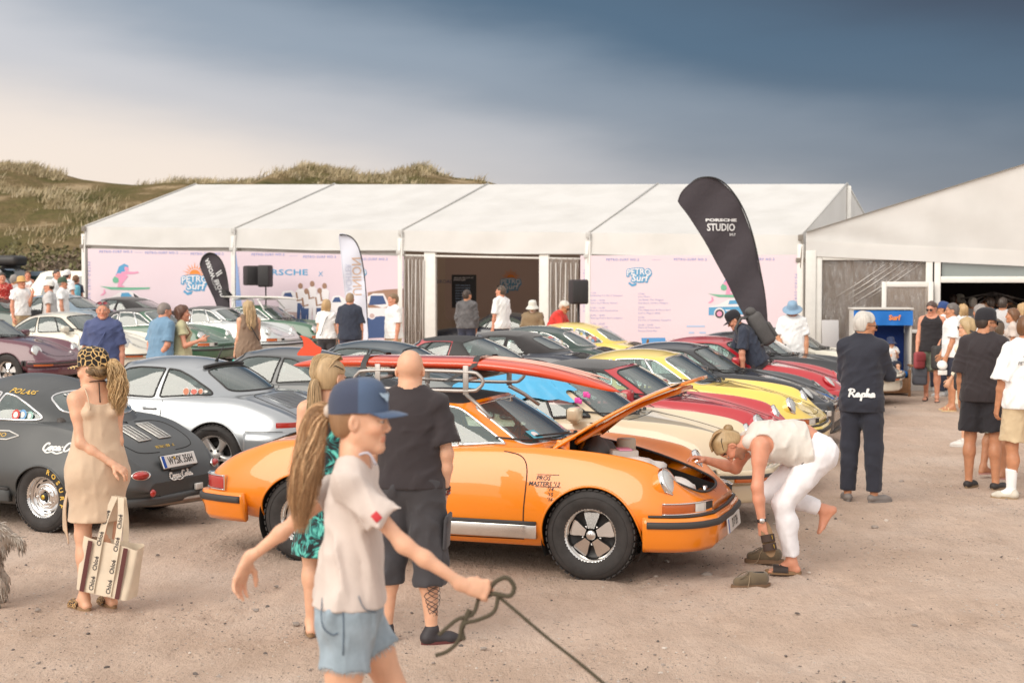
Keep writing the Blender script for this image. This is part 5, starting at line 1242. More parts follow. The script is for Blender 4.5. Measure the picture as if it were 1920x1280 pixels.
def build_dune():
	xs = np.unique(np.concatenate([np.linspace(-120,-48,30),np.linspace(-48,8,150),np.linspace(8,40,14)])); ys = np.concatenate([np.linspace(49,108,100),np.linspace(108.6,112,7),np.linspace(114,150,8)])
	V = [(x,y,dune_h(x,y)) for x in xs for y in ys]; n = len(ys); F = [(i*n+j,(i+1)*n+j,(i+1)*n+j+1,i*n+j+1) for i in range(len(xs)-1) for j in range(n-1)]
	m = bpy.data.materials.new('dune_heath'); m.use_nodes = True; N = m.node_tree.nodes; L = m.node_tree.links; b = N['Principled BSDF']; b.inputs['Roughness'].default_value = 1; b.inputs['Specular IOR Level'].default_value = .05
	tc = N.new('ShaderNodeTexCoord'); mp = N.new('ShaderNodeMapping'); mp.inputs['Scale'].default_value = (.5,.35,1.3); L.new(tc.outputs['Object'],mp.inputs[0])
	n1 = N.new('ShaderNodeTexNoise'); n1.inputs['Scale'].default_value = .34; n1.inputs['Detail'].default_value = 8; n1.inputs['Roughness'].default_value = .62; L.new(mp.outputs[0],n1.inputs[0])
	r = N.new('ShaderNodeValToRGB'); e = r.color_ramp.elements
	for _ in range(3): e.new(.5)
	for el,(p,c) in zip(e,((.30,(.060,.058,.024)),(.45,(.115,.100,.042)),(.55,(.17,.125,.065)),(.62,(.32,.24,.145)),(.76,(.52,.42,.30)))): el.position = p; el.color = (*c,1)
	L.new(n1.outputs[0],r.inputs[0]); L.new(r.outputs[0],b.inputs['Base Color'])
	n2 = N.new('ShaderNodeTexNoise'); n2.inputs['Scale'].default_value = 2.2; n2.inputs['Detail'].default_value = 6; L.new(tc.outputs['Object'],n2.inputs[0]); bp = N.new('ShaderNodeBump'); bp.inputs['Distance'].default_value = .5; bp.inputs['Strength'].default_value = .8; L.new(n2.outputs[0],bp.inputs['Height']); L.new(bp.outputs[0],b.inputs['Normal'])
	tag(link('dune_hill',mesh('dune_hill',V,F),None,[m]),kind='structure')
	rg = np.random.default_rng(5); V = []; F = []; C = []
	pal = np.array([(.40,.32,.19),(.50,.41,.26),(.32,.25,.14),(.17,.15,.065),(.58,.49,.34)])
	def blade(x,y,z,h,c,w):
		a = rg.uniform(0,6.28); d = np.array([math.cos(a),math.sin(a),0])*w; ln = np.array([rg.normal(.25,.3),rg.normal(0,.2),0])*h; o = len(V); p = np.array([x,y,z])
		V.extend([p-d,p+d,p+ln*.5+np.array([0,0,h*.6])+d*.5,p+ln+np.array([0,0,h])]); F.extend([(o,o+1,o+2),(o,o+2,o+3)]); C.extend([c]*4)
	for i in range(11500):
		x = rg.uniform(-47,6); y = 51+59*rg.uniform(0,1)**.75 if i < 9000 else rg.uniform(105,110.8);
		den = vn(x,y*.8,.33,2)+.7*vn(x,y,.85,4)
		if den < rg.uniform(.05,.8)-(.3 if i >= 9000 else 0): continue
		c = pal[rg.choice(5,p=[.3,.28,.16,.12,.14])]*rg.uniform(.75,1.15); z = dune_h(x,y); h = rg.uniform(.22,.62)*(1+.5*max(0,vn(x,y,.4,8)))
		for k in range(9): blade(x+rg.normal(0,.22),y+rg.normal(0,.22),z-.05,h*rg.uniform(.6,1.2),c,rg.uniform(.02,.05))
	me = mesh('dune_grass',np.array(V),F,False); set_tint(me,np.array(C)); tag(link('dune_grass',me,None,[mat('marram_grass',(.3,.25,.15),.9,attr='tint')]),'dry marram grass growing over the dune slope','grass',kind='stuff')
	# low shrubs at the foot of the dune, left of the long tent
	lm = mat('shrub_leaves',(.09,.085,.03),.8,attr='tint',var=.2); wm = mat('shrub_wood',(.10,.07,.05),.9)
	sh = [(-24,462,1.5),(18,470,1.5),(52,452,1.9),(84,474,1.4),(112,462,1.6),(140,478,1.4),(165,468,1.5),(30,492,1.3),(72,497,1.2),(120,496,1.2),(150,505,1.1),(205,480,1.6),(250,478,1.5)]
	for i,(u,v,r) in enumerate(sh):
		Y = 62-i % 4*2.2-(v-450)*.1; p = at(u,v,Y); rt = empty('shrub',(p.x,p.y,dune_h(p.x,p.y)-.1)); H = max(.9,p.z-rt.location.z); lab = ('dark olive shrub at the foot of the dune, left of the long tent','pale green scrub bush behind the parked cars at far left')[v > 485]
		tag(rt,lab,'shrub','shrubs at the foot of the dune' if v <= 485 else 'pale scrub behind the far left cars'); b = MB(); V = []; F = []; C = []
		for k in range(1200):
			d = nv(rg.normal(size=3)); d[2] = abs(d[2]); q = d*np.array([r*1.25,r,H])*rg.uniform(.45,1.0)*(1+.25*math.sin(7*d[0]+i)*math.cos(5*d[1])); s = rg.uniform(.05,.11); a,c_ = nv(rg.normal(size=3))*s,nv(rg.normal(size=3))*s; o = len(V); V += [q-a,q+c_,q+a,q-c_]; F.append((o,o+1,o+2,o+3)); base = np.array((.14,.125,.055) if v <= 485 else (.20,.19,.085)) if i % 3 else np.array((.19,.14,.095)); C += [base*rg.uniform(.6,1.45)]*4
		me = mesh('crown',np.array(V),F,False); set_tint(me,np.array(C)); link('crown',me,rt,[lm])
		st = MB(); [st.tube([(0,0,0),(math.cos(t)*r*.5,math.sin(t)*r*.5,H*.7)],[.05,.015],5) for t in (0,2,4)]; st.build('trunk',rt,[wm])
build_dune()
# ================================================================ tents
PVC = None
def pvc():
	global PVC
	if PVC: return PVC
	m = bpy.data.materials.new('white_tent_canvas'); m.use_nodes = True; N = m.node_tree.nodes; L = m.node_tree.links; b = N['Principled BSDF']; b.inputs['Base Color'].default_value = (.8,.79,.77,1); b.inputs['Roughness'].default_value = .5
	tc = N.new('ShaderNodeTexCoord'); n = N.new('ShaderNodeTexNoise'); n.inputs['Scale'].default_value = 1.1; n.inputs['Detail'].default_value = 5; L.new(tc.outputs['Object'],n.inputs[0])
	r = N.new('ShaderNodeValToRGB'); r.color_ramp.elements[0].position = .3; r.color_ramp.elements[0].color = (.72,.71,.69,1); r.color_ramp.elements[1].position = .6; r.color_ramp.elements[1].color = (.80,.79,.775,1); L.new(n.outputs[0],r.inputs[0]); L.new(r.outputs[0],b.inputs['Base Color'])
	n2 = N.new('ShaderNodeTexNoise'); n2.inputs['Scale'].default_value = .8; n2.inputs['Detail'].default_value = 3; mp = N.new('ShaderNodeMapping'); mp.inputs['Scale'].default_value = (1,1,.4); L.new(tc.outputs['Object'],mp.inputs[0]); L.new(mp.outputs[0],n2.inputs[0])
	bp = N.new('ShaderNodeBump'); bp.inputs['Distance'].default_value = .12; bp.inputs['Strength'].default_value = .35; L.new(n2.outputs[0],bp.inputs['Height']); L.new(bp.outputs[0],b.inputs['Normal'])
	t = N.new('ShaderNodeBsdfTranslucent'); t.inputs[0].default_value = (.75,.66,.56,1); mx = N.new('ShaderNodeMixShader'); mx.inputs[0].default_value = .2; L.new(b.outputs[0],mx.inputs[1]); L.new(t.outputs[0],mx.inputs[2]); L.new(mx.outputs[0],N['Material Output'].inputs[0]); PVC = m; return m
FRAME = mat('white_aluminium_post',(.78,.76,.72),.4,var=.04); STRAPM = mat('grey_strap',(.25,.22,.19),.8); SEAM = mat('grey_seam',(.58,.57,.55),.7)
CLEAR = glass('clear_plastic_sheet',(.86,.80,.72),.34,.10,(.56,.47,.41))  # beige diffuse tone painted in for the sheet's reflections
def wavy_clear():
	m = CLEAR; N = m.node_tree.nodes; L = m.node_tree.links
	tc = N.new('ShaderNodeTexCoord'); mp = N.new('ShaderNodeMapping'); mp.inputs['Rotation'].default_value = (0,R(38),0); mp.inputs['Scale'].default_value = (6,1,.8); n = N.new('ShaderNodeTexNoise'); n.inputs['Scale'].default_value = 1.6; n.inputs['Detail'].default_value = 4; L.new(tc.outputs['Object'],mp.inputs[0]); L.new(mp.outputs[0],n.inputs[0])
	bp = N.new('ShaderNodeBump'); bp.inputs['Distance'].default_value = .15; bp.inputs['Strength'].default_value = 1; L.new(n.outputs[0],bp.inputs['Height'])
	for q in N:
		if q.type in ('BSDF_GLOSSY','FRESNEL'): L.new(bp.outputs[0],q.inputs['Normal'])
wavy_clear()
class Facade:
	"""a tent front: s metres along, z up from the datum, d metres back from the front"""
	def __init__(s,A,B): s.A = np.array(A,float); s.B = np.array(B,float); v = s.B-s.A; s.L = np.linalg.norm(v); s.e = v/s.L; s.n = np.array([-s.e[1],s.e[0]]); s.n = s.n if s.n[1] > 0 else -s.n
	def p(s,t,z,d=0): q = s.A+s.e*t+s.n*d; return Vector((q[0],q[1],z))
	def ray(s,u):
		k = (u-960)/FPX; t = (k*s.A[1]-s.A[0])/(s.e[0]-k*s.e[1]); return t
	def uv(s,u,v,d=0.0):
		"""facade coordinates of what is seen at photo pixel (u, v), at depth d behind the front"""
		A = s.A+s.n*d; k = (u-960)/FPX; t = (k*A[1]-A[0])/(s.e[0]-k*s.e[1]); y = A[1]+s.e[1]*t; return t,at(u,v,y).z
T1 = Facade((-11.9,39.8),(6.4,31.5)); T2 = Facade((5.86,28.4),(15.6,25.85))
def gridsheet(fn,nu,nv_,thick=None):
	V = [fn(i/nu,j/nv_) for i in range(nu+1) for j in range(nv_+1)]; n = nv_+1; return V,[(i*n+j,(i+1)*n+j,(i+1)*n+j+1,i*n+j+1) for i in range(nu) for j in range(nv_)]
def build_tent1():
	L = T1.L; bay = L/4; ev = lambda t: at(160,425,39.8).z*(1-t/L)+at(1500,441,31.5).z*t/L; rd = lambda t: at(370,346,44.35).z*(1-t/L)+at(1562,345,36.05).z*t/L; vb = lambda t: ev(t)-.50; gr = lambda t: ground_z(*T1.p(t,0)[:2])
	rt = empty('event_tent',T1.p(L/2,gr(L/2),5)); tag(rt,'long white marquee with four roof bays and pink banners on its front','tent'); off = np.array(rt.location)
	def part(name,b,m,par=rt): b.v = [tuple(np.array(v)-off) for v in b.v]; return b.build(name,par,m if isinstance(m,list) else [m])
	P = lambda t,z,d=0: np.array(T1.p(t,z,d))
	for i in range(4):
		t0,t1 = i*bay,(i+1)*bay
		for side in (0,1):
			def fn(a,b_):
				t = t0+(t1-t0)*a; sag = -.07*math.sin(math.pi*a)*math.sin(math.pi*b_)-.015*math.sin(a*40+b_*3)*math.sin(math.pi*b_)*.3
				return P(t,ev(t)+(rd(t)-ev(t))*b_+sag,5*b_ if side == 0 else 10-5*b_)
			b = MB(); b.add(*gridsheet(fn,14,10)); part('roof_panel',b,pvc())
		b = MB(); b.add(*gridsheet(lambda a,c: P(t0+(t1-t0)*a,ev(t0+(t1-t0)*a)-(.50+.035*math.sin(math.pi*a))*c,-.02-.05*c+.012*math.sin(a*23+c*4)*c),18,5)); part('valance',b,pvc())
		b = MB(); b.tube([P(t0,vb(t0)+.0,-.075),P((t0+t1)/2,vb((t0+t1)/2)-.035,-.075),P(t1,vb(t1),-.075)],.018,6); part('keder_bar',b,SEAM)
		if i != 2:
			b = MB(); b.add(*gridsheet(lambda a,c: P(t0+(t1-t0)*a,gr(t0+(t1-t0)*a)+(ev(t0)-.2-gr(t0))*c,.06+.02*math.sin(a*31+c*2)),14,4)); part('wall_panel',b,pvc())
	for i in range(5):
		t = i*bay; b = MB(); b.bbox(P(t,(gr(t)+ev(t))/2-.1,-.02),(.13,.20,ev(t)-gr(t)-.2),.01,Matrix.Rotation(math.atan2(T1.e[1],T1.e[0]),3,'Z')); part('post',b,FRAME)
		for side in (0,1): b = MB(); b.tube([P(t,ev(t)+.018,-.02 if side == 0 else 10),P(t,rd(t)+.018,5)],.024,6); part('rafter_seam',b,SEAM)
		b = MB(); b.bbox(P(t,ev(t)-.06,-.09),(.11,.06,.14),.01); b.tube([P(t+.05,ev(t)-.1,-.1),P(t+.02,vb(t),-.12),P(t+.0,vb(t)-.35,-.10)],.016,5); b.bbox(P(t,vb(t)-.05,-.10),(.20,.05,.10),.01); part('eave_fitting',b,STRAPM if i in (0,4) else SEAM)
	for t,sgn in ((0,-1),(L,1)):
		b = MB(); b.add([P(t,gr(t),0),P(t,ev(t)-.02,0),P(t,rd(t)-.02,5),P(t,ev(t)-.02,10),P(t,gr(t),10)],[(0,1,2,3,4)],0,False); part('gable_wall',b,pvc())
		b = MB(); b.bbox(P(t+.04*sgn,(gr(t)+rd(t))/2,5),(.10,.10,rd(t)-gr(t)-.1),.01); part('gable_post',b,FRAME)
	b = MB(); b.add(*gridsheet(lambda a,c: P(L*a,gr(L*a)+(ev(L*a)-gr(L*a))*c,9.96),20,2)); part('back_wall',b,mat('beige_tent_lining',(.64,.51,.43),.9))
	b = MB(); b.add([P(.05,gr(0)+.03,.1),P(L-.05,gr(L)+.03,.1),P(L-.05,gr(L)+.03,9.9),P(.05,gr(0)+.03,9.9)],[(0,1,2,3)],0,False); part('tent_floor',b,mat('tent_floor_boards',(.24,.18,.15),.8))
	# doorway of the third bay: header, two posts, two gathered clear curtains
	dz = 2*bay; zt = lambda t: vb(t)-.02
	for u0,u1 in ((797,818),(1012,1030)):
		ta,tb = T1.uv(u0,500)[0],T1.uv(u1,500)[0]; t = (ta+tb)/2; b = MB(); b.bbox(P(t,(gr(t)+zt(t))/2,.0),(tb-ta,.10,zt(t)-gr(t)),.01,Matrix.Rotation(math.atan2(T1.e[1],T1.e[0]),3,'Z')); part('door_post',b,FRAME)
	b = MB(); ta,tb = T1.uv(752,500)[0],T1.uv(1090,500)[0]; v = [P(ta,zt(ta)-.10,-.02),P(tb,zt(tb)-.10,-.02)]; b.tube(v,.03,6); part('curtain_rail',b,FRAME)
	for u0,u1 in ((758,800),(1030,1086)):
		ta,tb = T1.uv(u0,500)[0],T1.uv(u1,500)[0]; b = MB()
		b.add(*gridsheet(lambda a,c: P(ta+(tb-ta)*a+.02*math.sin(c*5+a*9)*(1-c),gr(ta)+.05+(zt(ta)-.15-gr(ta))*c,-.03+.05*math.sin(a*34+c*2.2)*(.4+.6*(1-c))),44,10)); part('clear_curtain',b,CLEAR)
		b = MB()
		for k in range(6): q = ta+(tb-ta)*(k+.5)/6; b.tube([P(q,gr(q)+.1,-.085),P(q+.03*math.sin(k*2),gr(q)+1.2,-.085),P(q+.01,zt(q)-.2,-.085)],.010+.006*(k % 2),5)
		part('curtain_fold',b,mat('pale_plastic_fold',(.62,.58,.54),.3))
	return gr,ev,vb
gr1,ev1,vb1 = build_tent1()
# ---------------------------------------------------------------- printed banners
PINK = mat('banner_pink_print',(.76,.63,.69),.75,bump=.15,bscale=3,bdist=.03); LAV = mat('print_lavender',(.30,.33,.62),.75); PB = {'blue': mat('print_blue',(.10,.34,.58),.7),'pink': mat('print_rose',(.78,.32,.48),.7),'green': mat('print_green',(.16,.45,.30),.7),'orange': mat('print_orange',(.85,.27,.05),.7),'white': mat('print_white',(.80,.76,.78),.7),'black': mat('print_black',(.035,.03,.04),.7),'pale': mat('print_pale_blue',(.42,.56,.78),.7),'skin': mat('print_skin',(.34,.20,.14),.7),'sand': mat('print_sand',(.55,.40,.38),.7),'navy': mat('print_navy',(.05,.09,.22),.7)}
class Banner:
	def __init__(s,name,label,u0,u1,v00,v01,v10,v11,F=T1,d=-.10,m=None,cat='banner',sag=.03):
		t0,za = F.uv(u0,v00,d); _,zb = F.uv(u0,v10,d); t1,zc = F.uv(u1,v01,d); _,zd = F.uv(u1,v11,d); s.F = F; s.d = d; s.sag = sag
		s.c = (t0,t1,za,zb,zc,zd); s.w = t1-t0; s.h = (za-zb+zc-zd)/2; s.name = name
		n = 26; V,Fq = gridsheet(lambda a,c: s.P(a,c),n,12); b = MB(); b.add(V,Fq); b.add([np.array(s.P(a,c,-.006)) for a,c in ((0,0),(1,0),(1,1),(0,1))],[(0,1,2,3)],0,False); s.o = b.build(name,None,[m or PINK]); tag(s.o,label,cat); s.parts = {}
	def P(s,a,c,k=0):
		t0,t1,za,zb,zc,zd = s.c; top = za+(zc-za)*a; bot = zb+(zd-zb)*a; z = bot+(top-bot)*c
		w = s.sag*(math.sin(a*17+c*5)*.25+math.sin((a*9-c*11))*.35+.5*math.sin(c*3.1))*(1-c)**.5*.6
		return s.F.p(t0+(t1-t0)*a,z,s.d-k-w)
	def at(s,u,v): t,z = s.F.uv(u,v,s.d); t0,t1,za,zb,zc,zd = s.c; a = (t-t0)/(t1-t0); top = za+(zc-za)*a; bot = zb+(zd-zb)*a; return a,(z-bot)/(top-bot)
	def poly(s,name,pts,m,k=.006):
		q = [s.at(*p) for p in pts]; b = s.parts.setdefault(name,(MB(),[]));
		if m not in b[1]: b[1].append(m)
		from mathutils.geometry import tessellate_polygon
		tri = tessellate_polygon([[Vector((x,y,0)) for x,y in q]]); b[0].add([s.P(x,y,k) for x,y in q],[list(t) for t in tri],b[1].index(m),False)
	def circ(s,name,u,v,r,m,k=.006,ry=None): s.poly(name,[(u+r*math.cos(t),v+(ry or r)*math.sin(t)) for t in np.linspace(0,6.283,19)[:-1]],m,k)
	def text(s,name,txt,u,v,hpx,m,k=.007,rot=0,sx=1,shear=0,bold=0,spacing=1,ax='CENTER',arc=0):
		v_,f = text_geo(txt,1.0,shear,ax,bold,sx,spacing)
		if not len(v_): return
		c,sn = math.cos(rot),math.sin(rot); b = s.parts.setdefault(name,(MB(),[]))
		if m not in b[1]: b[1].append(m)
		P = []
		for x,y,_ in v_:
			X,Y = x*hpx*1.35,-(y*hpx*1.35)+arc*(x*x)*hpx; q = s.at(u+X*c-Y*sn,v+X*sn+Y*c); P.append(s.P(q[0],q[1],k))
		b[0].add(P,f,b[1].index(m),False)
	def done(s):
		for n,(b,ms) in s.parts.items(): b.build(n,s.o,ms)
def border(B,u0,u1,vt0,vt1,n,vl0,vl1):
	for i in range(n):
		a = (i+.5)/n; B.text('border_lettering','PETRO-SURF NO.2',u0+(u1-u0)*a,vt0+(vt1-vt0)*a,4.6,LAV,spacing=1.25,bold=.02);
		if i < n-1: a2 = (i+1)/n; B.text('border_lettering','~~~~~',u0+(u1-u0)*a2,vt0+(vt1-vt0)*a2,4,LAV)
	B.text('border_lettering','PETRO-SURF NO.2',u0-8,(vl0+vl1)/2,5,LAV,rot=math.pi/2,spacing=1.5); B.text('border_lettering','PETRO-SURF NO.2',u1+8,(vl0+vl1)/2+8,5,LAV,rot=math.pi/2,spacing=1.5)
def logo(B,u,v,k,sun=True):
	if sun:
		for i in range(11): t = math.pi*(i+.0)/10; r0,r1 = 12*k,(25 if i % 2 else 21)*k; c = (u,v-1*k); w = .11; B.poly('sun_logo',[(c[0]+r0*math.cos(t+w),c[1]-r0*math.sin(t+w)),(c[0]+r1*math.cos(t),c[1]-r1*math.sin(t)),(c[0]+r0*math.cos(t-w),c[1]-r0*math.sin(t-w))],PB['orange'])
		B.poly('sun_logo',[(u+11*k*math.cos(t),v-11*k*math.sin(t)) for t in np.linspace(0,math.pi,14)],PB['orange'])
	for dx,dy,m,kk in ((1.6,2.2,PB['blue'],.006),(-1,1,PB['blue'],.0065),(1,-1,PB['blue'],.007),(0,0,PB['white'],.0095)):
		bd = .07 if m == PB['blue'] else .02; B.text('petro_surf_logo','PETRO',u+dx*k,v+7*k+dy*k,13*k,m,kk,bold=bd,sx=.95,arc=.12); B.text('petro_surf_logo','Surf',u+dx*k+1*k,v+21*k+dy*k,14*k,m,kk+.001,bold=bd,shear=.12,sx=1.1)
	B.poly('petro_surf_logo',[(u-20*k,v+28*k),(u-14*k,v+33*k),(u-4*k,v+30*k),(u-6*k,v+36*k),(u-14*k,v+38*k),(u-22*k,v+32*k)],PB['blue'])
def surf_car(B,u,v,k,car_only=False):
	"""cartoon of a crouching surfer on a board above a coupe"""
	q = lambda *p: [(u+x*k,v+y*k) for x,y in p]
	B.poly('surfer_print',q((-8,-30),(-3,-44),(8,-50),(16,-46),(16,-38),(10,-36),(4,-30),(-4,-24),(-12,-22)),PB['blue'])
	B.poly('surfer_print',q((9,-44),(16,-42),(17,-36),(12,-34),(8,-38)),PB['pink'],.007); B.poly('surfer_print',q((2,-33),(12,-34),(28,-33),(36,-34),(38,-31),(28,-29),(14,-28),(2,-27)),PB['pink'],.008)
	B.poly('surfer_print',q((-14,-20),(-6,-30),(6,-30),(12,-26),(16,-24),(8,-14),(2,-6),(8,-4),(8,-2),(-6,-2),(-4,-12),(-8,-16)),PB['pink'],.0075); B.poly('surfer_print',q((-16,-18),(-12,-24),(-4,-20),(-3,-13),(-9,-10),(-15,-12)),PB['green'],.009)
	B.poly('surfboard_print',q((-42,-4),(-20,-2),(20,-1),(60,-1.5),(58,2),(20,4),(-20,3)),PB['green'],.0095); B.poly('surfboard_print',q((-32,3),(-30,10),(-36,15),(-42,15),(-34,9),(-35,2)),PB['pink'],.007)
	B.poly('car_print',q((-38,22),(-20,18),(0,8),(14,6),(26,8),(40,18),(58,22),(60,30),(-40,32)),PB['white'],.006); B.poly('car_print',q((-40,24),(-10,23),(40,22),(59,25),(60,38),(-40,40)),PB['blue'],.0068)
	B.poly('car_print',q((2,10),(16,9),(24,17),(0,18)),PB['blue'],.0075); B.poly('car_print',q((26,10),(38,19),(28,19)),PB['black'],.007)
	for x in (-18,42): B.circ('car_print',u+x*k,v+36*k,11*k,PB['white'],.0075); B.circ('car_print',u+x*k,v+37*k,9*k,PB['black'],.0085); B.circ('car_print',u+x*k,v+37*k,5.5*k,PB['pink'],.0095)
def build_banners():
	B = Banner('printed_banner','pink banner with crouching surfer on a green board and sun logo',166,441,466,472,640,650); border(B,176,432,471,477,3,480,580); surf_car(B,227,540,.92); logo(B,366,516,.98); B.done()
	B = Banner('printed_banner','photo banner with people and white cars under SCHE lettering',443,757,471,480,650,662,m=mat('banner_sky_print',(.72,.59,.66),.75))
	for i,(a,b_) in enumerate(((443,462),(462,480),(480,497))): B.poly('printed_sky',[(a,471),(b_,471),(b_-6,590),(a,590)],mat('print_sky_%d' % i,((.30,.42,.70),(.48,.50,.70),(.62,.55,.67))[i],.75),.004)
	border(B,455,745,475,488,3,490,590); B.text('maker_lettering','PORSCHE',528,511,11,PB['blue'],sx=1.5,bold=.02,spacing=1.05); B.text('maker_lettering','X',602,514,9,PB['blue']); logo(B,672,505,.6,False)
	B.poly('printed_beach',[(443,590),(530,578),(600,574),(757,577),(757,662),(443,650)],PB['sand'],.004); B.poly('printed_beach',[(690,548),(720,543),(757,541),(757,577),(690,577)],PB['skin'],.0045)
	for ci,(x,y,k) in enumerate(((545,552,1.0),(636,560,.8))): pc_ = ('printed_car','printed_coupe')[ci]; q = lambda *p: [(x+a*k,y+b_*k) for a,b_ in p]; B.poly(pc_,q((-22,12),(-14,-6),(2,-8),(14,0),(28,6),(34,18),(32,34),(-20,32)),PB['white'],.006); B.poly(pc_,q((-16,8),(-10,-3),(1,-4),(6,8)),PB['navy'],.008); B.circ(pc_,x+24*k,y+16*k,5*k,PB['sand'],.009)
	B.poly('printed_van',[(688,600),(690,556),(700,550),(720,550),(729,568),(730,612),(726,628),(690,628)],PB['white'],.006); B.poly('printed_van',[(692,572),(696,554),(719,554),(725,570)],PB['navy'],.008); B.poly('printed_van',[(689,596),(729,590),(730,632),(690,634)],PB['navy'],.0075); B.circ('printed_van',698,592,6.5,PB['white'],.0095); B.circ('printed_van',698,592,4.5,PB['sand'],.0105); B.text('printed_van','P',705,614,6,PB['white'],.0095)
	for i,(x,y,sh,tr) in enumerate(((564,536,'white','navy'),(575,546,'white','navy'),(586,532,'white','white'),(600,545,'white','navy'),(609,536,'white','navy'))):
		B.circ('printed_person',x,y,4.3,PB['skin'],.010,5.5); B.poly('printed_person',[(x-8,y+9),(x-3,y+5),(x+4,y+5),(x+9,y+10),(x+7,y+32),(x-7,y+32)],PB[sh],.009); B.poly('printed_person',[(x-6,y+31),(x+7,y+31),(x+7,y+70),(x+2,y+70),(x,y+42),(x-2,y+70),(x-7,y+70)],PB[tr],.0085); B.poly('printed_person',[(x-9,y+12),(x-6,y+12),(x-4,y+26),(x+4,y+24),(x+4,y+27),(x-7,y+29)],PB['skin'],.011)
	B.done()
	B = Banner('printed_banner','pink programme banner with two columns of times and a car cartoon',1088,1497,479,478,660,680); border(B,1104,1484,487,486,3,500,590); logo(B,1198,503,.9,False); surf_car(B,1366,554,.92)
	lines = [(1106,549,'11:00'),(1106,554,'Gathering P.S No.2 Campers'),(1106,563,'12:00 - 18:00'),(1106,568,'Petro-Surf Movie Award'),(1106,577,'14:00 - 16:00'),(1106,582,'Oceanic and Automotive'),(1106,591,'16:00 - 18:00'),(1106,596,'Meeting Petro-Surf Campers'),(1106,607,'18:00 - 20:00'),(1106,612,'Dinner at Camp'),(1197,551,'17:00'),(1197,556,'Live Music:'),(1197,562,'1st Band: The Midgets'),(1197,568,'2nd Band: Surfers Midgets'),(1197,576,'18:00'),(1197,581,'The Happiness & Petro-Surf'),(1197,587,'Surf Is Magic! 2022'),(1197,595,'21:00'),(1197,600,'P.S No. 2 Sundown Campfire'),(1197,609,'22:00 - 24:00'),(1197,614,'Petro & Petro-Surf'),(1197,620,'Sunset Party-Bar')]
	for u,v,t in lines: B.text('programme_lettering',t,u,v,3.2,LAV,spacing=1.2,ax='LEFT')
	for u,v,w in ((1288,610,34),(1292,622,10),(1312,622,12),(1335,624,14),(1298,632,16)): B.poly('sponsor_print',[(u,v),(u+w,v),(u+w,v+3),(u,v+3)],PB['pale'])
	B.done()
	B = Banner('printed_banner','dim banner with orange sun logo on the back wall inside the tent',835,1030,478,480,600,602,d=8.5,m=mat('inner_banner',(.56,.42,.38),.85)); logo(B,958,522,.75,True); B.text('gallery_lettering','// BROAD ARROW',850,528,7,PB['navy']); B.done()
	B = Banner('info_board','black notice board with white lines of text inside the tent door',847,893,515,515,577,577,d=2.2,m=mat('board_black',(.02,.02,.025),.5),cat='notice board',sag=0)
	B.text('notice_lettering','BROAD ARROW AT',870,521,3,PB['white']); B.text('notice_lettering','PETRO-SURF',862,525,3,PB['white']); [B.text('notice_lettering','ENTRY AND GUESTS',868,535+i*5,2.2,PB['pale']) for i in range(7)]; B.done()
build_banners()
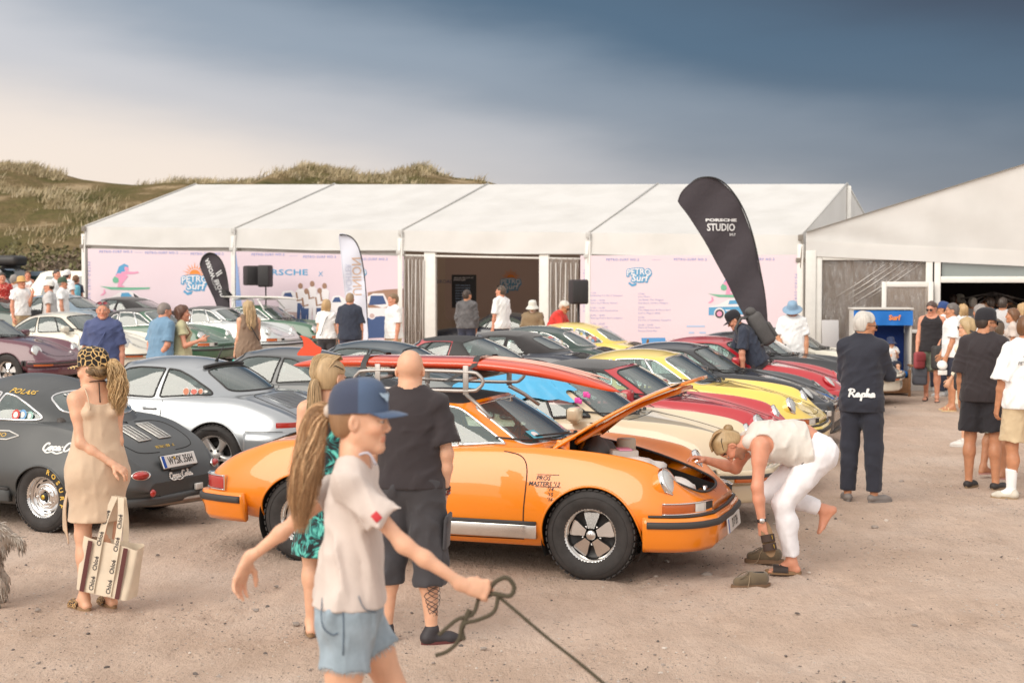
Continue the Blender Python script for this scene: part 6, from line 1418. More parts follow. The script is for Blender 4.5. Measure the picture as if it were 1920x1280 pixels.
def build_tent2():
	F = T2; P = lambda t,z,d=0: np.array(F.p(t,z,d)); e0 = at(1513,437,28.4).z; ridge = 5.2; slope = math.tan(R(17.2)); Lb = 15.0; vz0 = at(1520,478,28.4).z
	vzf = lambda t: vz0-.052*t
	rt = empty('event_tent',F.p(ridge,0,5)); tag(rt,'white gabled marquee at right with crowded open entrance','tent'); off = np.array(rt.location)
	def part(name,b,m,par=rt): b.v = [tuple(np.array(v)-off) for v in b.v]; return b.build(name,par,m if isinstance(m,list) else [m])
	rz = e0+ridge*slope; W = 2*ridge
	def gable(a,c): t = W*a; top = e0+slope*min(t,W-t); z = vzf(t)+(top-vzf(t))*c; return P(t,z,-.03+.02*math.sin(a*42+c*8)*math.sin(math.pi*c)+.03*math.sin(a*9+c*3)*c*(1-c))
	b = MB(); b.add(*gridsheet(gable,60,10)); part('gable_panel',b,pvc())
	for s in (0,1):
		b = MB(); b.add(*gridsheet(lambda a,c: P(ridge*c if s == 0 else W-ridge*c,e0+slope*ridge*c+.02,-.10+Lb*a),8,6)); part('roof_panel',b,pvc())
	b = MB(); b.add(*gridsheet(lambda a,c: P(W*a,vzf(W*a)-.02+.30*c,-.05-.015*(1-c)+.008*math.sin(a*50)),40,2)); part('valance',b,pvc())
	rot = Matrix.Rotation(math.atan2(F.e[1],F.e[0]),3,'Z')
	def bar(u0,u1,v0,v1,d=0,th=.10,name='frame_bar'):
		t0,z0 = F.uv(u0,v1,d); t1,z1 = F.uv(u1,v0,d); b = MB(); b.bbox(P((t0+t1)/2,(z0+z1)/2,d),(abs(t1-t0),th,abs(z1-z0)),.012,rot); part(name,b,FRAME)
	bar(1510,1530,470,738,0,.14,'post'); bar(1530,1541,478,735,.02,.10,'post'); bar(1735,1748,478,738,0,.12,'post'); bar(1751,1763,478,738,.0,.12,'post'); bar(1541,1735,478,488,.01,.09); bar(1541,1735,728,738,.01,.09); bar(1763,1990,518,530,.0,.10); bar(1890,1893,486,518,.15,.04); bar(1990,2010,478,738,0,.14,'post')
	t0,z0 = F.uv(1541,728,.05); t1,z1 = F.uv(1735,488,.05); b = MB(); b.add(*gridsheet(lambda a,c: P(t0+(t1-t0)*a,z0+(z1-z0)*c,.05+.015*math.sin((a+c)*18)),16,10)); part('clear_window',b,CLEAR)
	# creases pulled taut towards the upper corner
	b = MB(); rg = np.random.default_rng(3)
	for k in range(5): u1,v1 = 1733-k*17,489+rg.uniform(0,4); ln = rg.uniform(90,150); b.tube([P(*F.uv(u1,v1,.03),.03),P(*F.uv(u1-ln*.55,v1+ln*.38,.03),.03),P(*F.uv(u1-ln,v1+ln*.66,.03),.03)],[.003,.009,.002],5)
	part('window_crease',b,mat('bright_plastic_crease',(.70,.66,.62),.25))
	# half open door leaf in front of the window
	def leaf(u0,u1,v0,v1): bar(u0,u1,v0,v1,-.18,.06,'door_frame')
	leaf(1653,1662,528,738); leaf(1740,1750,528,738); leaf(1662,1740,528,538); leaf(1662,1740,618,624); leaf(1662,1740,700,738)
	t0,z0 = F.uv(1662,618,-.18); t1,z1 = F.uv(1740,538,-.18); b = MB(); b.add([P(t0,z0,-.18),P(t1,z0,-.18),P(t1,z1,-.18),P(t0,z1,-.18)],[(0,1,2,3)],0,False); part('door_pane',b,CLEAR)
	t0,z0 = F.uv(1765,518,.03); t1,z1 = F.uv(1990,486,.03); b = MB(); b.add([P(t0,z0,.03),P(t1,z0,.03),P(t1,z1,.03),P(t0,z1,.03)],[(0,1,2,3)],0,False); part('transom_pane',b,glass('smoked_transom',(.35,.30,.26),.35))
	dk = mat('dark_tent_lining',(.035,.027,.03),.9)  # near-black colour painted in for the shade inside the tent
	for nm,v in (('back_wall',[P(0.1,0,9),P(W-.1,0,9),P(W-.1,e0,9),P(.1,e0,9)]),('side_wall',[P(.06,0,.1),P(.06,0,Lb),P(.06,e0,Lb),P(.06,e0,.1)]),('side_wall',[P(W-.06,0,.1),P(W-.06,0,Lb),P(W-.06,e0,Lb),P(W-.06,e0,.1)]),('ceiling_shade_sheet',[P(.1,e0-.1,.3),P(W-.1,e0-.1,.3),P(W-.1,e0-.1,10),P(.1,e0-.1,10)])):
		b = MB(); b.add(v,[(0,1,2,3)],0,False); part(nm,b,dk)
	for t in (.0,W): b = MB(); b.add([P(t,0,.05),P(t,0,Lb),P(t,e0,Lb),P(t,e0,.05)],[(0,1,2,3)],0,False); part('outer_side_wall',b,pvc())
	b = MB(); b.add([P(.1,.02,.2),P(W-.1,.02,.2),P(W-.1,.02,10),P(.1,.02,10)],[(0,1,2,3)],0,False); part('tent_floor',b,mat('tent_floor_boards'))
	# lamp rig hanging in the dark
	b = MB(); c = P(*F.uv(1862,548,3.5),3.5)
	for k in range(9): a = R(200+k*17); b.tube([c,c+np.array([.75*math.cos(a),0,-.42*math.sin(a)*-1])],.018,5)
	o = b.build('ceiling_rig',None,[mat('rig_metal',(.30,.28,.28),.4,.6)]); tag(o,'spoked metal lamp rig hanging inside the dark entrance','lamp rig')
build_tent2()
# ---------------------------------------------------------------- feather flags
def feather(name,label,outline,base,Y,m,poleY=None,text=(),pole=None):
	rt = empty('feather_flag',(base[0]-960,0,0)); p0 = at(*base,Y); rt.location = (p0.x,Y,ground_z(p0.x,Y)); tag(rt,label,'flag',None); off = np.array(rt.location)
	O = [np.array(at(u,v,Y)) for u,v in smooth_path(outline,5,True)]; poly2 = np.array([(p[0],p[2]) for p in O]); poly2 = dense(poly2)
	wob = lambda x,z: .05*np.sin(x*3.1+z*2.2)+.025*np.sin(x*7-z*5)
	S = lambda a,b_: np.stack([a,Y+wob(a,b_),b_],1)
	v,f,_ = cut(S,np.linspace(poly2[:,0].min(),poly2[:,0].max(),18),np.linspace(poly2[:,1].min(),poly2[:,1].max(),40),inside=poly2,clearance=.03); v,f = compact(v,f)
	b = MB(); b.add(v-off,f); b.add(v-off+np.array([0,.006,0]),f[:,::-1]); sail = b.build('flag_sail',rt,[m]); ring = S(poly2[:,0],poly2[:,1])-off; b = MB(); b.tube(ring,.010,5,True); b.build('flag_hem',sail,[m])
	pp = np.array([at(u,v_,Y) for u,v_ in pole]); pp[:,1] += .02; b = MB(); b.tube(smooth_path(list(pp-off)+[(0,.02,.02)],6),.016,6); b.build('flag_pole',rt,[mat('pole_black',(.03,.03,.03),.4)]); b = MB(); b.bbox((0,.02,.03),(.5,.5,.05),.02); b.build('flag_base',rt,[CM['rub']])
	for i,(t,u,v_,h,rot,sx,mirror_,mm,bold) in enumerate(text):
		tv,tf = text_geo(t,1.0,0,'CENTER',bold,sx)
		if not len(tv): continue
		c,s_ = math.cos(rot),math.sin(rot); Q = []
		for x,y,_ in tv:
			X,Yy = x*h*1.35*(-1 if mirror_ else 1),-y*h*1.35; q = at(u+X*c-Yy*s_,v_+X*s_+Yy*c,Y); Q.append((q.x-off[0],Y+float(wob(np.array(q.x),np.array(q.z)))-.012-off[1],q.z-off[2]))
		b = MB(); b.add(Q,tf,0,False); b.build('flag_lettering',sail,[mm])
CH = mat('charcoal_flag_cloth',(.052,.042,.050),.8,bump=.3,bscale=7,bdist=.05,sheen=.2); WH = mat('white_flag_cloth',(.70,.72,.82),.8,bump=.2,bscale=5,bdist=.04); FW = mat('flag_white_ink',(.75,.74,.74),.7)
feather('a','tall charcoal feather flag lettered STUDIO before the programme banner',[(1272,374),(1280,358),(1300,341),(1327,333),(1352,341),(1376,366),(1396,402),(1412,450),(1424,508),(1433,560),(1438,622),(1412,622),(1388,578),(1340,486),(1300,418),(1274,383)],(1436,700),26.5,CH,text=[('PORSCHE',1352,413,5.2,0,1.95,False,FW,.05),('STUDIO',1352,427,14,0,.80,False,FW,.025),('SYLT',1374,440,4.5,0,.9,False,FW,.03)],pole=[(1274,376),(1300,340),(1328,332),(1354,340),(1378,365),(1398,401),(1414,450),(1426,508),(1435,560),(1439,622),(1438,690)])
feather('b','small charcoal feather flag with mirrored white lettering in front of the pink banner',[(375,498),(379,484),(391,475),(404,479),(416,494),(424,522),(428,560),(428,600),(418,600),(402,560),(386,524)],(427,640),36.2,CH,text=[('BROAD',412,540,8,R(-112),.95,True,FW,.03),('ARROW',394,503,8,R(-112),.95,True,FW,.03),('//',411,512,11,R(-112),1,True,FW,.05),('AUCTIONS',402,533,3.5,R(-112),1,True,FW,.0)],pole=[(375,498),(379,483),(391,474),(405,478),(417,493),(425,521),(429,560),(429,630)])
feather('c','white feather flag with pale mirrored gold lettering beside the photo banner',[(636,440),(655,444),(670,462),(679,496),(684,540),(687,590),(688,645),(657,645),(652,600),(646,540),(640,480)],(687,690),33.0,WH,text=[('UNION',668,518,18,R(88),.9,True,mat('flag_gold_ink',(.62,.42,.30),.7),.0),('ACHTER',653,520,11,R(88),.9,True,mat('flag_pale_ink',(.55,.57,.70),.7),.0)],pole=[(636,440),(656,443),(671,461),(680,496),(685,540),(688,590),(690,680)])
# ---------------------------------------------------------------- loudspeakers
def speaker(label,u0,u1,v0,v1,Y,yaw,stand):
	a,b_ = at(u0,v1,Y),at(u1,v0,Y); c = (a+b_)/2; w,h = b_.x-a.x,b_.z-a.z; z0 = ground_z(c.x,Y); rt = empty('loudspeaker',(c.x,Y,a.z),R(yaw)); tag(rt,label,'loudspeaker')
	bk = mat('speaker_cloth',(.045,.036,.040),.75,bump=.1); b = MB(); b.bbox((0,0,h/2),(w,.34,h),.04); cab = b.build('cabinet',rt,[bk]); b = MB(); b.bbox((0,-.175,h/2),(w*.86,.02,h*.86),.008); b.build('grille',cab,[mat('speaker_grille',(.03,.028,.030),.6,bump=.3,bscale=300)])
	if stand:
		st = empty('speaker_stand',(c.x,Y+.05,z0)); tag(st,stand,'stand'); b = MB(); b.tube([(0,0,.2),(0,0,a.z-z0-.002)],.018,8); b.build('pole',st,[CM['blk']])
		for k in range(3): t = R(90+120*k); b = MB(); b.tube([(0,0,.75),(.45*math.cos(t),.45*math.sin(t),.01)],.012,6); b.build('leg',st,[CM['blk']])
speaker('dark cloth covered loudspeaker on the left of a pair',458,484,498,535,36.0,25,None); speaker('black loudspeaker with front grille on the right of a pair',486,509,497,538,35.7,-8,'black tripod stand under the pair of loudspeakers'); speaker('single covered loudspeaker beside the clear door curtain',1068,1101,524,570,30.6,12,'black tripod stand under the single loudspeaker')
# ---------------------------------------------------------------- roofed wicker beach chair, deck chair, white board
def beach_chair():
	a,c = at(1597,728,26.6),at(1706,576,26.6); w = c.x-a.x; rt = empty('beach_chair',((a.x+c.x)/2,26.6,ground_z(a.x,26.6)),R(-6)); tag(rt,'roofed beach chair with bright blue lining and valance','beach chair'); H = c.z
	wood = mat('teak_wood',(.22,.11,.05),.55,var=.2,vscale=20,bump=.15); wick = mat('white_wicker',(.62,.59,.55),.7,bump=.6,bscale=130); bl = mat('blue_awning_cloth',(.010,.16,.55),.7,bump=.1); dbl = mat('deep_blue_lining',(.012,.045,.22),.8)
	for s in (1,-1): b = MB(); b.bbox((s*(w/2-.02),.1,H*.55),(.04,.62,H*.88),.02); b.build('side_panel',rt,[wick])
	b = MB(); b.bbox((0,.40,H*.62),(w-.09,.05,H*.70),.02); b.build('backrest',rt,[dbl]); b = MB(); b.bbox((0,.08,H*.985),(w+.04,.72,.035),.012); b.build('roof',rt,[wick])
	b = MB(); b.add(*gridsheet(lambda p,q: ((p-.5)*w,-.262-.02*math.sin(p*20)*(1-q),H*.80+H*.165*q),24,3)); va = b.build('valance',rt,[bl]); tv,tf = text_geo('Surf',.125,0,'CENTER',.006); b = MB(); b.add(put(tv,(.20,-.292,H*.885),(1,0,0),(0,0,1)),tf,0,False); b.build('lettering',va,[PB['orange']])
	b = MB(); b.bbox((0,.12,.40),(w-.10,.50,.12),.04); b.build('seat_cushion',rt,[bl]); b = MB(); b.bbox((0,.10,.19),(w-.02,.60,.28),.01); b.build('base',rt,[wood])
	for s in (1,-1):
		b = MB(); b.bbox((s*(w/2-.05),-.36,.58),(.07,.34,.03),.008); b.build('arm_table',rt,[wood]); b = MB(); b.bbox((s*(w/2-.06),-.34,.25),(.045,.045,.50),.006); b.build('front_leg',rt,[wood])
	return rt
beach_chair()
def deck_chair():
	p = at(1235,640,27.6); rt = empty('deck_chair',(p.x,27.6,ground_z(p.x,27.6)),R(15)); tag(rt,'wooden deck chair with blue canvas behind the yellow car','deck chair'); wood = mat('teak_wood')
	for s in (1,-1): b = MB(); b.bbox((s*.27,.12,.52),(.035,.05,1.1),.005,Matrix.Rotation(R(28),3,'X')); b.build('rail',rt,[wood]); b = MB(); b.bbox((s*.24,.10,.36),(.03,.045,.95),.005,Matrix.Rotation(R(-50),3,'X')); b.build('leg',rt,[wood])
	b = MB(); b.add(*gridsheet(lambda a,c: ((a-.5)*.5,-.25+.55*c+.0,.38+.64*c-.12*math.sin(math.pi*c)),6,10)); b.build('canvas_seat',rt,[mat('deck_canvas_blue',(.10,.30,.60),.8)])
deck_chair()
p = at(1557,626,27.9); b = MB(); b.bbox((0,0,0),(.33,.02,.55),.005,Matrix.Rotation(R(-6),3,'X')); b.bbox((0,.02,-.48),(.05,.03,.45),.005); o = b.build('sign_board',None,[mat('pale_board',(.62,.60,.60),.5)],p); tag(o,'pale blank board standing by the clear tent window','board')
# ================================================================ the parked cars
YA,YB = R(-18.6),R(180-18.6)
GA,GB,GC,GD = 'cars parked in the front row, noses to the right','cars parked tail to tail behind the front row','cars parked in the row beyond the aisle','cars parked at the far left'
PT = lambda n,c,**k: paint(n,srgb(*c),**k)
orange = PT('signal_orange',(238,132,4)); red = PT('guards_red',(182,36,46)); yel = PT('pale_yellow',(238,205,92)); blk = PT('deep_black',(28,29,34)); cream = PT('ivory',(214,196,166)); white = PT('old_white',(228,222,206))
silver = PT('polar_silver',(168,172,176),rough=.30,metal=.55); grey = PT('slate_grey',(86,88,90),rough=.5); navy = PT('blue_green',(38,56,64)); dgreen = PT('dark_green',(28,56,46)); plum = PT('aubergine',(92,40,56)); satin = mat('satin_slate',srgb(70,72,73),.42,coat=.25,coat_rough=.3,var=.06,vscale=4)
lgreen = PT('irish_green',(58,98,74)); silver2 = PT('light_silver',(196,200,200),rough=.3,metal=.4); sblue = PT('ice_blue',(138,156,170),rough=.3,metal=.3); dblue = PT('dark_navy',(30,36,52))
O,Ob,OM = add_car('orange open roofed coupe with its front lid raised and a red surfboard on top',(-.28,11.16),YA,orange,'911','targa','early','fuchs',group=GA,hood_open=True,plate='SY-P 73H')
C1,C1b,_ = add_car('ivory coupe with a bright blue sheet over its roof',(.46,13.22),YA,cream,'911','coupe','impact','fuchs','blk',GA,mats={'bellows': CM['rub']})
add_car('red convertible with closed black soft top next to the ivory car',(1.08,15.2),YA,red,'911','cabrio','impact','fuchs','blk',GA)
add_car('pale yellow coupe with chrome trim between the red convertible and the black car',(1.80,17.25),YA,yel,'911','coupe','early','fuchs','chrome',GA)
add_car('gloss black coupe with slanted headlights and smooth bumper',(2.40,19.24),YA,blk,'993','coupe','smooth','twist','blk',GA)
add_car('bright red coupe behind the stooping man with the backpack',(3.14,21.3),YA,red,'993','coupe','smooth','twist','blk',GA)
add_car('red car with a black front lid beside the white open car',(3.95,23.35),YA,blk,'911','coupe','impact','fuchs','blk',GA)
add_car('white car with chrome trim nearest the blue beach chair',(4.9,25.4),YA,white,'911','cabrio','impact','fuchs','blk',GA)
V,Vb,VM = add_car('satin dark grey vintage coupe with white lettering and rear grilles',(-4.62,13.2),R(180-25),satin,'356','coupe','vintage','steel','chrome',GB)
S,Sb,SMm = add_car('silver coupe with five twisted wheel spokes and round window stickers',(-3.91,15.82),YB,silver,'993','coupe','smooth','twist','blk',GB)
add_car('two tone dark grey coupe just behind the silver coupe',(-3.02,17.9),YB,grey,'911','coupe','smooth','twist','blk',GB)
add_car('blue green coupe right behind the two tone grey coupe',(-2.15,19.9),YB,navy,'911','coupe','smooth','twist','blk',GB)
add_car('dark red open roofed car with a wide black roll bar',(-1.1,21.95),YB,red,'911','targa','impact','fuchs','blk',GB)
add_car('dark navy convertible with closed black top in the tail to tail row',(-.28,24.0),YB,dblue,'911','cabrio','impact','fuchs','blk',GB)
G6,_,_ = add_car('dark green coupe with many stickers on its rear side window',(.25,26.1),YB,dgreen,'911','coupe','early','fuchs','chrome',GB)
Y6,_,_ = add_car('yellow coupe with a raised tail nearest the programme banner',(.98,28.2),YB,yel,'911','coupe','early','fuchs','chrome',GB)
add_car('aubergine coupe at the far left edge',(-10.1,27.1),YA,plum,'911','coupe','impact','fuchs','blk',GC)
add_car('old white coupe between the aubergine car and the man in the blue polo shirt',(-9.03,29.3),YA,white,'911','coupe','impact','fuchs','blk',GC)
add_car('green convertible with black top behind the man in the light blue shirt',(-8.1,31.8),YA,lgreen,'911','cabrio','early','fuchs','chrome',GC)
add_car('light silver car with black roof beside the woman in the brown dress',(-7.0,34.0),YA,silver2,'911','cabrio','early','fuchs','chrome',GC)
G5,_,_ = add_car('dark green coupe carrying a white surfboard',(-6.2,35.8),YA,lgreen,'911','coupe','early','fuchs','chrome',GC)
add_car('ice blue coupe at the far left under the pink banner',(-11.5,35.4),YB,sblue,'911','coupe','impact','fuchs','blk',GD,near=False)
add_car('dark convertible with black top directly under the surfer banner',(-10.4,37.5),YB,blk,'911','cabrio','impact','fuchs','blk',GD,near=False)
add_car('dark green coupe cut off by the left edge behind the aubergine car',(-12.5,33.3),YB,dgreen,'911','coupe','impact','fuchs','blk',GD,near=False)
add_car('white coupe behind the group of men at far left',(-14.6,37.6),YB,white,'911','coupe','impact','fuchs','blk',GD,near=False)
add_car('dark coupe parked inside the long tent',(-.3,36.3),R(158),dblue,'911','coupe','impact','fuchs','blk',None,near=False)
def box_car(label,name,loc,yaw,L,Wd,H,lower,upper,roofbox=None,cat='car',sill=.55):
	z = (dune_h(*loc)+.0) if loc[1] > 55 else ground_z(*loc)+sm((loc[1]-44)/25)*1.6; rt = empty(name,(loc[0],loc[1],z),yaw); tag(rt,label,cat)
	def prism(side,w0,w1,z0,nm,m,par=rt,r=.0):
		b = MB(); n = len(side); v = [(x,w0+(w1-w0)*max(0,(zz-z0))/(H-z0),zz) for x,zz in side]+[(x,-(w0+(w1-w0)*max(0,(zz-z0))/(H-z0)),zz) for x,zz in side]; b.add(v,[list(range(n)),list(range(n,2*n))[::-1]]+[(i,(i+1) % n,n+(i+1) % n,n+i) for i in range(n)],0,False); o = b.build(nm,par,[m]); bv = o.modifiers.new('round','BEVEL'); bv.width = .04; bv.segments = 2; return o
	w = Wd/2; bd = prism([(-L/2,.35),(L/2-.05,.35),(L/2,.62),(L/2-.06,.95),(L*.22,1.05),(-L/2+.05,1.08),(-L/2,.8)],w,w*.97,.35,'body',lower); cab = prism([(-L/2+.08,1.06),(L*.22,1.04),(L*.10,H-.06),(L*.04,H),(-L/2+.32,H),(-L/2+.18,H-.08)],w*.96,w*.78,1.04,'cabin',upper)
	gl = CM['glass']; dk = mat('dark_car_glass',(.03,.045,.045),.08,coat=1)
	for s in (1,-1):
		for x0,x1 in ((-L/2+.30,-L*.16),(-L*.14,L*.07)):
			b = MB(); f = lambda zz: w*.96+(w*.78-w*.96)*(zz-1.04)/(H-1.04)+.012; b.add([(x0,s*f(1.12),1.12),(x1+.06,s*f(1.12),1.12),(x1-.06,s*f(H-.12),H-.12),(x0+.08,s*f(H-.12),H-.12)],[(0,1,2,3)],0,False); b.build('side_window',rt,[dk])
		b = MB(); b.bbox((L/2-.02,s*w*.72,.80),(.05,.30,.14),.03); b.build('headlight',rt,[CM['lens']]); b = MB(); b.bbox((-L/2+.02,s*w*.82,.90),(.05,.16,.22),.03); b.build('tail_light',rt,[CM['red']])
		for x in (-L*.31,L*.31): ty,ri = wheel_parts('fuchs'); o = link('wheel',ty,rt,[CM['tyre']],(x,s*(w-.10),.33)); o.rotation_euler = (-s*math.pi/2,0,0); link('rim',ri,o,[CM['alloy'],CM['blk'],CM['alloy'],CM['chrome']])
	for xa,xb in (((L*.20+.02,1.10),(L*.11,H-.10)),((-L/2+.095,1.14),(-L/2+.175,H-.14))):
		b = MB(); y0,y1 = w*.84,w*.70; sg = 1 if xa[0] > 0 else -1; b.add([(xa[0]+.02*sg,-y0,xa[1]),(xa[0]+.02*sg,y0,xa[1]),(xb[0]+.02*sg,y1,xb[1]),(xb[0]+.02*sg,-y1,xb[1])],[(0,1,2,3)],0,False); b.build('windscreen' if sg > 0 else 'rear_window',rt,[dk])
	if roofbox: b = MB(); b.bbox((-.1,0,H+.28),(1.9,.8,.36),.14,seg=4); b.build('roof_box',rt,[CM['blk']]); [MB().bbox((x_,0,H+.05),(.06,1.1,.10),.02).build('roof_bar',rt,[CM['blk']]) for x_ in (.4,-.6)]
	return rt
box_car('dark estate car with a black roof box below the dune at far left','parked_car',(-17.7,49.3),R(-15),4.8,1.9,1.75,blk,blk,True)
box_car('boxy white roofed car with orange lower body behind the men at far left','parked_car',(-13.3,42.5),R(165),3.9,1.75,1.78,PT('vw_orange',(226,110,50)),white)
box_car('grey blue car half hidden behind the shrubs at far left','parked_car',(-16.5,50.5),R(170),4.3,1.8,1.55,PT('grey_blue',(110,125,140)),PT('grey_blue2',(110,125,140)))
# ---------------------------------------------------------------- orange car: lid, boot, rack and lettering
def orange_details():
	lo = get_low('911'); P = body_parts('911','targa',True)
	hinge = Vector((.80,0,.905)); M = Matrix.Translation(hinge) @ Matrix.Rotation(R(-43),4,'Y') @ Matrix.Translation(-hinge)
	h = link('bonnet',P['hood'],O,[orange]); h.matrix_local = M; sd = h.modifiers.new('thick','SOLIDIFY'); sd.thickness = .022; sd.offset = -1
	b = MB()                                   # pressed stiffening frame on the underside
	for q in ([(.92,-.36),(.92,.36)],[(1.72,-.24),(1.72,.24)],[(.92,-.36),(1.30,-.05),(1.72,-.24)],[(.92,.36),(1.30,.05),(1.72,.24)]):
		pts = lo.top(smooth_path(q,8))-np.array([0,0,.034]); b.tube(pts,.020,6)
	b.build('stiffener',h,[orange])
	for s in (1,-1): b = MB(); b.tube(smooth_path([(.72,s*.43,.80),(.80,s*.43,.93),(.93,s*.43,1.00)],5),.020,6); b.bbox((.84,s*.43,.90),(.10,.03,.14),.01); b.build('bonnet_hinge',O,[orange])
	tub = MB(); x0,x1,y0,y1,zf = .70,1.86,.47,.36,.42     # luggage tub
	V = [(x0,-y0,zf),(x1,-y1,zf),(x1,y1,zf),(x0,y0,zf),(x0,-y0,.90),(x1,-y1,.575),(x1,y1,.575),(x0,y0,.90)]
	tub.add(V,[(0,1,2,3),(0,4,5,1),(3,2,6,7),(0,3,7,4)],0,False); tub.build('luggage_tub',O,[CM['dark']])
	b = MB(); b.bbox((1.80,0,.535),(.17,.62,.04),.01); b.build('latch_panel',O,[orange]); b = MB(); b.tube(lo.top(smooth_path([(.80,-.44),(1.2,-.43),(1.6,-.39),(1.80,-.35),(1.86,-.22),(1.875,0),(1.86,.22),(1.80,.35),(1.6,.39),(1.2,.43),(.80,.44)],5))+np.array([0,0,.004]),.010,6); b.build('rubber_seal',O,[CM['rub']])
	b = MB(); b.lathe([(0,.03),(.028,.028),(.03,0)],14,Matrix.Translation((1.79,-.03,.555))); b.lathe([(.012,.05),(.02,.045),(.02,0)],12,Matrix.Translation((1.80,.09,.555))); b.build('lid_latch',O,[CM['chrome']])
	# things left in the boot
	wm = O.matrix_world.copy() if False else Matrix.Translation(O.location) @ Matrix.Rotation(YA,4,'Z')
	def loose(b,name,label,cat,mats,c):
		p = wm @ Vector(c); o = b.build(name,None,mats,p,YA); tag(o,label,cat); return o
	def lump(name,label,cat,c,r,m,seed,k=.25):
		bm = bmesh.new(); bmesh.ops.create_icosphere(bm,subdivisions=3,radius=1)
		for v in bm.verts: f = 1+k*vn(v.co.x*4+seed,v.co.y*4,1,seed)+k*.6*vn(v.co.y*9,v.co.z*9+v.co.x*5,1,seed+2); v.co = Vector((v.co.x*r[0]*f,v.co.y*r[1]*f,v.co.z*r[2]*f))
		me = bpy.data.meshes.new(name); bm.to_mesh(me); bm.free(); me.polygons.foreach_set('use_smooth',[True]*len(me.polygons)); o = link(name,me,None,[m],wm @ Vector(c),YA); tag(o,label,cat)
	wc = cloth('white_towel',(.72,.70,.68)); lump('towel','crumpled white towel in the open front boot of the orange car','towel',(1.28,-.12,.735),(.26,.20,.10),wc,1); lump('towel','white cloth bundle by the headlight inside the orange boot','towel',(1.64,-.10,.60),(.13,.17,.075),wc,5); lump('bag','dark grey cloth bag in the open boot','bag',(.98,.05,.80),(.14,.22,.14),cloth('grey_bag',(.10,.10,.10)),3)
	b = MB(); b.bbox((0,0,0),(.20,.14,.06),.01,Matrix.Rotation(R(25),3,'Z')); b.bbox((0,0,.034),(.10,.145,.012),.004,Matrix.Rotation(R(25),3,'Z'),1); loose(b,'first_aid_pouch','small red and pale packet lying on the towel in the boot','packet',[mat('packet_pale',(.55,.50,.46),.6),PB['pink']],(1.22,-.10,.845))
	b = MB(); b.lathe([(0,.09),(.07,.09),(.075,.08),(.075,0)],18); loose(b,'reservoir','white round plastic container in the open boot','container',[mat('cream_plastic',(.62,.56,.44),.4)],(1.15,.25,.83))
	# lettering on the front wing
	m = CM['ink']; b = MB()
	def decal(bb,txt,x,z,h,shear=.2,s=-1,sx=1,bold=.02,al='CENTER'):
		tv,tf = text_geo(txt,1,shear,al,bold,sx); tv = tv.copy(); X = x+tv[:,0]*h*1.35*(-s if s < 0 else -1)*1.0; Z = z+tv[:,1]*h*1.35; p = lo.side(np.column_stack([X,Z])); p[:,1] = s*(p[:,1]+.0025); bb.add(p,tf,0,False)
	decal(b,'PROS',.785,.725,.032); decal(b,"MASTERS '13",.795,.685,.031); [decal(b,t,.845,.650-i*.036,.027) for i,t in enumerate(("'14","'15","'16"))]
	for x0,x1,z in ((.74,.90,.75),(.73,.92,.666)): q = lo.side([(x0+(x1-x0)*i/5,z) for i in range(6)]); q[:,1] = -(q[:,1]+.002); b.tube(q,.0025,4)
	b.build('wing_lettering',Ob,[m])
	# windscreen sticker
	g = get_green('911','targa'); b = MB(); v,f = sweep(np.array([[0,0],[0,0.001]]),[(0,0),(0,1)]) if False else ([],[]); q = g.S(np.array([-1.9,-1.35,-1.35,-1.9]),np.array([.13,.13,.30,.30]))+np.array([.012,0,.008]); b.add(q,[(0,1,2,3)],0,False); c = q.mean(0)+np.array([.003,0,.003]); b.add([c+(q[1]-q[0])*.3*math.cos(a)+(q[3]-q[0])*.3*math.sin(a) for a in np.linspace(0,6.283,13)[:-1]],[list(range(12))],1,False); b.build('windscreen_sticker',O,[mat('sticker_teal',(.10,.42,.55),.5),PB['white']])
	# roof rack: two hoops along the sides with cross bars, and gutter brackets
	rk = empty('roof_rack',O.location,YA); rk.location = wm @ Vector((0,0,1.30)); tag(rk,'bare metal tube roof rack on the orange car','roof rack'); tm = mat('rack_tube_metal',(.42,.39,.37),.45,.8)
	for s in (1,-1):
		y = s*.50; q = [(-.72,y,.03),(-.3,y,.02),(.12,y,.02),(.20,y,.04),(.235,y,.09),(.20,y,.14),(.12,y,.16),(-.3,y,.165),(-.72,y,.155),(-.79,y,.13),(-.82,y,.09),(-.79,y,.05)]; b = MB(); b.tube(smooth_path(q,4,True),.014,8,True); b.build('rack_hoop',rk,[tm])
		for x,xd in ((.10,.33),(-.62,-.52)):
			b = MB(); b.bbox((x,y+s*.008,.10),(.045,.008,.22),.003); b.build('bracket',rk,[tm]); b = MB(); b.tube([(x,y,-.01),((x+xd)/2,s*.55,-.08),(xd,s*.60,-.17)] if x > 0 else [(x,y,0),(x,s*.54,-.08)],[.018,.016,.014] if x > 0 else .016,4); b.build('gutter_clamp',rk,[tm])
	for x in (.08,-.62):
		b = MB(); b.tube([(x,-.50,.10),(x,.50,.10)],.014,8); b.build('cross_bar',rk,[tm]); b = MB(); b.tube([(x,-.24,.13),(x,.24,.13)],.036,10); b.build('foam_pad',rk,[CM['rub']])
	# red longboard, upside down: deck below, fin on top at the tail
	sb = empty('surfboard',wm @ Vector((-.20,-.05,1.47)),YA); tag(sb,'red longboard strapped upside down on the roof rack of the orange car','surfboard'); L = 2.75; n = 44; V = []; k = 14
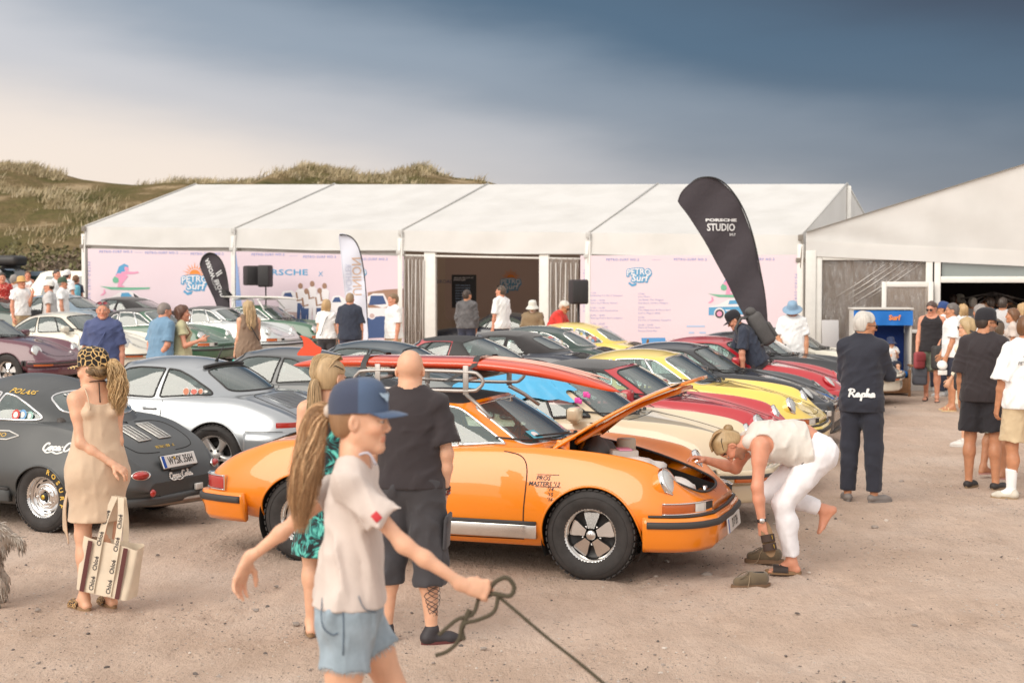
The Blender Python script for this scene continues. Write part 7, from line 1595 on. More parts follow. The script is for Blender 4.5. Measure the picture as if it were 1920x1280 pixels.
	for i in range(n+1):
		t = i/n; x = -L/2+L*t; w = .275*max(.0,1-abs(2*t-1)**2.6)**.62+.0005; th = .050*max(0,1-abs(2*t-1)**4)**.6+.002; z = .035-.20*max(0,(t-.52)/.48)**2.2-.05*max(0,(.3-t)/.3)**2
		for j in range(k): a = 2*math.pi*j/k; c,s_ = math.cos(a),math.sin(a); V.append((x,w*math.copysign(abs(c)**.8,c),z+th*math.copysign(abs(s_)**.9,s_)))
	F = [(i*k+j,i*k+(j+1) % k,(i+1)*k+(j+1) % k,(i+1)*k+j) for i in range(n) for j in range(k)]; mi = [1 if 0 <= j < 1 else 0 for i in range(n) for j in range(k)]
	rb = mat('board_red',srgb(216,74,38),.25,coat=1,var=.04); rp = mat('board_coral',srgb(236,122,96),.2,coat=1); me = mesh('board',V,F,True); link('board',me,sb,[rb])
	b = MB()
	for y in (-.09,.09,0): b.tube([(x,y,.0525+.035-.20*max(0,((x+L/2)/L-.52)/.48)**2.2) for x in np.linspace(.25,1.28 if y else 1.2,14)],[.006]*13+[.002],5)
	b.build('pinstripe',sb,[mat('board_pale_stripe',(.72,.50,.42),.3)])
	tv,tf = text_geo('NAISH',.13,.1,'CENTER',.004); b = MB(); b.add([(p[0]-.25,p[1]+.02,.088) for p in tv],tf,0,False); b.build('board_lettering',sb,[PB['white']])
	fo = smooth_path([(-.02,0),(.02,.06),(-.03,.09),(-.09,.14),(-.17,.165),(-.15,.135),(-.14,.08),(-.17,.05),(-.19,0)],4,True); b = MB(); f2 = [(-1.14+p[0],-.005,.065+max(0,p[1])) for p in fo]; m_ = len(f2); b.add(f2+[(p[0],.006,p[2]) for p in f2],[list(range(m_)),list(range(m_,2*m_))[::-1]]+[(i,(i+1) % m_,m_+(i+1) % m_,m_+i) for i in range(m_)],0,False); b.build('fin',sb,[rb])
	for x,tx in ((.30,.08),(-.62,-.62)):
		zt = .088; b = MB(); v = []; w = .275
		for q in ((tx,-.30,-.10),(x,-.278,.03),(x,-.20,zt+.006),(x,0,zt+.012),(x,.20,zt+.006),(x,.278,.03),(tx,.30,-.10)): v += [(q[0]-.024,q[1],q[2]),(q[0]+.024,q[1],q[2])]
		b.add(v,[(2*i,2*i+1,2*i+3,2*i+2) for i in range(6)]); o = b.build('tie_strap',None,[CM['rub']],sb.location,YA); tag(o,'black tie-down strap over the red longboard, %s' % ('nearer its nose' if x > 0 else 'nearer its tail fin'),'strap')
orange_details()
# ---------------------------------------------------------------- blue sheet over the ivory car
def blue_sheet():
	g = get_green('911','coupe'); b = MB(); nu,nv_ = 60,22; rg = np.random.default_rng(2)
	for sg in (1,-1):
		uu = np.linspace(2.2,9.2,nu+1); V = []
		for u in uu:
			v0 = .50+.05*math.sin(u*3.1)+.03*math.sin(u*7)+(.20 if u < 3.2 else 0)+(.25*max(0,(u-7.6)/1.6))
			for j in range(nv_+1):
				v = v0+(2-v0)*j/nv_; p = g.S(np.array([u]),np.array([v]))[0]; c = 1-j/nv_; n = np.array([p[0]*.2,p[1],.25]); n = nv(n); fold = .016*abs(math.sin(u*4.2+2*math.sin(u*1.3)))*c+.010*abs(math.sin(u*11))*c*c; p = p+n*(.012+fold); p[1] *= sg; V.append(p)
		F = [(i*(nv_+1)+j,(i+1)*(nv_+1)+j,(i+1)*(nv_+1)+j+1,i*(nv_+1)+j+1) for i in range(nu) for j in range(nv_)]; b.add(V,F if sg > 0 else [f[::-1] for f in F])
	o = b.build('blue_sheet',None,[mat('blue_nylon',srgb(80,170,214),.45,bump=.25,bscale=16,bdist=.02,var=.05)],C1.location,YA); tag(o,'bright blue nylon sheet draped over the roof of the ivory car','sheet')
	for i,(u,v) in enumerate(((2.35,.60),(3.25,.46))):
		p = g.S(np.array([u]),np.array([v]))[0]; p[1] *= -1; b = MB(); b.bbox((0,0,0),(.05,.02,.05),.006); b.bbox((.03,-.012,-.01),(.03,.02,.04),.006); o = b.build('clip',None,[mat('pink_plastic',(.75,.08,.38),.4)],Matrix.Translation(C1.location) @ Matrix.Rotation(YA,4,'Z') @ Vector(p+np.array([.03,-.02,.02])),YA); tag(o,'bright pink clip holding the blue sheet, %s' % ('the one on the windscreen' if i == 0 else 'the lower one on the windscreen pillar'),'clip')
blue_sheet()
# ---------------------------------------------------------------- white surfboard on the dark green coupe
def board2():
	wm = Matrix.Translation(G5.location) @ Matrix.Rotation(YA,4,'Z'); sb = empty('surfboard',wm @ Vector((-.15,0,1.50)),YA); tag(sb,'white surfboard lying on the dark green coupe roof','surfboard'); L = 2.2; n = 24; k = 10; V = []
	for i in range(n+1):
		t = i/n; w = .26*max(0,1-abs(2*t-1)**2.4)**.62+.001; th = .035*max(0,1-abs(2*t-1)**4)**.6+.002; z = -.06*max(0,(t-.5)*2)**2.5
		for j in range(k): a = 2*math.pi*j/k; V.append((-L/2+L*t,w*math.cos(a),z+th*math.sin(a)))
	link('board',mesh('board',V,[(i*k+j,i*k+(j+1) % k,(i+1)*k+(j+1) % k,(i+1)*k+j) for i in range(n) for j in range(k)]),sb,[mat('board_white',(.75,.72,.66),.25,coat=1)])
	for y in (-.1,.1,0): b = MB(); v = [(-1.0,y,.02),(-.84,y,.03),(-1.0,y,.20),(-1.07,y,.18)]; b.add(v+[(p[0],p[1]+.012,p[2]) for p in v],[(0,1,2,3),(7,6,5,4),(0,4,5,1),(1,5,6,2),(2,6,7,3),(3,7,4,0)],0,False); b.build('fin',sb,[CM['blk']])
	rk = empty('roof_rack',wm @ Vector((-.1,0,1.3)),YA); tag(rk,'pale tube roof rack under the white surfboard','roof rack')
	for x in (.15,-.55):
		b = MB(); b.tube(smooth_path([(x+.2*(x > 0),-.55,-.10),(x+.03,-.50,.10),(x,-.45,.14),(x,.45,.14),(x+.03,.50,.10),(x+.2*(x > 0),.55,-.10)],4),.02,6); b.build('cross_bar',rk,[CM['white']])
board2()
# ---------------------------------------------------------------- vintage car: grilles, plate, lettering, lamps, exhaust
STROKES = {'coca': [[(.95,.72),(.80,.90),(.55,.85),(.28,.55),(.22,.22),(.42,.05),(.75,.14),(1.0,.40)],[(1.42,.42),(1.30,.54),(1.10,.42),(1.05,.18),(1.20,.10),(1.38,.24),(1.42,.42),(1.55,.50),(1.70,.48)],[(2.05,.46),(1.90,.54),(1.72,.40),(1.70,.16),(1.85,.10),(2.10,.26)],[(2.55,.44),(2.40,.54),(2.20,.40),(2.18,.14),(2.32,.12),(2.52,.34),(2.58,.50),(2.54,.18),(2.66,.10),(2.85,.30)],[(2.80,.50),(3.05,.52)],
  [(4.05,.80),(3.90,1.0),(3.60,.92),(3.32,.55),(3.28,.20),(3.48,.02),(3.80,.12),(4.05,.38)],[(4.48,.42),(4.36,.54),(4.16,.42),(4.12,.18),(4.26,.10),(4.44,.24),(4.48,.42),(4.62,.48)],[(4.66,.30),(4.86,.70),(4.98,1.0),(4.86,1.05),(4.76,.70),(4.74,.24),(4.84,.10),(5.02,.26)],[(5.46,.44),(5.30,.54),(5.10,.40),(5.08,.14),(5.22,.12),(5.42,.34),(5.48,.50),(5.44,.18),(5.58,.10),(5.80,.34)],[(.30,.10),(.9,-.22),(1.6,-.10),(2.4,-.28),(3.2,-.06)]],
 'rapha': [[(.18,0),(.30,.50),(.40,.95)],[(.05,.80),(.40,1.0),(.80,.92),(.82,.66),(.45,.48),(.70,.30),(.88,.05),(1.05,.14)],[(1.50,.44),(1.32,.52),(1.12,.30),(1.16,.06),(1.32,.14),(1.48,.42),(1.46,.10),(1.62,.10),(1.78,.34)],[(1.86,.50),(1.78,.10),(1.66,-.42)],[(1.82,.30),(2.0,.52),(2.18,.40),(2.10,.12),(1.88,.08)],[(2.16,.20),(2.40,.60),(2.52,.98),(2.46,.98),(2.38,.50),(2.34,.04)],[(2.38,.26),(2.54,.48),(2.66,.40),(2.64,.10),(2.78,.14)],[(3.22,.44),(3.06,.52),(2.86,.30),(2.90,.06),(3.06,.14),(3.22,.42),(3.20,.10),(3.36,.14)]]}
def script(kind,fn,s,r,m,name,parent):
	"""hand-drawn lettering: ribbons laid on a surface by fn(x, y)"""
	b = MB()
	for st in STROKES[kind]:
		P = smooth_path([(x*s,y*s,0) for x,y in st],5)[:,:2]; T = np.gradient(P,axis=0); T /= np.linalg.norm(T,axis=1)[:,None]+1e-9; N_ = np.column_stack([-T[:,1],T[:,0]]); w = r*(.65+.75*np.abs(T[:,1]))[:,None]
		A,B_ = P+N_*w,P-N_*w; v = [];
		for p,q in zip(A,B_): v += [fn(*p),fn(*q)]
		b.add(v,[(2*i,2*i+1,2*i+3,2*i+2) for i in range(len(P)-1)],0,False)
	return b.build(name,parent,[m])
def vintage_details():
	lo = get_low('356'); wi = mat('white_sign_ink',(.74,.73,.70),.5); ye = mat('yellow_ink',(.72,.45,.08),.5)
	side = lambda x,z: (lambda p: (p[0],p[1]+.003,p[2]))(lo.side([(x,z)])[0])
	script('coca',lambda x,y: side(-1.02-x,.70+y),.068,.0075,wi,'script_lettering',Vb)
	# pointed lettered band on the door
	b = MB(); n = 16; xs = np.linspace(-.62,.85,n); top = [side(x,.845-.012*(x+.62)) for x in xs]; bot = [side(x,.775-.012*(x+.62)) for x in xs]; tip = side(-.74,.81); b.tube([tip]+top,.006,5); b.tube([tip]+bot,.006,5); b.build('door_band',Vb,[wi])
	tv,tf = text_geo('TARGA FLORIO',1,.15,'LEFT',.0,1.3); b = MB(); P = [side(-.58+x*.062,.79+y*.05+.018) for x,y,_ in tv*np.array([-1,1,1])]; P = [side(-.60+.0+(-(x))*.058*-1 if False else -.58+x*.058*1.0,.81+y*.05) for x,y,_ in tv]; b.add(P,tf,0,False)
	P = [side(-.60+(tv[:,0].max()-x)*.058,.81+y*.05) for x,y,_ in tv]; b = MB(); b.add(P,tf,0,False); b.build('door_lettering',Vb,[ye])
	# lettering on the roof side and above the rear window
	g = get_green('356','coupe')
	def on_green(txt,u0,v0,h,m,flip,sx=1,dirn=-1):
		tv,tf = text_geo(txt,1,0,'CENTER',.02,sx); q = g.S(np.array(u0+dirn*tv[:,0]*h*5.2),np.array(v0+tv[:,1]*h*2.6)); q = q+nv(q.mean(0)-np.array([-.3,0,.9]))*.006; b = MB(); b.add(q,tf,0,False); b.build('roof_lettering',Vb,[m])
	on_green('POLARS',6.55,1.02,.085,ye,False,1.0,1); on_green('ROLLING',9.5,1.10,.075,mat('faded_ink',(.22,.24,.23),.6),False,1.0,1)
	# chequered strip inside the top of the rear window
	b = MB()
	for i in range(26):
		for r_ in (0,1):
			if (i+r_) % 2: continue
			u0,u1 = 8.75+i*.10,8.75+(i+1)*.10; v0,v1 = .82-r_*.045,.865-r_*.045; q = g.S(np.array([u0,u1,u1,u0]),np.array([v0,v0,v1,v1])); q = q+np.array([-.006,0,.006]); b.add(q,[(0,1,2,3)],0,False)
	b.build('chequer_strip',V,[wi])
	b = MB();
	for sg in (1,-1):       # two lid grilles with thin bars
		c = [(-1.36,.055),(-1.36,.215),(-1.62,.215),(-1.62,.055)]; fr = lo.top(dense(np.array([(x,y*sg) for x,y in c]),.05))+np.array([0,0,.008]); b2 = MB(); b2.tube(fr,.006,5,True)
		for i in range(17): x = -1.368-i*.0153; b2.tube(lo.top([(x,sg*.06),(x,sg*.135),(x,sg*.21)])+np.array([0,0,.010]),.0036,4)
		for y in (.108,.162): b2.tube(lo.top([(x,sg*y) for x in np.linspace(-1.365,-1.615,6)])+np.array([0,0,.013]),.003,4)
		q = lo.top([(-1.365,sg*.06),(-1.365,sg*.21),(-1.615,sg*.21),(-1.615,sg*.06)])+np.array([0,0,.003]); gr = b2.build('lid_grille',V,[mat('grille_white_metal',(.66,.65,.62),.3,.5)]); b3 = MB(); b3.add(q,[(0,1,2,3)],0,False); b3.build('grille_shadow_plate',gr,[CM['blk']])
	# rear number plate, lamps, round lamps, exhaust
	def rear(y,z,out=.0):
		xs = np.linspace(lo.xr,-1.3,90); tt = np.linspace(2.5,6,90)
		best = None; G = lo.S(np.repeat(xs,90),np.tile(tt,90)); d = (np.abs(G[:,1])-abs(y))**2+(G[:,2]-z)**2; p = G[np.argmin(d)]; return np.array([p[0]-out,y,z])
	def normal(y,z): e = .03; a = rear(y+e,z)-rear(y-e,z); c = rear(y,z+e)-rear(y,z-e); n = nv(np.cross(c,a)); return n if n[0] < 0 else -n
	pb = plate_geo('WT:SK 356H',.46,.115); o = pb.build('number_plate',V,[CM['plate'],CM['ink'],CM['blue']]); n = nv([-1,0,.42]); o.matrix_local = frame_M(rear(0,.565)+n*.035,(0,-1,0),np.cross(n,(0,-1,0)),n)
	b = MB(); b.bbox((0,0,-.008),(.48,.135,.012),.005); b.bbox((0,-.075,.0),(.30,.02,.03),.006); k = b.build('plate_frame',o,[CM['blk']])
	b = MB(); b.lathe([(0,.006),(.012,.006),(.013,.003)],12,Matrix.Translation((-.062,.022,.0085)) if True else None); b.build('plate_seal',o,[CM['gold']])
	fn = lambda x,y: rear(-x,.40+y,.006) if False else tuple(rear(.0-(x-.19),.435+y,.008)+np.array([0,0,0]))
	script('coca',fn,.055,.006,wi,'script_lettering',Vb)
	tv,tf = text_geo('PETROSURF  SC',.030,.25,'CENTER',.0,1.2); b = MB(); b.add([tuple(rear(-x-.02,.69+y,.006)) for x,y,_ in tv],tf,0,False); b.build('badge_lettering',Vb,[CM['gold']])
	for s in (1,-1):
		y = s*.50; p = rear(y,.50); n = nv([-1,s*.45,.30]); M = frame_M(p,np.cross((0,0,1),n),np.cross(n,np.cross((0,0,1),n)),n); b = MB(); b.lathe([(0,.045),(.022,.040),(.038,.022),(.045,0)],20,M @ Matrix.Diagonal((1.7,.8,1,1)),0); b.lathe([(.045,.004),(.050,.008),(.053,0),(.05,-.01)],22,M @ Matrix.Diagonal((1.7,.8,1,1)),1); b.build('tail_light',V,[CM['red'],CM['chrome']])
		p = rear(s*.42,.345); b = MB(); b.lathe([(0,.022),(.022,.02),(.032,.008),(.034,0)],16,frame_M(p,(0,-1,0),(0,0,1),(-1,0,0))); b.build('reflector',V,[CM['red']])
	p = rear(-.18,.33); b = MB(); b.bbox(p+np.array([-.02,0,0]),(.03,.10,.06),.01); b.build('fog_lamp',V,[CM['white_lens']])
	ex = mat('exhaust_steel',(.30,.24,.20),.4,.85,var=.15,vscale=20); b = MB(); b.tube(smooth_path([(-1.55,.42,.235),(-1.80,.25,.225),(-1.92,.05,.23),(-2.0,-.15,.235),(-2.06,-.34,.235)],6),.030,10); b.tube([(-1.99,-.16,.235),(-2.04,-.30,.237),(-2.09,-.44,.24)],[.034,.046,.052],14,caps=False); b.tube([(-2.04,-.32,.237),(-2.088,-.44,.24)],[.040,.045],12); b.build('exhaust_pipe',V,[ex])
	# stickers in the quarter window and yellow tyre lettering
	for i,(u,v,r_,m) in enumerate(((6.55,.25,.045,mat('sticker_red',(.55,.06,.05),.5)),(6.8,.26,.045,mat('sticker_blue',(.16,.36,.62),.5)),(7.05,.22,.04,mat('sticker_mint',(.30,.52,.46),.5)))):
		c = g.S(np.array([u]),np.array([v]))[0]; c[1] += .012; b = MB(); b.add([(c[0]+r_*math.cos(a),c[1]-.012*math.sin(a),c[2]+r_*math.sin(a)) for a in np.linspace(0,6.283,17)[:-1]],[list(range(16))],0,False); b.add([(c[0]+r_*.6*math.cos(a),c[1]+.003-.007*math.sin(a),c[2]+r_*.6*math.sin(a)) for a in np.linspace(0,6.283,13)[:-1]],[list(range(12))],1,False); b.build('window_sticker',V,[m,wi])
	y = lo.S(np.array([-1.05]),np.array([3.0]))[0,1]-.135+.112; b = MB()
	for i,ch in enumerate('PETROSURF'):
		if i < 3: continue
		a = R(118-i*16.5); tv,tf = text_geo(ch,.060,0,'CENTER',.002); c,s_ = math.cos(a),math.sin(a); r0 = .236; P = []
		for x,yy,_ in tv: X = -(r0*c)-(0); rx,rz = r0*c,r0*s_; P.append((-1.05-(rx+x*s_+yy*c),y,.303+rz-x*c+yy*s_))
		b.add(P,tf,0,False)
	b.build('tyre_lettering',V,[ye])
vintage_details()
def silver_details():
	g = get_green('993','coupe'); wi = MATS['white_sign_ink']
	for i,(u,v,r_,m,sq) in enumerate(((6.62,.20,.042,mat('sticker_orange',(.62,.22,.12),.5),1),(6.88,.19,.045,mat('sticker_coral',(.66,.16,.12),.5),.75),(7.12,.20,.032,MATS['sticker_orange'],1),(7.30,.19,.03,wi,.5))):
		c = g.S(np.array([u]),np.array([v]))[0]; b = MB(); b.add([(c[0]+r_*math.cos(a),c[1]+.010-.2*r_*sq*math.sin(a),c[2]+r_*sq*math.sin(a)) for a in np.linspace(0,6.283,17)[:-1]],[list(range(16))],1,False); b.add([(c[0]+r_*.82*math.cos(a),c[1]+.0125-.16*r_*sq*math.sin(a),c[2]+r_*.82*sq*math.sin(a)) for a in np.linspace(0,6.283,17)[:-1]],[list(range(16))],0,False); b.build('window_sticker',S,[m,wi])
	b = MB(); b.tube([(-.70,0,1.26),(-.72,0,1.30),(-.80,0,1.44)],[.022,.010,.003],6); b.build('aerial',S,[CM['blk']])
	q = g.S(np.linspace(8.1,11.9,30),np.full(30,.985)); q[:,2] += .012; q[:,0] -= .02; b = MB(); b.tube(q,.022,6); b.build('rear_window_spoiler',S,[CM['blk']])
	lo = get_low('993'); b = MB(); b.tube(lo.side([(-1.0,.60),(-1.2,.60)])+np.array([0,.004,0]),.0035,5); q = [lo.side([(x,.60)])[0]+np.array([0,.002,0]) for x in np.linspace(-1.52,-1.9,8)]; b.tube(q,.0035,5); b.build('bumper_joint',Sb,[CM['dark']])
silver_details()
def window_stickers(root,k,roof,seed,n,lo_u,hi_u):
	g = get_green(k,roof); rg = np.random.default_rng(seed); ms = [mat('sticker_%s' % c,v,.5) for c,v in (('a',(.6,.5,.35)),('b',(.5,.12,.10)),('c',(.15,.28,.45)),('d',(.65,.63,.6)),('e',(.55,.45,.1)))]; b = MB()
	for i in range(n):
		u,v = rg.uniform(lo_u,hi_u),rg.uniform(.16,.72); v = min(v,.9-.55*(u-lo_u)/(hi_u-lo_u)); c = g.S(np.array([u]),np.array([v]))[0]; r_ = rg.uniform(.03,.055); b.add([(c[0]+r_*math.cos(a),c[1]+.010+.0006*i-.25*r_*math.sin(a),c[2]+r_*math.sin(a)) for a in np.linspace(0,6.283,9)[:-1]],[list(range(8))],int(rg.uniform(0,5)),False)
	b.build('window_sticker_collage',root,ms)
window_stickers(G6,'911','coupe',4,30,5.95,7.2); window_stickers(Y6,'911','coupe',6,16,5.95,7.1)
def ducktail():
	lo = get_low('911'); b = MB(); n = 12; ys = np.linspace(-.55,.55,n+1); V = []
	for y in ys: p0,p1 = lo.top([(-1.62,y)])[0],lo.top([(-1.92,y*.97)])[0]; V += [p0+np.array([0,0,.01]),np.array([-1.97,y,p1[2]+.15]),np.array([-1.985,y,p1[2]+.13]),p1+np.array([0,0,.0])]
	b.add(V,[(i*4+j,(i+1)*4+j,(i+1)*4+j+1,i*4+j+1) for i in range(n) for j in range(3)]); b.build('ducktail_spoiler',Y6,[yel])
ducktail()
# ================================================================ people
X_ = lambda u,Y: (u-960)/FPX*Y
K = lambda n,r,g,b,**k: cloth(n,srgb(r,g,b),**k)
white_t = K('white_tee',240,240,240); black_t = K('black_tee',50,43,46); navy_t = K('navy_tee',48,54,70); denim = K('light_denim',150,166,178,bump=.6,bscale=420,var=.30); khaki = K('khaki_cotton',206,184,150); greige = K('pale_sand_tee',208,194,186)
dk_suit = K('midnight_suit',40,42,54,bump=.08); polo_b = K('blue_polo',76,86,126); sky_t = K('sky_blue_tee',116,150,178); sage = K('sage_top',196,190,152); brown_d = K('brown_dress',134,112,94); beige_d = K('beige_knit',208,182,156,bump=.35,bscale=420); red_s = K('red_shirt',206,52,44); tank_b = K('black_vest',40,36,40); camo = K('camouflage_shorts',120,128,112,var=.45); cream_s = K('cream_linen',232,220,196); grey_kn = K('washed_grey_sweater',96,94,96,var=.35); olive_t = K('olive_brown_tee',138,118,92); oat = K('oatmeal_vest',214,208,200,bump=.45,bscale=200); white_j = K('white_jeans',236,234,238,bump=.2); charcoal = K('charcoal_cargo',62,60,64,bump=.35); black_sh = K('black_shorts',38,36,42); grey_t = K('pale_grey_tee',198,196,196); dark_j = K('dark_jeans',52,56,74); floral = None
def pattern_cloth(name,ca,cb,cc,scale,thr=(.42,.5,.58),dist=2.5,kind='noise',rnd=1):
	m = cloth(name,ca); N = m.node_tree.nodes; L = m.node_tree.links; b = N['Principled BSDF']; tc = N.new('ShaderNodeTexCoord')
	if kind == 'noise': n = N.new('ShaderNodeTexNoise'); n.inputs['Detail'].default_value = 3; n.inputs['Distortion'].default_value = dist; f = n.outputs[0]
	else: n = N.new('ShaderNodeTexVoronoi'); n.feature = 'DISTANCE_TO_EDGE'; f = n.outputs['Distance']; n.inputs['Randomness'].default_value = rnd
	n.inputs['Scale'].default_value = scale; L.new(tc.outputs['Object'],n.inputs['Vector']); r = N.new('ShaderNodeValToRGB'); e = r.color_ramp.elements; e.new(.5); r.color_ramp.interpolation = 'LINEAR' if kind == 'noise' else 'CONSTANT'
	for el,p,c in zip(e,thr,(ca,cb,cc)): el.position = p; el.color = (*c,1)
	L.new(f,r.inputs[0]); L.new(r.outputs[0],b.inputs['Base Color']); return m
floral = pattern_cloth('teal_leaf_print',(.015,.018,.02),(.02,.17,.16),(.12,.52,.44),9,(.44,.52,.66),3)
leopard = pattern_cloth('leopard_print',srgb(226,190,128),srgb(150,104,52),srgb(28,22,20),27,(0,.045,.062),kind='vor'); red_print = pattern_cloth('red_print_shirt',srgb(176,40,36),srgb(186,48,42),srgb(236,190,170),14,(.45,.56,.68),2); plaid = pattern_cloth('plaid_shorts',srgb(80,150,130),srgb(200,210,200),srgb(60,70,80),16,(.40,.52,.66),0)
capnavy = K('cap_navy',62,70,92); capfront = K('cap_blue',74,92,120); capblack = K('cap_black',34,32,38); capwhite = K('cap_white',232,230,226); straw = mat('straw_hat',srgb(214,172,112),.8,bump=.5,bscale=160); hatblue = K('hat_blue',134,164,190); hatwhite = K('hat_pale',214,214,206); capblue = K('cap_royal',44,70,124); capgreen = K('cap_green',70,90,72)
BLOND,BROWN,GREY,DARK,WHITE = (.50,.33,.165),(.16,.075,.035),(.30,.27,.25),(.055,.038,.030),(.62,.58,.53)
# --- girl with the rope, nearest the camera
GX,GY = -.54,4.74
girl = person('girl in a blue cap and pale T-shirt striding in the foreground with a rope lead',GX,GY,2,'hi',skin='fair',hair=('pony',(.30,.165,.085)),top=('tee',greige,dict(hem=.005,sleeve=.62,sflare=.022,amp=.010,neck=.112,wide=.93,off=.013)),bottom=('hotpants',denim,dict(flare=.016,amp=.006,waist=.06)),shoes=('sneaker',(.7,.7,.7)),hat=('cap',[capnavy,capfront],0,-3),H=1.632,sex='f',g=.70,bust=.60,lean=.03,head=(-9,4,0),twist=-5,hipw=.92,hsc=.94,nk=.118,
  arms=(((-.80,.14,-.62),(-.78,.12,-.64)),((.67,-.16,-.73),(.83,-.02,-.56))),hands=('open','grip'),palm=((.75,-.5,-.2),(.1,.92,-.4)),hdirs=((-.35,.05,-.94),(.97,.08,-.22)),legs=(((.42,.05,-.9),(.12,0,-1),(1,.05,.1)),((-.10,-.03,-1),(-.45,0,-.9),(.8,0,-.6))))
gsk = girl['sk']; gr_ = girl['root']
hd = gsk.hd; tie = hd(-.118,0,.032)
b = MB(); M = frame_M(tie,gsk.hl,gsk.hu,-gsk.hf); b.lathe([(.016,-.01),(.024,-.004),(.026,.006),(.022,.016),(.014,.018)],16,M); b.build('hair_tie',gr_,[mat('hair_tie_cream',(.62,.52,.44),.8)])
strands([hd(-.112,0,.030),hd(-.142,.0,.036),hd(-.164,-.004,.005),hd(-.178,-.008,-.09),hd(-.188,-.012,-.19),hd(-.198,-.012,-.30),hd(-.196,-.012,-.43)],[.010,.024,.034,.044,.050,.046,.020],1500,4,(.44,.25,.125),'ponytail',gr_,girl['hairm'],r=.0013,wave=.009,freq=7,sides=3)
strands([hd(-.112,0,.030),hd(-.138,.0,.032),hd(-.160,-.004,.0),hd(-.176,-.020,-.10),hd(-.188,-.026,-.19),hd(-.198,-.026,-.36)],[.006,.020,.030,.036,.040,.014],420,9,(.66,.43,.24),'ponytail_highlights',gr_,girl['hairm'],r=.0013,wave=.014,freq=8)
# cap badge with wings, halter strap, sleeve tab
Mh = girl['hatM']; b = MB()
badge = [(-.034,.016),(-.014,.010),(0,.013),(.014,.010),(.034,.016),(.026,.0),(.014,-.006),(.008,-.016),(0,-.019),(-.008,-.016),(-.014,-.006),(-.026,0)]
cp = lambda y,z: Mh @ Vector((.113*math.cos(y/.1)*(1-.012*((z-.045)/.04)-.10*max(0,(z-.035)/.03)**1.5*.6)+.004,.090*math.sin(y/.1),z))
b.add([cp(y-.030,.052+z) for y,z in badge],[list(range(12))],0,False); b.build('cap_badge',girl['hat'],[mat('badge_pale_blue',(.42,.55,.68),.7)])
b = MB(); b.tube(smooth_path([gsk.hd(-.05,-.055,-.12)+np.array([0,-.002,-.01]),gsk.hd(-.02,-.070,-.135),gsk.Nb+np.array([.045,-.062,.012]),gsk.Nb+np.array([.075,-.05,-.03])],5),.0045,6); b.build('halter_strap',gr_,[mat('pale_lilac_strap',(.55,.54,.62),.7)])
sh,el,wr,ud,fd = gsk.arms[1]; e = sh+(el-sh)*.56; nrm = nv(np.array([0,-1,.12])-ud*(np.array([0,-1,.12])@ud)); sd_ = np.cross(ud,nrm); c = e+nrm*.079; b = MB(); b.bbox(c,(.026,.005,.030),.002,Matrix([[sd_[i],nrm[i],ud[i]] for i in range(3)])); b.build('sleeve_tab',girl['top'],[mat('red_tab',(.55,.03,.04),.6)])
# shorts: fly seam, pocket lines and frayed hems
hem = MB()
for i in (0,1):
	hp,kn = gsk.legs[i][0],gsk.legs[i][1]; d = nv(kn-hp); c = hp+(kn-hp)*.40; u_ = nv(np.cross(d,[0,1,0])); w_ = np.cross(d,u_); r0 = gsk.lp[i][0].ra*.80+.030; rg = np.random.default_rng(i)
	for a in np.linspace(0,6.283,150): q = c+d*.004+(u_*math.cos(a)+w_*math.sin(a))*r0*rg.uniform(.93,1.0); hem.tube([q,q+d*rg.uniform(.006,.018)+rg.normal(size=3)*.003],.0011,3)
hem.build('frayed_hem',girl['bottom'],[mat('pale_thread',srgb(196,204,208),.9)])
b = MB(); co_ = np.array([v.co[:] for v in girl['bottom'].data.vertices])
def on_shorts(x,z): m = (np.abs(co_[:,0]-x) < .012) & (np.abs(co_[:,2]-z) < .012); return (x,(co_[m,1].min() if m.any() else -.15)-.001,z)
x0_,z0_ = gsk.P[0],gsk.P[2]
for q in ([(-.02,.06),(-.012,-.02),(-.015,-.13)],[(-.085,.05),(-.08,-.03),(-.05,-.06),(-.03,-.055)],[(.035,.06),(.055,.02),(.09,.0)]): b.tube([on_shorts(x0_+x,z0_+z) for x,z in smooth_path([(x,z,0) for x,z in q],5)[:,:2]],.0022,4)
b.build('stitched_seam',girl['bottom'],[mat('dark_denim_seam',srgb(92,108,124),.9)])
# rope lead: loops in the fist and a line out to the lower right
gp = gsk.grip[1]; rp = mat('brown_rope',(.085,.070,.045),.9,bump=.8,bscale=240,bdist=.004); Mw = Matrix.Translation(gr_.location) @ Matrix.Rotation(R(2),4,'Z'); G = np.array(Mw @ Vector(gp))
rope = empty('rope_lead',G); tag(rope,'knotted brown rope lead held in the striding girl\'s hand','lead')
def coil(name,pts,r):
	b = MB(); P = smooth_path(pts,10); b.tube(P,r,7)
	T = np.gradient(P,axis=0); T /= np.linalg.norm(T,axis=1)[:,None];
	for ph in (0,math.pi):
		s = np.cumsum(np.r_[0,np.linalg.norm(np.diff(P,axis=0),axis=1)]); u = np.cross(T,[0,1,.3]); u /= np.linalg.norm(u,axis=1)[:,None]; w = np.cross(T,u); a = s*260+ph; b.tube(P+(u*np.cos(a)[:,None]+w*np.sin(a)[:,None])*r*.75,r*.45,4)
	b.build(name,rope,[rp])
coil('line',[(.0,0,.0),(.05,-.02,-.02),(.20,-.05,-.14),(.36,-.09,-.26),(.60,-.16,-.46)],.0055)
coil('loop',[(.01,0,.0),(.035,-.02,.035),(.07,-.03,.05),(.095,-.03,.02),(.08,-.03,-.01),(.03,-.02,-.005),(.0,0,-.02)],.0075)
coil('loop_end',[(.045,-.02,-.0),(.03,-.03,-.06),(-.02,-.04,-.085),(-.07,-.045,-.10),(-.085,-.05,-.15),(-.12,-.05,-.185),(-.16,-.05,-.20)],.0066)
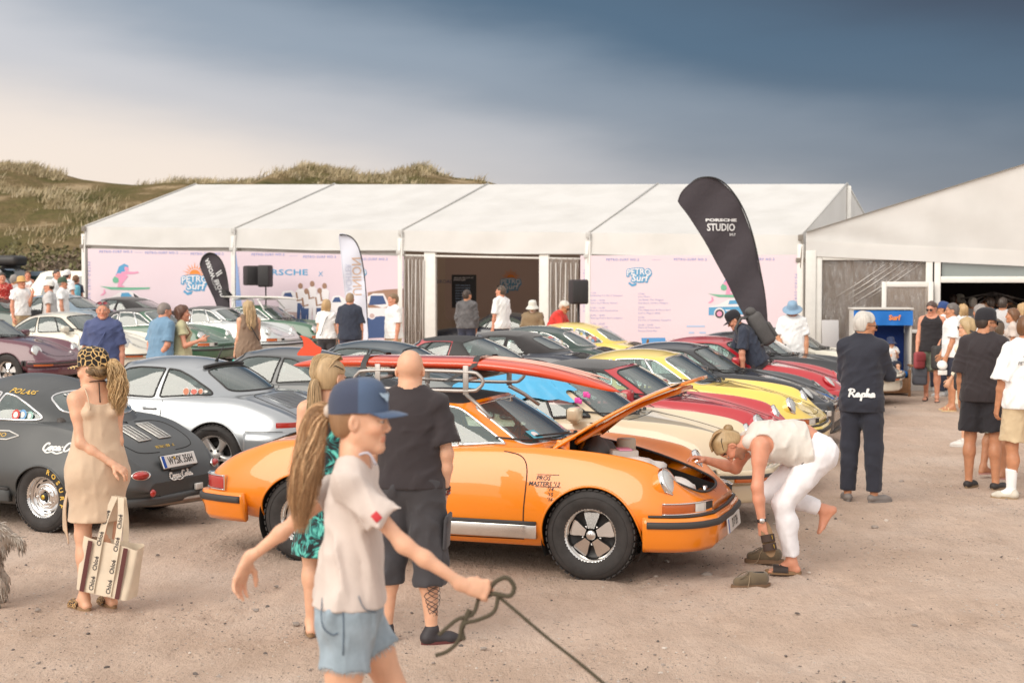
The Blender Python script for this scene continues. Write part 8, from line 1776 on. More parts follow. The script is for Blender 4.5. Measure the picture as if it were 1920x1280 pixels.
coil('loop_end',[(-.02,-.01,-.02),(-.04,-.03,-.07),(-.09,-.04,-.085),(-.15,-.04,-.135)],.0066); coil('loop_end',[(-.05,-.03,-.055),(-.075,-.04,-.115),(-.07,-.045,-.15)],.009)
# --- woman with the leopard cap
lw = person('woman in a beige strap dress and leopard cap holding a canvas bag behind her',X_(178,9.25),9.25,124,'mid',skin='fair',hair=('pony',BLOND),top=('dress',beige_d,dict(hemz=.585,hemr=.205,off=.008,scoop=.115,back=.145,strap=.078,strapr=.008,amp=.004,armhole=.098,hx=.0,flat=.82)),shoes=('sandal',pattern_cloth('leopard_strap',srgb(190,150,96),srgb(120,84,50),srgb(30,24,22),60,(0,.08,.12),kind='vor')),hat=('cap',[leopard,leopard],0,-2),H=1.70,sex='f',g=.98,bust=1.0,head=(42,6,0),hipw=1.03,
  arms=(((-.24,-.02,-.97),(-.40,-.72,-.55)),((-.16,.02,-1),(-.05,.16,-.98))),hands=('relax','grip'),palm=((.4,.3,-.2),(.5,.8,0)),legs=(((.04,.01,-1),(-.03,.0,-1),(.95,.25,0)),((-.02,.02,-1),(.0,.0,-1),(1,.1,0))))
sk = lw['sk']
b = MB()
for sg in (1,-1): b.tube(smooth_path([tuple(sk.Ch-sk.F*.112+sk.Lt*sg*.075+sk.U*.02),tuple(sk.Nb-sk.U*.055-sk.F*.085+sk.Lt*sg*.082),tuple(sk.Nb-sk.U*.012+sk.Lt*sg*.085-sk.F*.01),tuple(sk.Ch+sk.F*.12+sk.Lt*sg*.07)],6),.0045,5)
b.build('shoulder_straps',lw['top'],[beige_d])
strands([sk.hd(-.104,-.004,.028),sk.hd(-.135,-.008,.030),sk.hd(-.160,-.012,-.02),sk.hd(-.162,-.02,-.12),sk.hd(-.145,-.03,-.22),sk.hd(-.135,-.035,-.31)],[.012,.034,.055,.068,.060,.020],900,14,(.60,.41,.21),'ponytail',lw['root'],lw['hairm'],r=.0022,wave=.022,freq=15)
strands([sk.hd(.0,.080,.008),sk.hd(-.05,.078,-.005),sk.hd(-.09,.045,-.02),sk.hd(-.105,0,.01)],[.014,.026,.03,.018],120,15,(.25,.16,.085),'nape_hair',lw['root'],lw['hairm'],r=.0022,wave=.005)
b = MB(); b.tube([tuple(sk.Nb+sk.U*.028+sk.F*.060*math.cos(a)+sk.Lt*.062*math.sin(a)-sk.U*.01*math.cos(a)) for a in np.linspace(0,6.283,25)[:-1]],.004,5,True); b.tube([tuple(sk.Nb+sk.U*.03-sk.F*.063),tuple(sk.Nb-sk.U*.10-sk.F*.082)],.004,5); b.build('cord_necklace',lw['root'],[mat('dark_cord',(.05,.03,.025),.8)])
b = MB(); [b.tube(smooth_path([(.10+.012*i,.155,.80-.01*i),(.11+.015*i,.175,.66),(.10+.01*i,.172+.004*i,.52),(.09+.014*i,.165,.43+.03*i)],4),.005,4) for i in range(4)]; b.build('side_ties',lw['top'],[beige_d])
def tote():
	g = np.array(Matrix.Translation(lw['root'].location) @ Matrix.Rotation(R(124),4,'Z') @ Vector(sk.grip[1])); rt = empty('tote_bag',(g[0]+.0,g[1]-.06,g[2]-.66),R(-12)); tag(rt,'cream canvas bag with two brown stripes and lettered straps','bag'); w,h,d = .40,.34,.17; m = mat('natural_canvas',srgb(222,206,184),.85,bump=.35,bscale=420,var=.08); br = mat('brown_band',srgb(92,48,46),.8); ink = mat('strap_ink',(.03,.025,.03),.7)
	tilt = Matrix.Rotation(R(9),3,'Y'); T = lambda x,y,z: tuple(tilt @ Vector((x,y,z)))
	def sk_(a,c):
		t = a*2*math.pi; e = .25; x = w/2*math.copysign(abs(math.cos(t))**e,math.cos(t)); y = d/2*math.copysign(abs(math.sin(t))**e,math.sin(t)); k = .93+.07*c-.0*math.sin(c*3); y *= (1.0-.35*c)*(1+.10*math.sin(c*6+a*9)*(1-c)); return T(x*k,y,h*c+.012*math.sin(a*12.5)*c)
	b = MB(); v,f = gridsheet(sk_,64,12); b.add(v,f); b.add([sk_(a/64,0) for a in range(64)],[list(range(64))[::-1]],0,False); b.build('bag_body',rt,[m]); yf = lambda x,z: -d/2*(1-.35*z/h)*(1+.0)-.013
	for s in (-1,1):
		b = MB(); b.add(*gridsheet(lambda a,c: T(s*.125-.016+.032*a,yf(0,h*c)-.003,h*(.01+.97*c)),2,8)); b.build('brown_stripe',rt,[br])
		b = MB(); pts = [(s*.060,0.01),(s*.060,h*.5),(s*.060,h),(s*.050,h+.16),(s*.022,h+.30)]; P = smooth_path([(x,z,0) for x,z in pts],6); hw = .021
		V = []
		for x,z,_ in P: y = yf(0,min(z,h))-.004+(max(0,z-h)/.30)*(d*.28); V += [T(x-hw,y,z),T(x+hw,y,z)]
		b.add(V,[(2*i,2*i+1,2*i+3,2*i+2) for i in range(len(P)-1)]); st = b.build('strap',rt,[m])
		for zc in ((.07,.20,.345,.49) if s > 0 else (.07,.20,.36,.50)):
			tv,tf = text_geo('Chloé',.042,0,'CENTER',.0008,.95); V = []
			for x,y,_ in tv: z = zc+x*.95; xx = np.interp(z,P[:,1],P[:,0])-y; yy = yf(0,min(z,h))-.0065+(max(0,z-h)/.30)*(d*.28); V.append(T(xx,yy,z))
			b = MB(); b.add(V,tf,0,False); b.build('strap_lettering',st,[ink])
		b = MB(); V = []
		for x,z,_ in P[12:]: y = d/2*.6-(max(0,z-h)/.30)*(d*.25); V += [T(x-hw,y,z),T(x+hw,y,z)]
		b.add(V,[(2*i,2*i+1,2*i+3,2*i+2) for i in range(len(V)//2-1)]); b.build('strap',rt,[m])
tote()
# --- bald man, and the woman in teal beside him
bm_ = person('bald man in black T-shirt and dark cargo shorts seen from behind beside the orange car',X_(768,8.35),8.35,84,'mid',skin='fair',hair=('bald',(.1,.08,.07)),top=('tee',black_t,dict(hem=-.015,sleeve=.80,amp=.007,sflare=.03)),bottom=('long_shorts',charcoal,dict(amp=.009,frac=.66)),shoes=('sneaker',(.035,.03,.035),(.12,.03,.03)),H=1.755,g=1.02,head=(4,6,0),arms=(((-.04,.20,-1),(.28,-.05,-.95)),((-.05,-.20,-1),(.22,.10,-.97))),hands=('relax','relax'),legs=(((.03,.10,-1),(-.02,.04,-1),(.9,.5,0)),((-.02,-.08,-1),(-.02,-.02,-1),(.45,-.9,0))))
sk = bm_['sk']; sh,el,wr,ud,fd = sk.arms[1]; u_ = nv(np.cross(fd,[0,1,0])); w_ = np.cross(fd,u_); rg = np.random.default_rng(8); b = MB()
for j in range(3):
	for a in np.linspace(0,6.283,15)[:-1]: c = wr-fd*(.012+.017*j)+(u_*math.cos(a)+w_*math.sin(a))*.034; b.lathe([(0,.007),(.006,.004),(.007,0),(.006,-.004),(0,-.007)],6,Matrix.Translation(Vector(c)),int(rg.uniform(0,3)))
b.build('bead_bracelet',bm_['root'],[mat('bead_black',(.03,.03,.03),.3),mat('bead_red',(.28,.04,.03),.4),mat('bead_grey',(.35,.33,.32),.4)])
hp,kn,an,fd,up = sk.legs[1]; b = MB(); ax_ = nv(an-kn); rr_ = nv(np.array([-1,-.35,0])-ax_*(np.array([-1,-.35,0])@ax_)); s_ = np.cross(ax_,rr_)
for k in range(5): b.tube([tuple(kn+(an-kn)*(.35+.42*t)+(rr_*math.cos(q)+s_*math.sin(q))*(.0605-.021*t**1.5)+rr_*.010*(1-t)) for t,q in [(i/9,.9*math.sin(i*.9+k*1.3)+(k-3)*.13) for i in range(10)]],.0020,4)
b.build('calf_tattoo',bm_['root'],[mat('tattoo_ink',(.06,.05,.055),.6)])
b = MB(); q = sk.legs[1][0]+(sk.legs[1][1]-sk.legs[1][0])*.62; b.bbox(q+np.array([.0,-.112,0]),(.17,.022,.19),.012,Matrix.Rotation(R(3),3,'X')); b.bbox(q+np.array([0,-.122,.085]),(.18,.02,.05),.010); b.build('cargo_pocket',bm_['bottom'],[charcoal])
tw = person('blonde woman in black and teal leaf print dress half hidden behind the girl',X_(616,8.6),8.55,86,'mid',skin='fair',hair=('pony',(.48,.33,.18)),top=('dress',floral,dict(hemz=.50,hemr=.24,off=.012,scoop=.10,back=.06,strap=.08,strapr=.04,armhole=.06)),shoes=('sandal',(.05,.03,.03)),glasses=(.075,.035,None,20),H=1.69,sex='f',g=1.0,head=(-34,4,0),arms=(((.0,.16,-1),(.25,.02,-.96)),((.05,-.16,-1),(.30,.0,-.95))))
sk = tw['sk']; strands([sk.hd(-.100,0,-.02),sk.hd(-.130,0,-.03),sk.hd(-.130,0,-.12),sk.hd(-.125,0,-.24),sk.hd(-.135,0,-.36),sk.hd(-.14,0,-.46)],[.014,.034,.042,.048,.042,.012],700,24,(.60,.43,.25),'ponytail',tw['root'],tw['hairm'],r=.0019,wave=.010,freq=7); strands([sk.hd(.06,0,.125),sk.hd(.0,0,.148),sk.hd(-.07,0,.118),sk.hd(-.112,0,.04),sk.hd(-.112,0,-.02)],[.040,.066,.072,.055,.018],320,25,(.54,.38,.21),'swept_hair',tw['root'],tw['hairm'],r=.0026,wave=.003,freq=4,taper=False,flat=1,flatu=.12)
# --- stooping man changing his shoes
st_ = person('man in white jeans and pale sleeveless top bending over by the orange car',X_(1534,10.45),10.45,180,'mid',skin='red',hair=('short',(.42,.29,.15)),top=('vest',oat,dict(hem=.035,off=.014,scoop=.07,back=.05,strap=.085,strapr=.05,armhole=.082,amp=.007,wide=1.02,flare=.94)),bottom=('slim',white_j,dict(frac=.93,amp=.005)),shoes=('sandal',(.035,.022,.018),'only_left'),beard=(.28,.17,.11),H=1.80,g=1.08,lean=R(97),head=(2,84,0),hipw=1.0,glasses=(.075,.03,None,25),
  arms=(((.10,.16,-.98),(-.14,-.02,-1)),((.30,-.50,-.70),(.86,.26,.26))),hands=('grip','relax'),palm=((-.6,-.6,-.2),(.4,.2,-.8)),legs=(((.60,.02,-.80),(-.16,.0,-1),(.97,-.22,0)),((.74,-.04,-.66),(-.95,.0,-.30),(.60,0,-.80))))
# the left leg of the list is lifted, the right one carries him: swap sides so that the planted foot is nearest
sk = st_['sk']; b = MB(); M = frame_M(sk.hd(-.108,0,.03),sk.hl,sk.hu,-sk.hf); b.lathe([(0,.045),(.022,.040),(.036,.022),(.038,.004),(.026,-.014)],14,M); hb = b.build('hair_bun',st_['root'],[st_['hairm']]); set_tint(hb.data,np.array([(.30,.20,.10)]*len(hb.data.vertices))); b = MB(); b.lathe([(.024,-.006),(.031,0),(.024,.008)],14,M); b.build('hair_band',hb,[CM['blk']])
strands([sk.hd(.055,0,.128),sk.hd(.0,0,.146),sk.hd(-.07,0,.115),sk.hd(-.106,0,.04)],[.055,.072,.07,.03],240,31,(.50,.34,.18),'swept_hair',st_['root'],st_['hairm'],r=.0026,wave=.003,freq=4,taper=False,flat=1,flatu=.12)
sh,el,wr,ud,fd = sk.arms[0]; M = frame_M(wr-fd*.02,np.cross(fd,[0,1,0]),np.cross(fd,np.cross(fd,[0,1,0])),fd); b = MB(); b.lathe([(.033,-.012),(.036,-.008),(.036,.008),(.033,.012)],20,M,0); b.lathe([(0,.046),(.018,.045),(.021,.036)],16,frame_M(wr-fd*.02,(1,0,0),(0,0,1),(.1,1,0)),1); b.build('wrist_watch',st_['root'],[CM['blk'],CM['alloy']])
b = MB(); c = sk.P+sk.U*.055*sk.H; ring = [tuple(c+sk.F1*.125*math.cos(a)+np.array([0,1,0])*.176*math.sin(a)) for a in np.linspace(0,6.283,33)[:-1]]; b.tube(ring,.016,6,True); b.build('belt',st_['bottom'],[CM['blk']])
Ms = Matrix.Translation(st_['root'].location) @ Matrix.Rotation(math.pi,4,'Z')
def sandal(name,label,M,cat='sandal'):
	o = empty(name,(0,0,0)); o.matrix_world = M; tag(o,label,cat); cork = mat('cork_sole',(.28,.17,.09),.8,bump=.3); lea = mat('dark_brown_suede',(.055,.032,.024),.8,bump=.3,bscale=200); b = MB(); n = 26
	out = [(.062+.135*math.cos(a),(.046+.008*math.cos(a))*math.sin(a)) for a in np.linspace(0,6.283,n+1)[:-1]]; b.add([(x,y,.022) for x,y in out]+[(x,y,0) for x,y in out],[list(range(n)),list(range(n,2*n))[::-1]]+[(i,(i+1) % n,n+(i+1) % n,n+i) for i in range(n)],0,False); b.build('sole',o,[cork])
	for xx in (.06,.125): b = MB(); pts = [(xx,.050*math.cos(t),.02+.045*math.sin(t)) for t in np.linspace(-.1,3.24,12)]; v = []; [v.extend([(x+.026,y,z),(x-.026,y,z)]) for x,y,z in pts]; b.add(v,[(2*j,2*j+1,2*j+3,2*j+2) for j in range(11)]); b.add([(x,y*.93,z-.005) for x,y,z in v],[(2*j,2*j+2,2*j+3,2*j+1) for j in range(11)]); b.build('strap',o,[lea]); b = MB(); b.bbox((xx,.03,.062),(.03,.004,.022),.002); b.build('buckle',o,[CM['gold']])
	return o
gp = np.array(Ms @ Vector(sk.grip[0])); sandal('sandal','brown two strap sandal dangling from the hand of the bending man',Matrix.Translation((gp[0]+.0,gp[1]-.02,gp[2]+.05)) @ Matrix.Rotation(R(-62),4,'X').to_3x3().to_4x4() @ Matrix.Rotation(R(72),4,'Y') if False else Matrix.Translation((gp[0],gp[1]-.02,gp[2]+.03)) @ frame_M((0,0,0),(.18,-.25,-.95),(1,-.1,.2),(-.15,-.97,.2)))
def low_shoe(label,u,v,yaw):
	Y = 2.15*FPX/(v-525); p = at(u,v,Y); rt = empty('shoe',(p.x,p.y,ground_z(p.x,p.y)),R(yaw)); tag(rt,label,'shoe','olive suede shoes standing on the sand'); su = mat('olive_suede',(.145,.105,.062),.85,bump=.35,bscale=160,var=.12,sheen=.3); so = mat('crepe_sole',(.20,.12,.07),.8,bump=.3); n = 30
	out = [(.0+.150*math.cos(a),(.048+.010*math.cos(a))*math.sin(a)) for a in np.linspace(0,6.283,n+1)[:-1]]; b = MB(); b.add([(x,y,.030) for x,y in out]+[(x,y,0) for x,y in out],[list(range(n)),list(range(n,2*n))[::-1]]+[(i,(i+1) % n,n+(i+1) % n,n+i) for i in range(n)],0,False); b.build('sole',rt,[so])
	E = [np.array([1,0,0]),np.array([0,1,0]),np.array([0,0,1])]; pr = [Pr((-.085,0,.055),(.0,0,.060),.046,.047,k=.02),Pr((0,0,.055),(.095,0,.045),.048,.040,k=.02),Pr((-.085,0,.075),(-.01,0,.085),.044,.040,k=.02),Pr((-.075,0,.125),(-.02,0,.130),.030,.026,k=.010,op=-1)]
	vv,ff = skin_mesh(pr,.0055,lambda D,X,Y_,Z: np.maximum(D,.022-Z)); link('upper',mesh('upper',vv,ff),rt,[su]); b = MB(); b.lathe([(0,.004),(1,0)],18,Matrix.Translation((-.048,0,.108)) @ Matrix.Diagonal((.052,.028,1,1))); b.build('lining',rt,[CM['dark']]); b = MB(); b.tube([(.115*math.cos(a)*.42+.072,.036*math.sin(a),.088-.030*math.cos(a)) for a in np.linspace(0,6.283,24)[:-1]],.0035,5,True); b.build('moc_seam',rt,[su]); b = MB()  # black disc in the opening stands in for shade inside the shoe
	for k in range(3): b.tube([(.005+.018*k,-.030,.098-.005*k),(.008+.018*k,0,.107-.006*k),(.005+.018*k,.030,.098-.005*k)],.0032,5)
	b.tube(smooth_path([(.01,.01,.105),(.03,.045,.085),(.045,.062,.04),(.07,.08,.012),(.13,.10,.008)],5),.003,5); b.tube(smooth_path([(.01,-.01,.105),(.03,-.045,.08),(.03,-.06,.03),(.0,-.07,.008)],5),.003,5); b.build('lace',rt,[mat('tan_lace',(.30,.22,.14),.8)])
low_shoe('olive suede lace-up shoe lying nearest the camera in front of the bending man',1408,1106,195); low_shoe('olive suede lace-up shoe right under the hand of the bending man',1433,1058,172)
# --- man in the dark suit and his neighbours on the right
def right_side():
	rm = person('silver haired man in dark jacket lettered Rapha with his hand at his chin',X_(1618,13.75),13.75,60,'mid',skin='tan',hair=('short',(.55,.52,.48)),top=('jacket',dk_suit,dict(sleeve=1.93,hem=-.075,off=.016,amp=.006,collar=1,neck=.066)),bottom=('trousers',dk_suit,dict(flare=.026)),shoes=('loafer',srgb(128,120,116),(.2,.18,.17)),glasses=True,H=1.86,g=1.0,head=(-52,8,0),arms=(((.20,.10,-.97),(.60,-.72,.05)),((.42,-.16,-.88),(.48,.42,.78))),hands=('relax','fist'),palm=((0,0,1),(.3,.9,0)),legs=(((.0,.05,-1),(-.02,.03,-1),(.85,.45,0)),((.03,-.06,-1),(-.02,-.02,-1),(.75,-.65,0))))
	sk = rm['sk']; me = rm['top'].data; co = np.array([v.co[:] for v in me.vertices])
	z0,y0 = sk.P[2]+.03,-.03
	def fn(x,y):
		yy = y0+.125-x; zz = z0-.02+y; m = (np.abs(co[:,1]-yy) < .02) & (np.abs(co[:,2]-zz) < .02) & (co[:,0] < sk.P[0]); xx = co[m,0].min() if m.any() else sk.P[0]-.17; return (xx-.006,yy,zz)
	cx = -sk.T[0].ra
	script('rapha',fn,.078,.0075,mat('jacket_white_ink',(.75,.75,.75),.6),'jacket_lettering',rm['top'])
	bt = person('man in black T-shirt, black shorts and black cap holding a phone at right',X_(1846,14.6),14.6,66,'mid',skin='tan',hair=('crop',DARK),top=('tee',black_t,dict(sleeve=1.0,hem=-.06,sflare=.04,amp=.006,wide=1.04)),bottom=('shorts',black_sh,dict(frac=.43)),shoes=('loafer',srgb(52,48,48),(.25,.17,.10)),hat=('cap',[capblack,capblack],0,2),glasses=True,beard=(.22,.16,.13),H=1.86,g=1.05,head=(-56,4,0),arms=(((.05,.16,-1),(.2,.05,-.97)),((.10,-.14,-1),(.36,.02,-.93))),hands=('relax','grip'),legs=(((.05,.07,-1),(-.03,.02,-1),(.9,-.3,0)),((-.04,-.08,-1),(-.06,-.02,-1),(.8,-.5,0))))
	def phone(label,P,hand,yaw,tilt=50): s = P['sk']; g = Matrix.Translation(P['root'].location) @ P['root'].rotation_euler.to_matrix().to_4x4() @ Vector(s.grip[hand]); b = MB(); b.bbox((0,0,0),(.075,.009,.15),.008,seg=2); b.bbox((0,-.005,0),(.066,.002,.138),.002,m=1); o = b.build('phone',None,[CM['alloy'],mat('phone_screen',(.012,.012,.015),.1)],g); o.rotation_euler = (R(tilt),0,R(yaw)); tag(o,label,'phone')
	phone('phone in the hand of the man in black at right',bt,1,-30)
	person('man in plaid turquoise shorts and flip-flops standing behind the man in black',X_(1868,15.4),15.4,40,'lo',skin='tan',top=('tee',black_t),bottom=('long_shorts',plaid,dict(frac=.50)),shoes=('flipflop',srgb(190,140,130)),H=1.74,legs=(((.25,.05,-1),(-.35,0,-.95),(1,-.2,0)),((.1,-.05,-1),(-.1,0,-1),(1,-.3,0))),head=(20,0,0))
	wt = person('man in white T-shirt and khaki shorts cut off by the right edge',X_(1925,13.9),13.9,96,'mid',skin='tan',hair=('short',BROWN),top=('tee',white_t,dict(sleeve=1.0,hem=-.055,sflare=.045,wide=1.06)),bottom=('shorts',khaki,dict(frac=.44)),shoes=('sneaker',(.62,.58,.50),(.35,.25,.15)),H=1.82,g=1.04,head=(-40,0,0),arms=(((.06,.20,-1),(.25,.05,-.96)),((.05,-.20,-1),(.2,-.02,-.96))),legs=(((.06,.06,-1),(.0,.0,-1),(.6,.8,0)),((-.05,-.07,-1),(.0,.0,-1),(.9,-.3,0))))
	s = wt['sk']
	for hp,kn,an,fd,up in s.legs: d = nv(an-kn); v,ff = skin_mesh([Pr(kn+(an-kn)*.45,an+d*.02,.060,.043,k=.02,cuts=[(kn+(an-kn)*.50,-d)]),Pr(an,an+fd*.1-up*.05,.042,.036,k=.02)],.009); link('sock',mesh('sock',v,ff),wt['root'],[white_t])
	co = np.array([v.co[:] for v in wt['top'].data.vertices]); b = MB(); ink = mat('black_shirt_ink',(.04,.04,.045),.7); ch = s.Ch
	def bk(y,z): m = (np.abs(co[:,1]-y) < .02) & (np.abs(co[:,2]-z) < .02); return (co[m,0].min()-.006 if m.any() else -.2,y,z)
	zc = s.Ch[2]+.03; b.tube([bk(.02+.034*math.cos(a),zc+.015+.034*math.sin(a)) for a in np.linspace(-.4,3.54,14)],.007,5); b.tube([bk(y,zc-.006) for y in np.linspace(-.05,.09,8)],.006,5)
	tv,tf = text_geo('PETRO SURF',.05,.15,'CENTER',0,.9); b.add([bk(.02-x,zc-.075+y) for x,y,_ in tv],tf,0,False); b.build('back_print',wt['top'],[ink])
	sh,el,wr,ud,fd = s.arms[0]
	cw = person('woman in cream shirt and shorts with a black shoulder bag strap',X_(1815,18.4),18.4,148,'lo',skin='fair',hair=('curly',(.45,.32,.17)),top=('longsleeve',cream_s,dict(sleeve=1.75,hem=-.05,wide=1.05)),bottom=('shorts',cream_s),shoes=('sneaker',(.65,.63,.6)),glasses=True,H=1.66,sex='f',arms=(((.15,.12,-1),(.5,.1,-.85)),((.1,-.14,-1),(.3,0,-.95))))
	def bag(label,c,w,h,m,strap=None,yaw=0,name='shoulder_bag',cat='bag'):
		rt = empty(name,c,R(yaw)); tag(rt,label,cat); b = MB(); b.bbox((0,0,0),(w,w*.45,h),.05,seg=3); b.build('bag_body',rt,[m]); b = MB(); b.bbox((0,-w*.235,h*.18),(w*.9,.012,h*.42),.01); b.build('flap',rt,[m])
		if strap: b = MB(); b.tube(smooth_path(strap,5),.014,4); b.build('strap',rt,[m])
		return rt
	p = cw['root'].location; bag('black shoulder bag at the hip of the woman in cream',(p.x-.10,p.y-.26,p.z+.86),.30,.24,CM['rub'],[(.08,-.02,.1),(.12,-.03,.35),(.16,.02,.58),(.12,.12,.64)],10)
	wm_ = person('grey haired man in white T-shirt holding a white cap, facing left',X_(1787,23.4),23.4,172,'lo',skin='tan',hair=('short',(.14,.12,.11)),top=('tee',white_t,dict(hem=-.05,sleeve=.8,wide=1.08)),bottom=('shorts',K('navy_shorts',44,46,62)),shoes=('flipflop',srgb(222,196,150)),H=1.78,g=1.12,belly=.7,arms=(((.12,.12,-1),(.35,.0,-.93)),((.12,-.14,-1),(.45,.05,-.9))))
	s = wm_['sk']; g = Matrix.Translation(wm_['root'].location) @ wm_['root'].rotation_euler.to_matrix().to_4x4() @ Vector(s.grip[0]); b = MB(); b.lathe([(0,.05),(.04,.045),(.075,.028),(.085,0),(.085,-.004)],20,Matrix.Rotation(R(60),4,'X')); b.bbox((.0,-.02,-.12),(.15,.01,.08),.01); o = b.build('cap',None,[capwhite],g-Vector((.05,.06,.06))); tag(o,'white cap held in the hand of the grey haired man','cap')
	tk = person('man in black vest and camouflage shorts walking forward with bags',X_(1748,25.2),25.2,-112,'lo',skin='red',hair=('short',(.09,.055,.045)),top=('vest',tank_b,dict(hem=-.05,scoop=.10,back=.07,strap=.09,strapr=.03)),bottom=('shorts',camo,dict(frac=.46)),shoes=('flipflop',(.05,.045,.05)),glasses=True,H=1.80,g=1.1,head=(-18,14,0),arms=(((.10,.16,-1),(.62,-.35,-.7)),((.05,-.2,-1),(.25,-.05,-.95))),hands=('grip','grip'),legs=(((.22,.04,-1),(-.05,0,-1),(1,.1,0)),((-.18,-.04,-1),(-.30,0,-.95),(1,-.1,-.1))))
	p = tk['root'].location; bag('large black sports bag hanging in front of the man in the black vest',(p.x+.10,p.y-.42,p.z+.80),.44,.42,CM['rub'],[(-.08,0,.2),(-.02,0,.38),(.08,0,.2)],5); bag('red and grey rucksack carried beside the man in the black vest',(p.x-.26,p.y-.15,p.z+.74),.22,.30,mat('red_nylon',(.30,.05,.06),.6),None,20,'rucksack','rucksack'); bag('dark backpack low beside the man in the black vest',(p.x-.22,p.y-.05,p.z+.46),.26,.34,mat('slate_nylon',(.075,.08,.10),.7),[(-.1,0,.2),(0,0,.34),(.1,0,.2)],-10,'backpack','backpack')
	crowd = [('man in blue cap right behind the man in the black vest',1770,26.3,150,DARK,('cap',[capblue,capblue]),white_t,1.74),('blond curly haired woman just inside the open tent entrance',1806,27.2,100,BLOND,None,white_t,1.70),('woman with brown hair in a bun at the tent entrance',1842,26.4,130,BROWN,None,white_t,1.72),('white haired visitor with pale shirt behind the curly blonde',1824,29.5,80,WHITE,None,grey_t,1.80),('grey haired man in a dark top inside the dark tent',1872,30.5,95,(.12,.10,.09),None,black_t,1.84),('dark haired man in olive at the back of the tent entrance',1892,31.5,70,DARK,None,olive_t,1.86),('woman with long fair hair at the far right of the entrance',1918,25.5,130,BLOND,None,grey_t,1.74),('man with short dark hair near the door post inside the tent',1786,30.5,60,DARK,None,navy_t,1.86),('visitor with pale hat in the crowd inside the entrance',1800,31.8,110,GREY,('bucket',[hatwhite]),white_t,1.84),('woman in a white vest with fair hair tied back near the door post',1762,27.4,-70,BLOND,None,white_t,1.70),('man in pale blue shirt at the middle of the tent entrance',1857,28.2,110,DARK,None,sky_t,1.82),('grey haired man in white behind the woman in cream',1838,23.2,120,GREY,None,white_t,1.76),('woman in sand coloured top at the right of the tent entrance',1900,23.8,160,BROWN,None,greige,1.68),('dark haired man in grey top between the blond women',1880,27.0,60,DARK,None,grey_t,1.83),('visitor in brown deep inside the crowded tent',1852,32.5,200,BROWN,None,olive_t,1.83)]
	for lab,u,Y,yaw,hc,hat,tm,H in crowd:
		f = 'woman' in lab; person(lab,X_(u,Y),Y,yaw,'lo','visitors crowding the entrance of the right tent','tan',('long' if f and 'bun' not in lab else 'bun' if f else 'short',hc),('tee',tm),('trousers',dark_j),hat=hat,H=H,sex='f' if f else 'm')
	# child in the beach chair
	p = at(1668,700,26.5); person('small child in a blue hat sitting in the beach chair',p.x,26.45,-90,'lo',None,'fair',('short',BLOND),('tee',white_t),('shorts',navy_t),('bare',(0,0,0)),('bucket',[K('kid_hat',50,62,96)]),H=1.02,g=.85,z=ground_z(p.x,26.5)+.28,legs=(((1,.12,-.05),(.15,0,-1),(1,0,0)),((1,-.12,-.05),(.15,0,-1),(1,0,0))),arms=(((.5,.1,-.8),(.7,-.3,.5)),((.4,-.1,-.9),(.8,.2,.2))))
	# man with rucksack between the cars, man in blue hat
	bp = person('stooping man in dark T-shirt and black cap with a grey backpack between the cars',X_(1420,20.6),20.6,178,'mid',skin='red',hair=('crop',DARK),top=('tee',navy_t,dict(hem=-.03,sleeve=.85,wide=1.05)),bottom=('trousers',charcoal),hat=('cap',[capblack,capblack],0,0),H=1.80,g=1.12,lean=R(32),head=(0,34,0),belly=.8,arms=(((.10,.18,-1),(-.05,-.05,-1)),((.25,-.25,-1),(.6,0,-.8))))
	s = bp['sk']; c = Matrix.Translation(bp['root'].location) @ bp['root'].rotation_euler.to_matrix().to_4x4() @ Vector(s.Ch-s.F*.27*1.0+s.U*.02); rt = empty('backpack',c,R(178)); tag(rt,'grey roll-top backpack worn by the stooping man','backpack'); gm = mat('grey_backpack_fabric',(.085,.080,.080),.7,bump=.3,bscale=120,var=.15); rot = Matrix([[s.F[i],s.Lt[i],s.U[i]] for i in range(3)]); b = MB(); b.bbox((0,0,-.04),(.22,.34,.52),.07,rot,seg=3); b.build('bag_body',rt,[gm]); b = MB(); b.bbox(rot @ Vector((.02,0,.25)),(.13,.30,.12),.05,rot,seg=3); b.build('rolled_top',rt,[gm]); b = MB(); b.bbox(rot @ Vector((-.105,0,-.12)),(.05,.27,.24),.02,rot); b.build('front_pocket',rt,[gm])
	for sg in (1,-1): b = MB(); b.tube([rot @ Vector(q) for q in ((.10,sg*.11,.20),(.20,sg*.12,.25),(.34,sg*.13,.17),(.38,sg*.13,.0),(.28,sg*.14,-.18),(.12,sg*.13,-.24))],.022,5); b.build('shoulder_strap',rt,[gm])
	wh = person('man in white T-shirt and wide blue hat reading his phone by the white car',X_(1486,24.0),24.0,-104,'lo',skin='tan',hair=('short',GREY),top=('tee',white_t,dict(wide=1.08,hem=-.04,sleeve=.8)),bottom=('shorts',khaki),hat=('sun',[hatblue]),H=1.80,g=1.12,belly=.9,head=(0,30,0),arms=(((.05,.2,-1),(.3,.05,-.95)),((.15,-.2,-1),(.8,.2,-.35))),hands=('relax','grip'))
	phone('black phone held by the man in the wide blue hat',wh,1,0,40)
right_side()
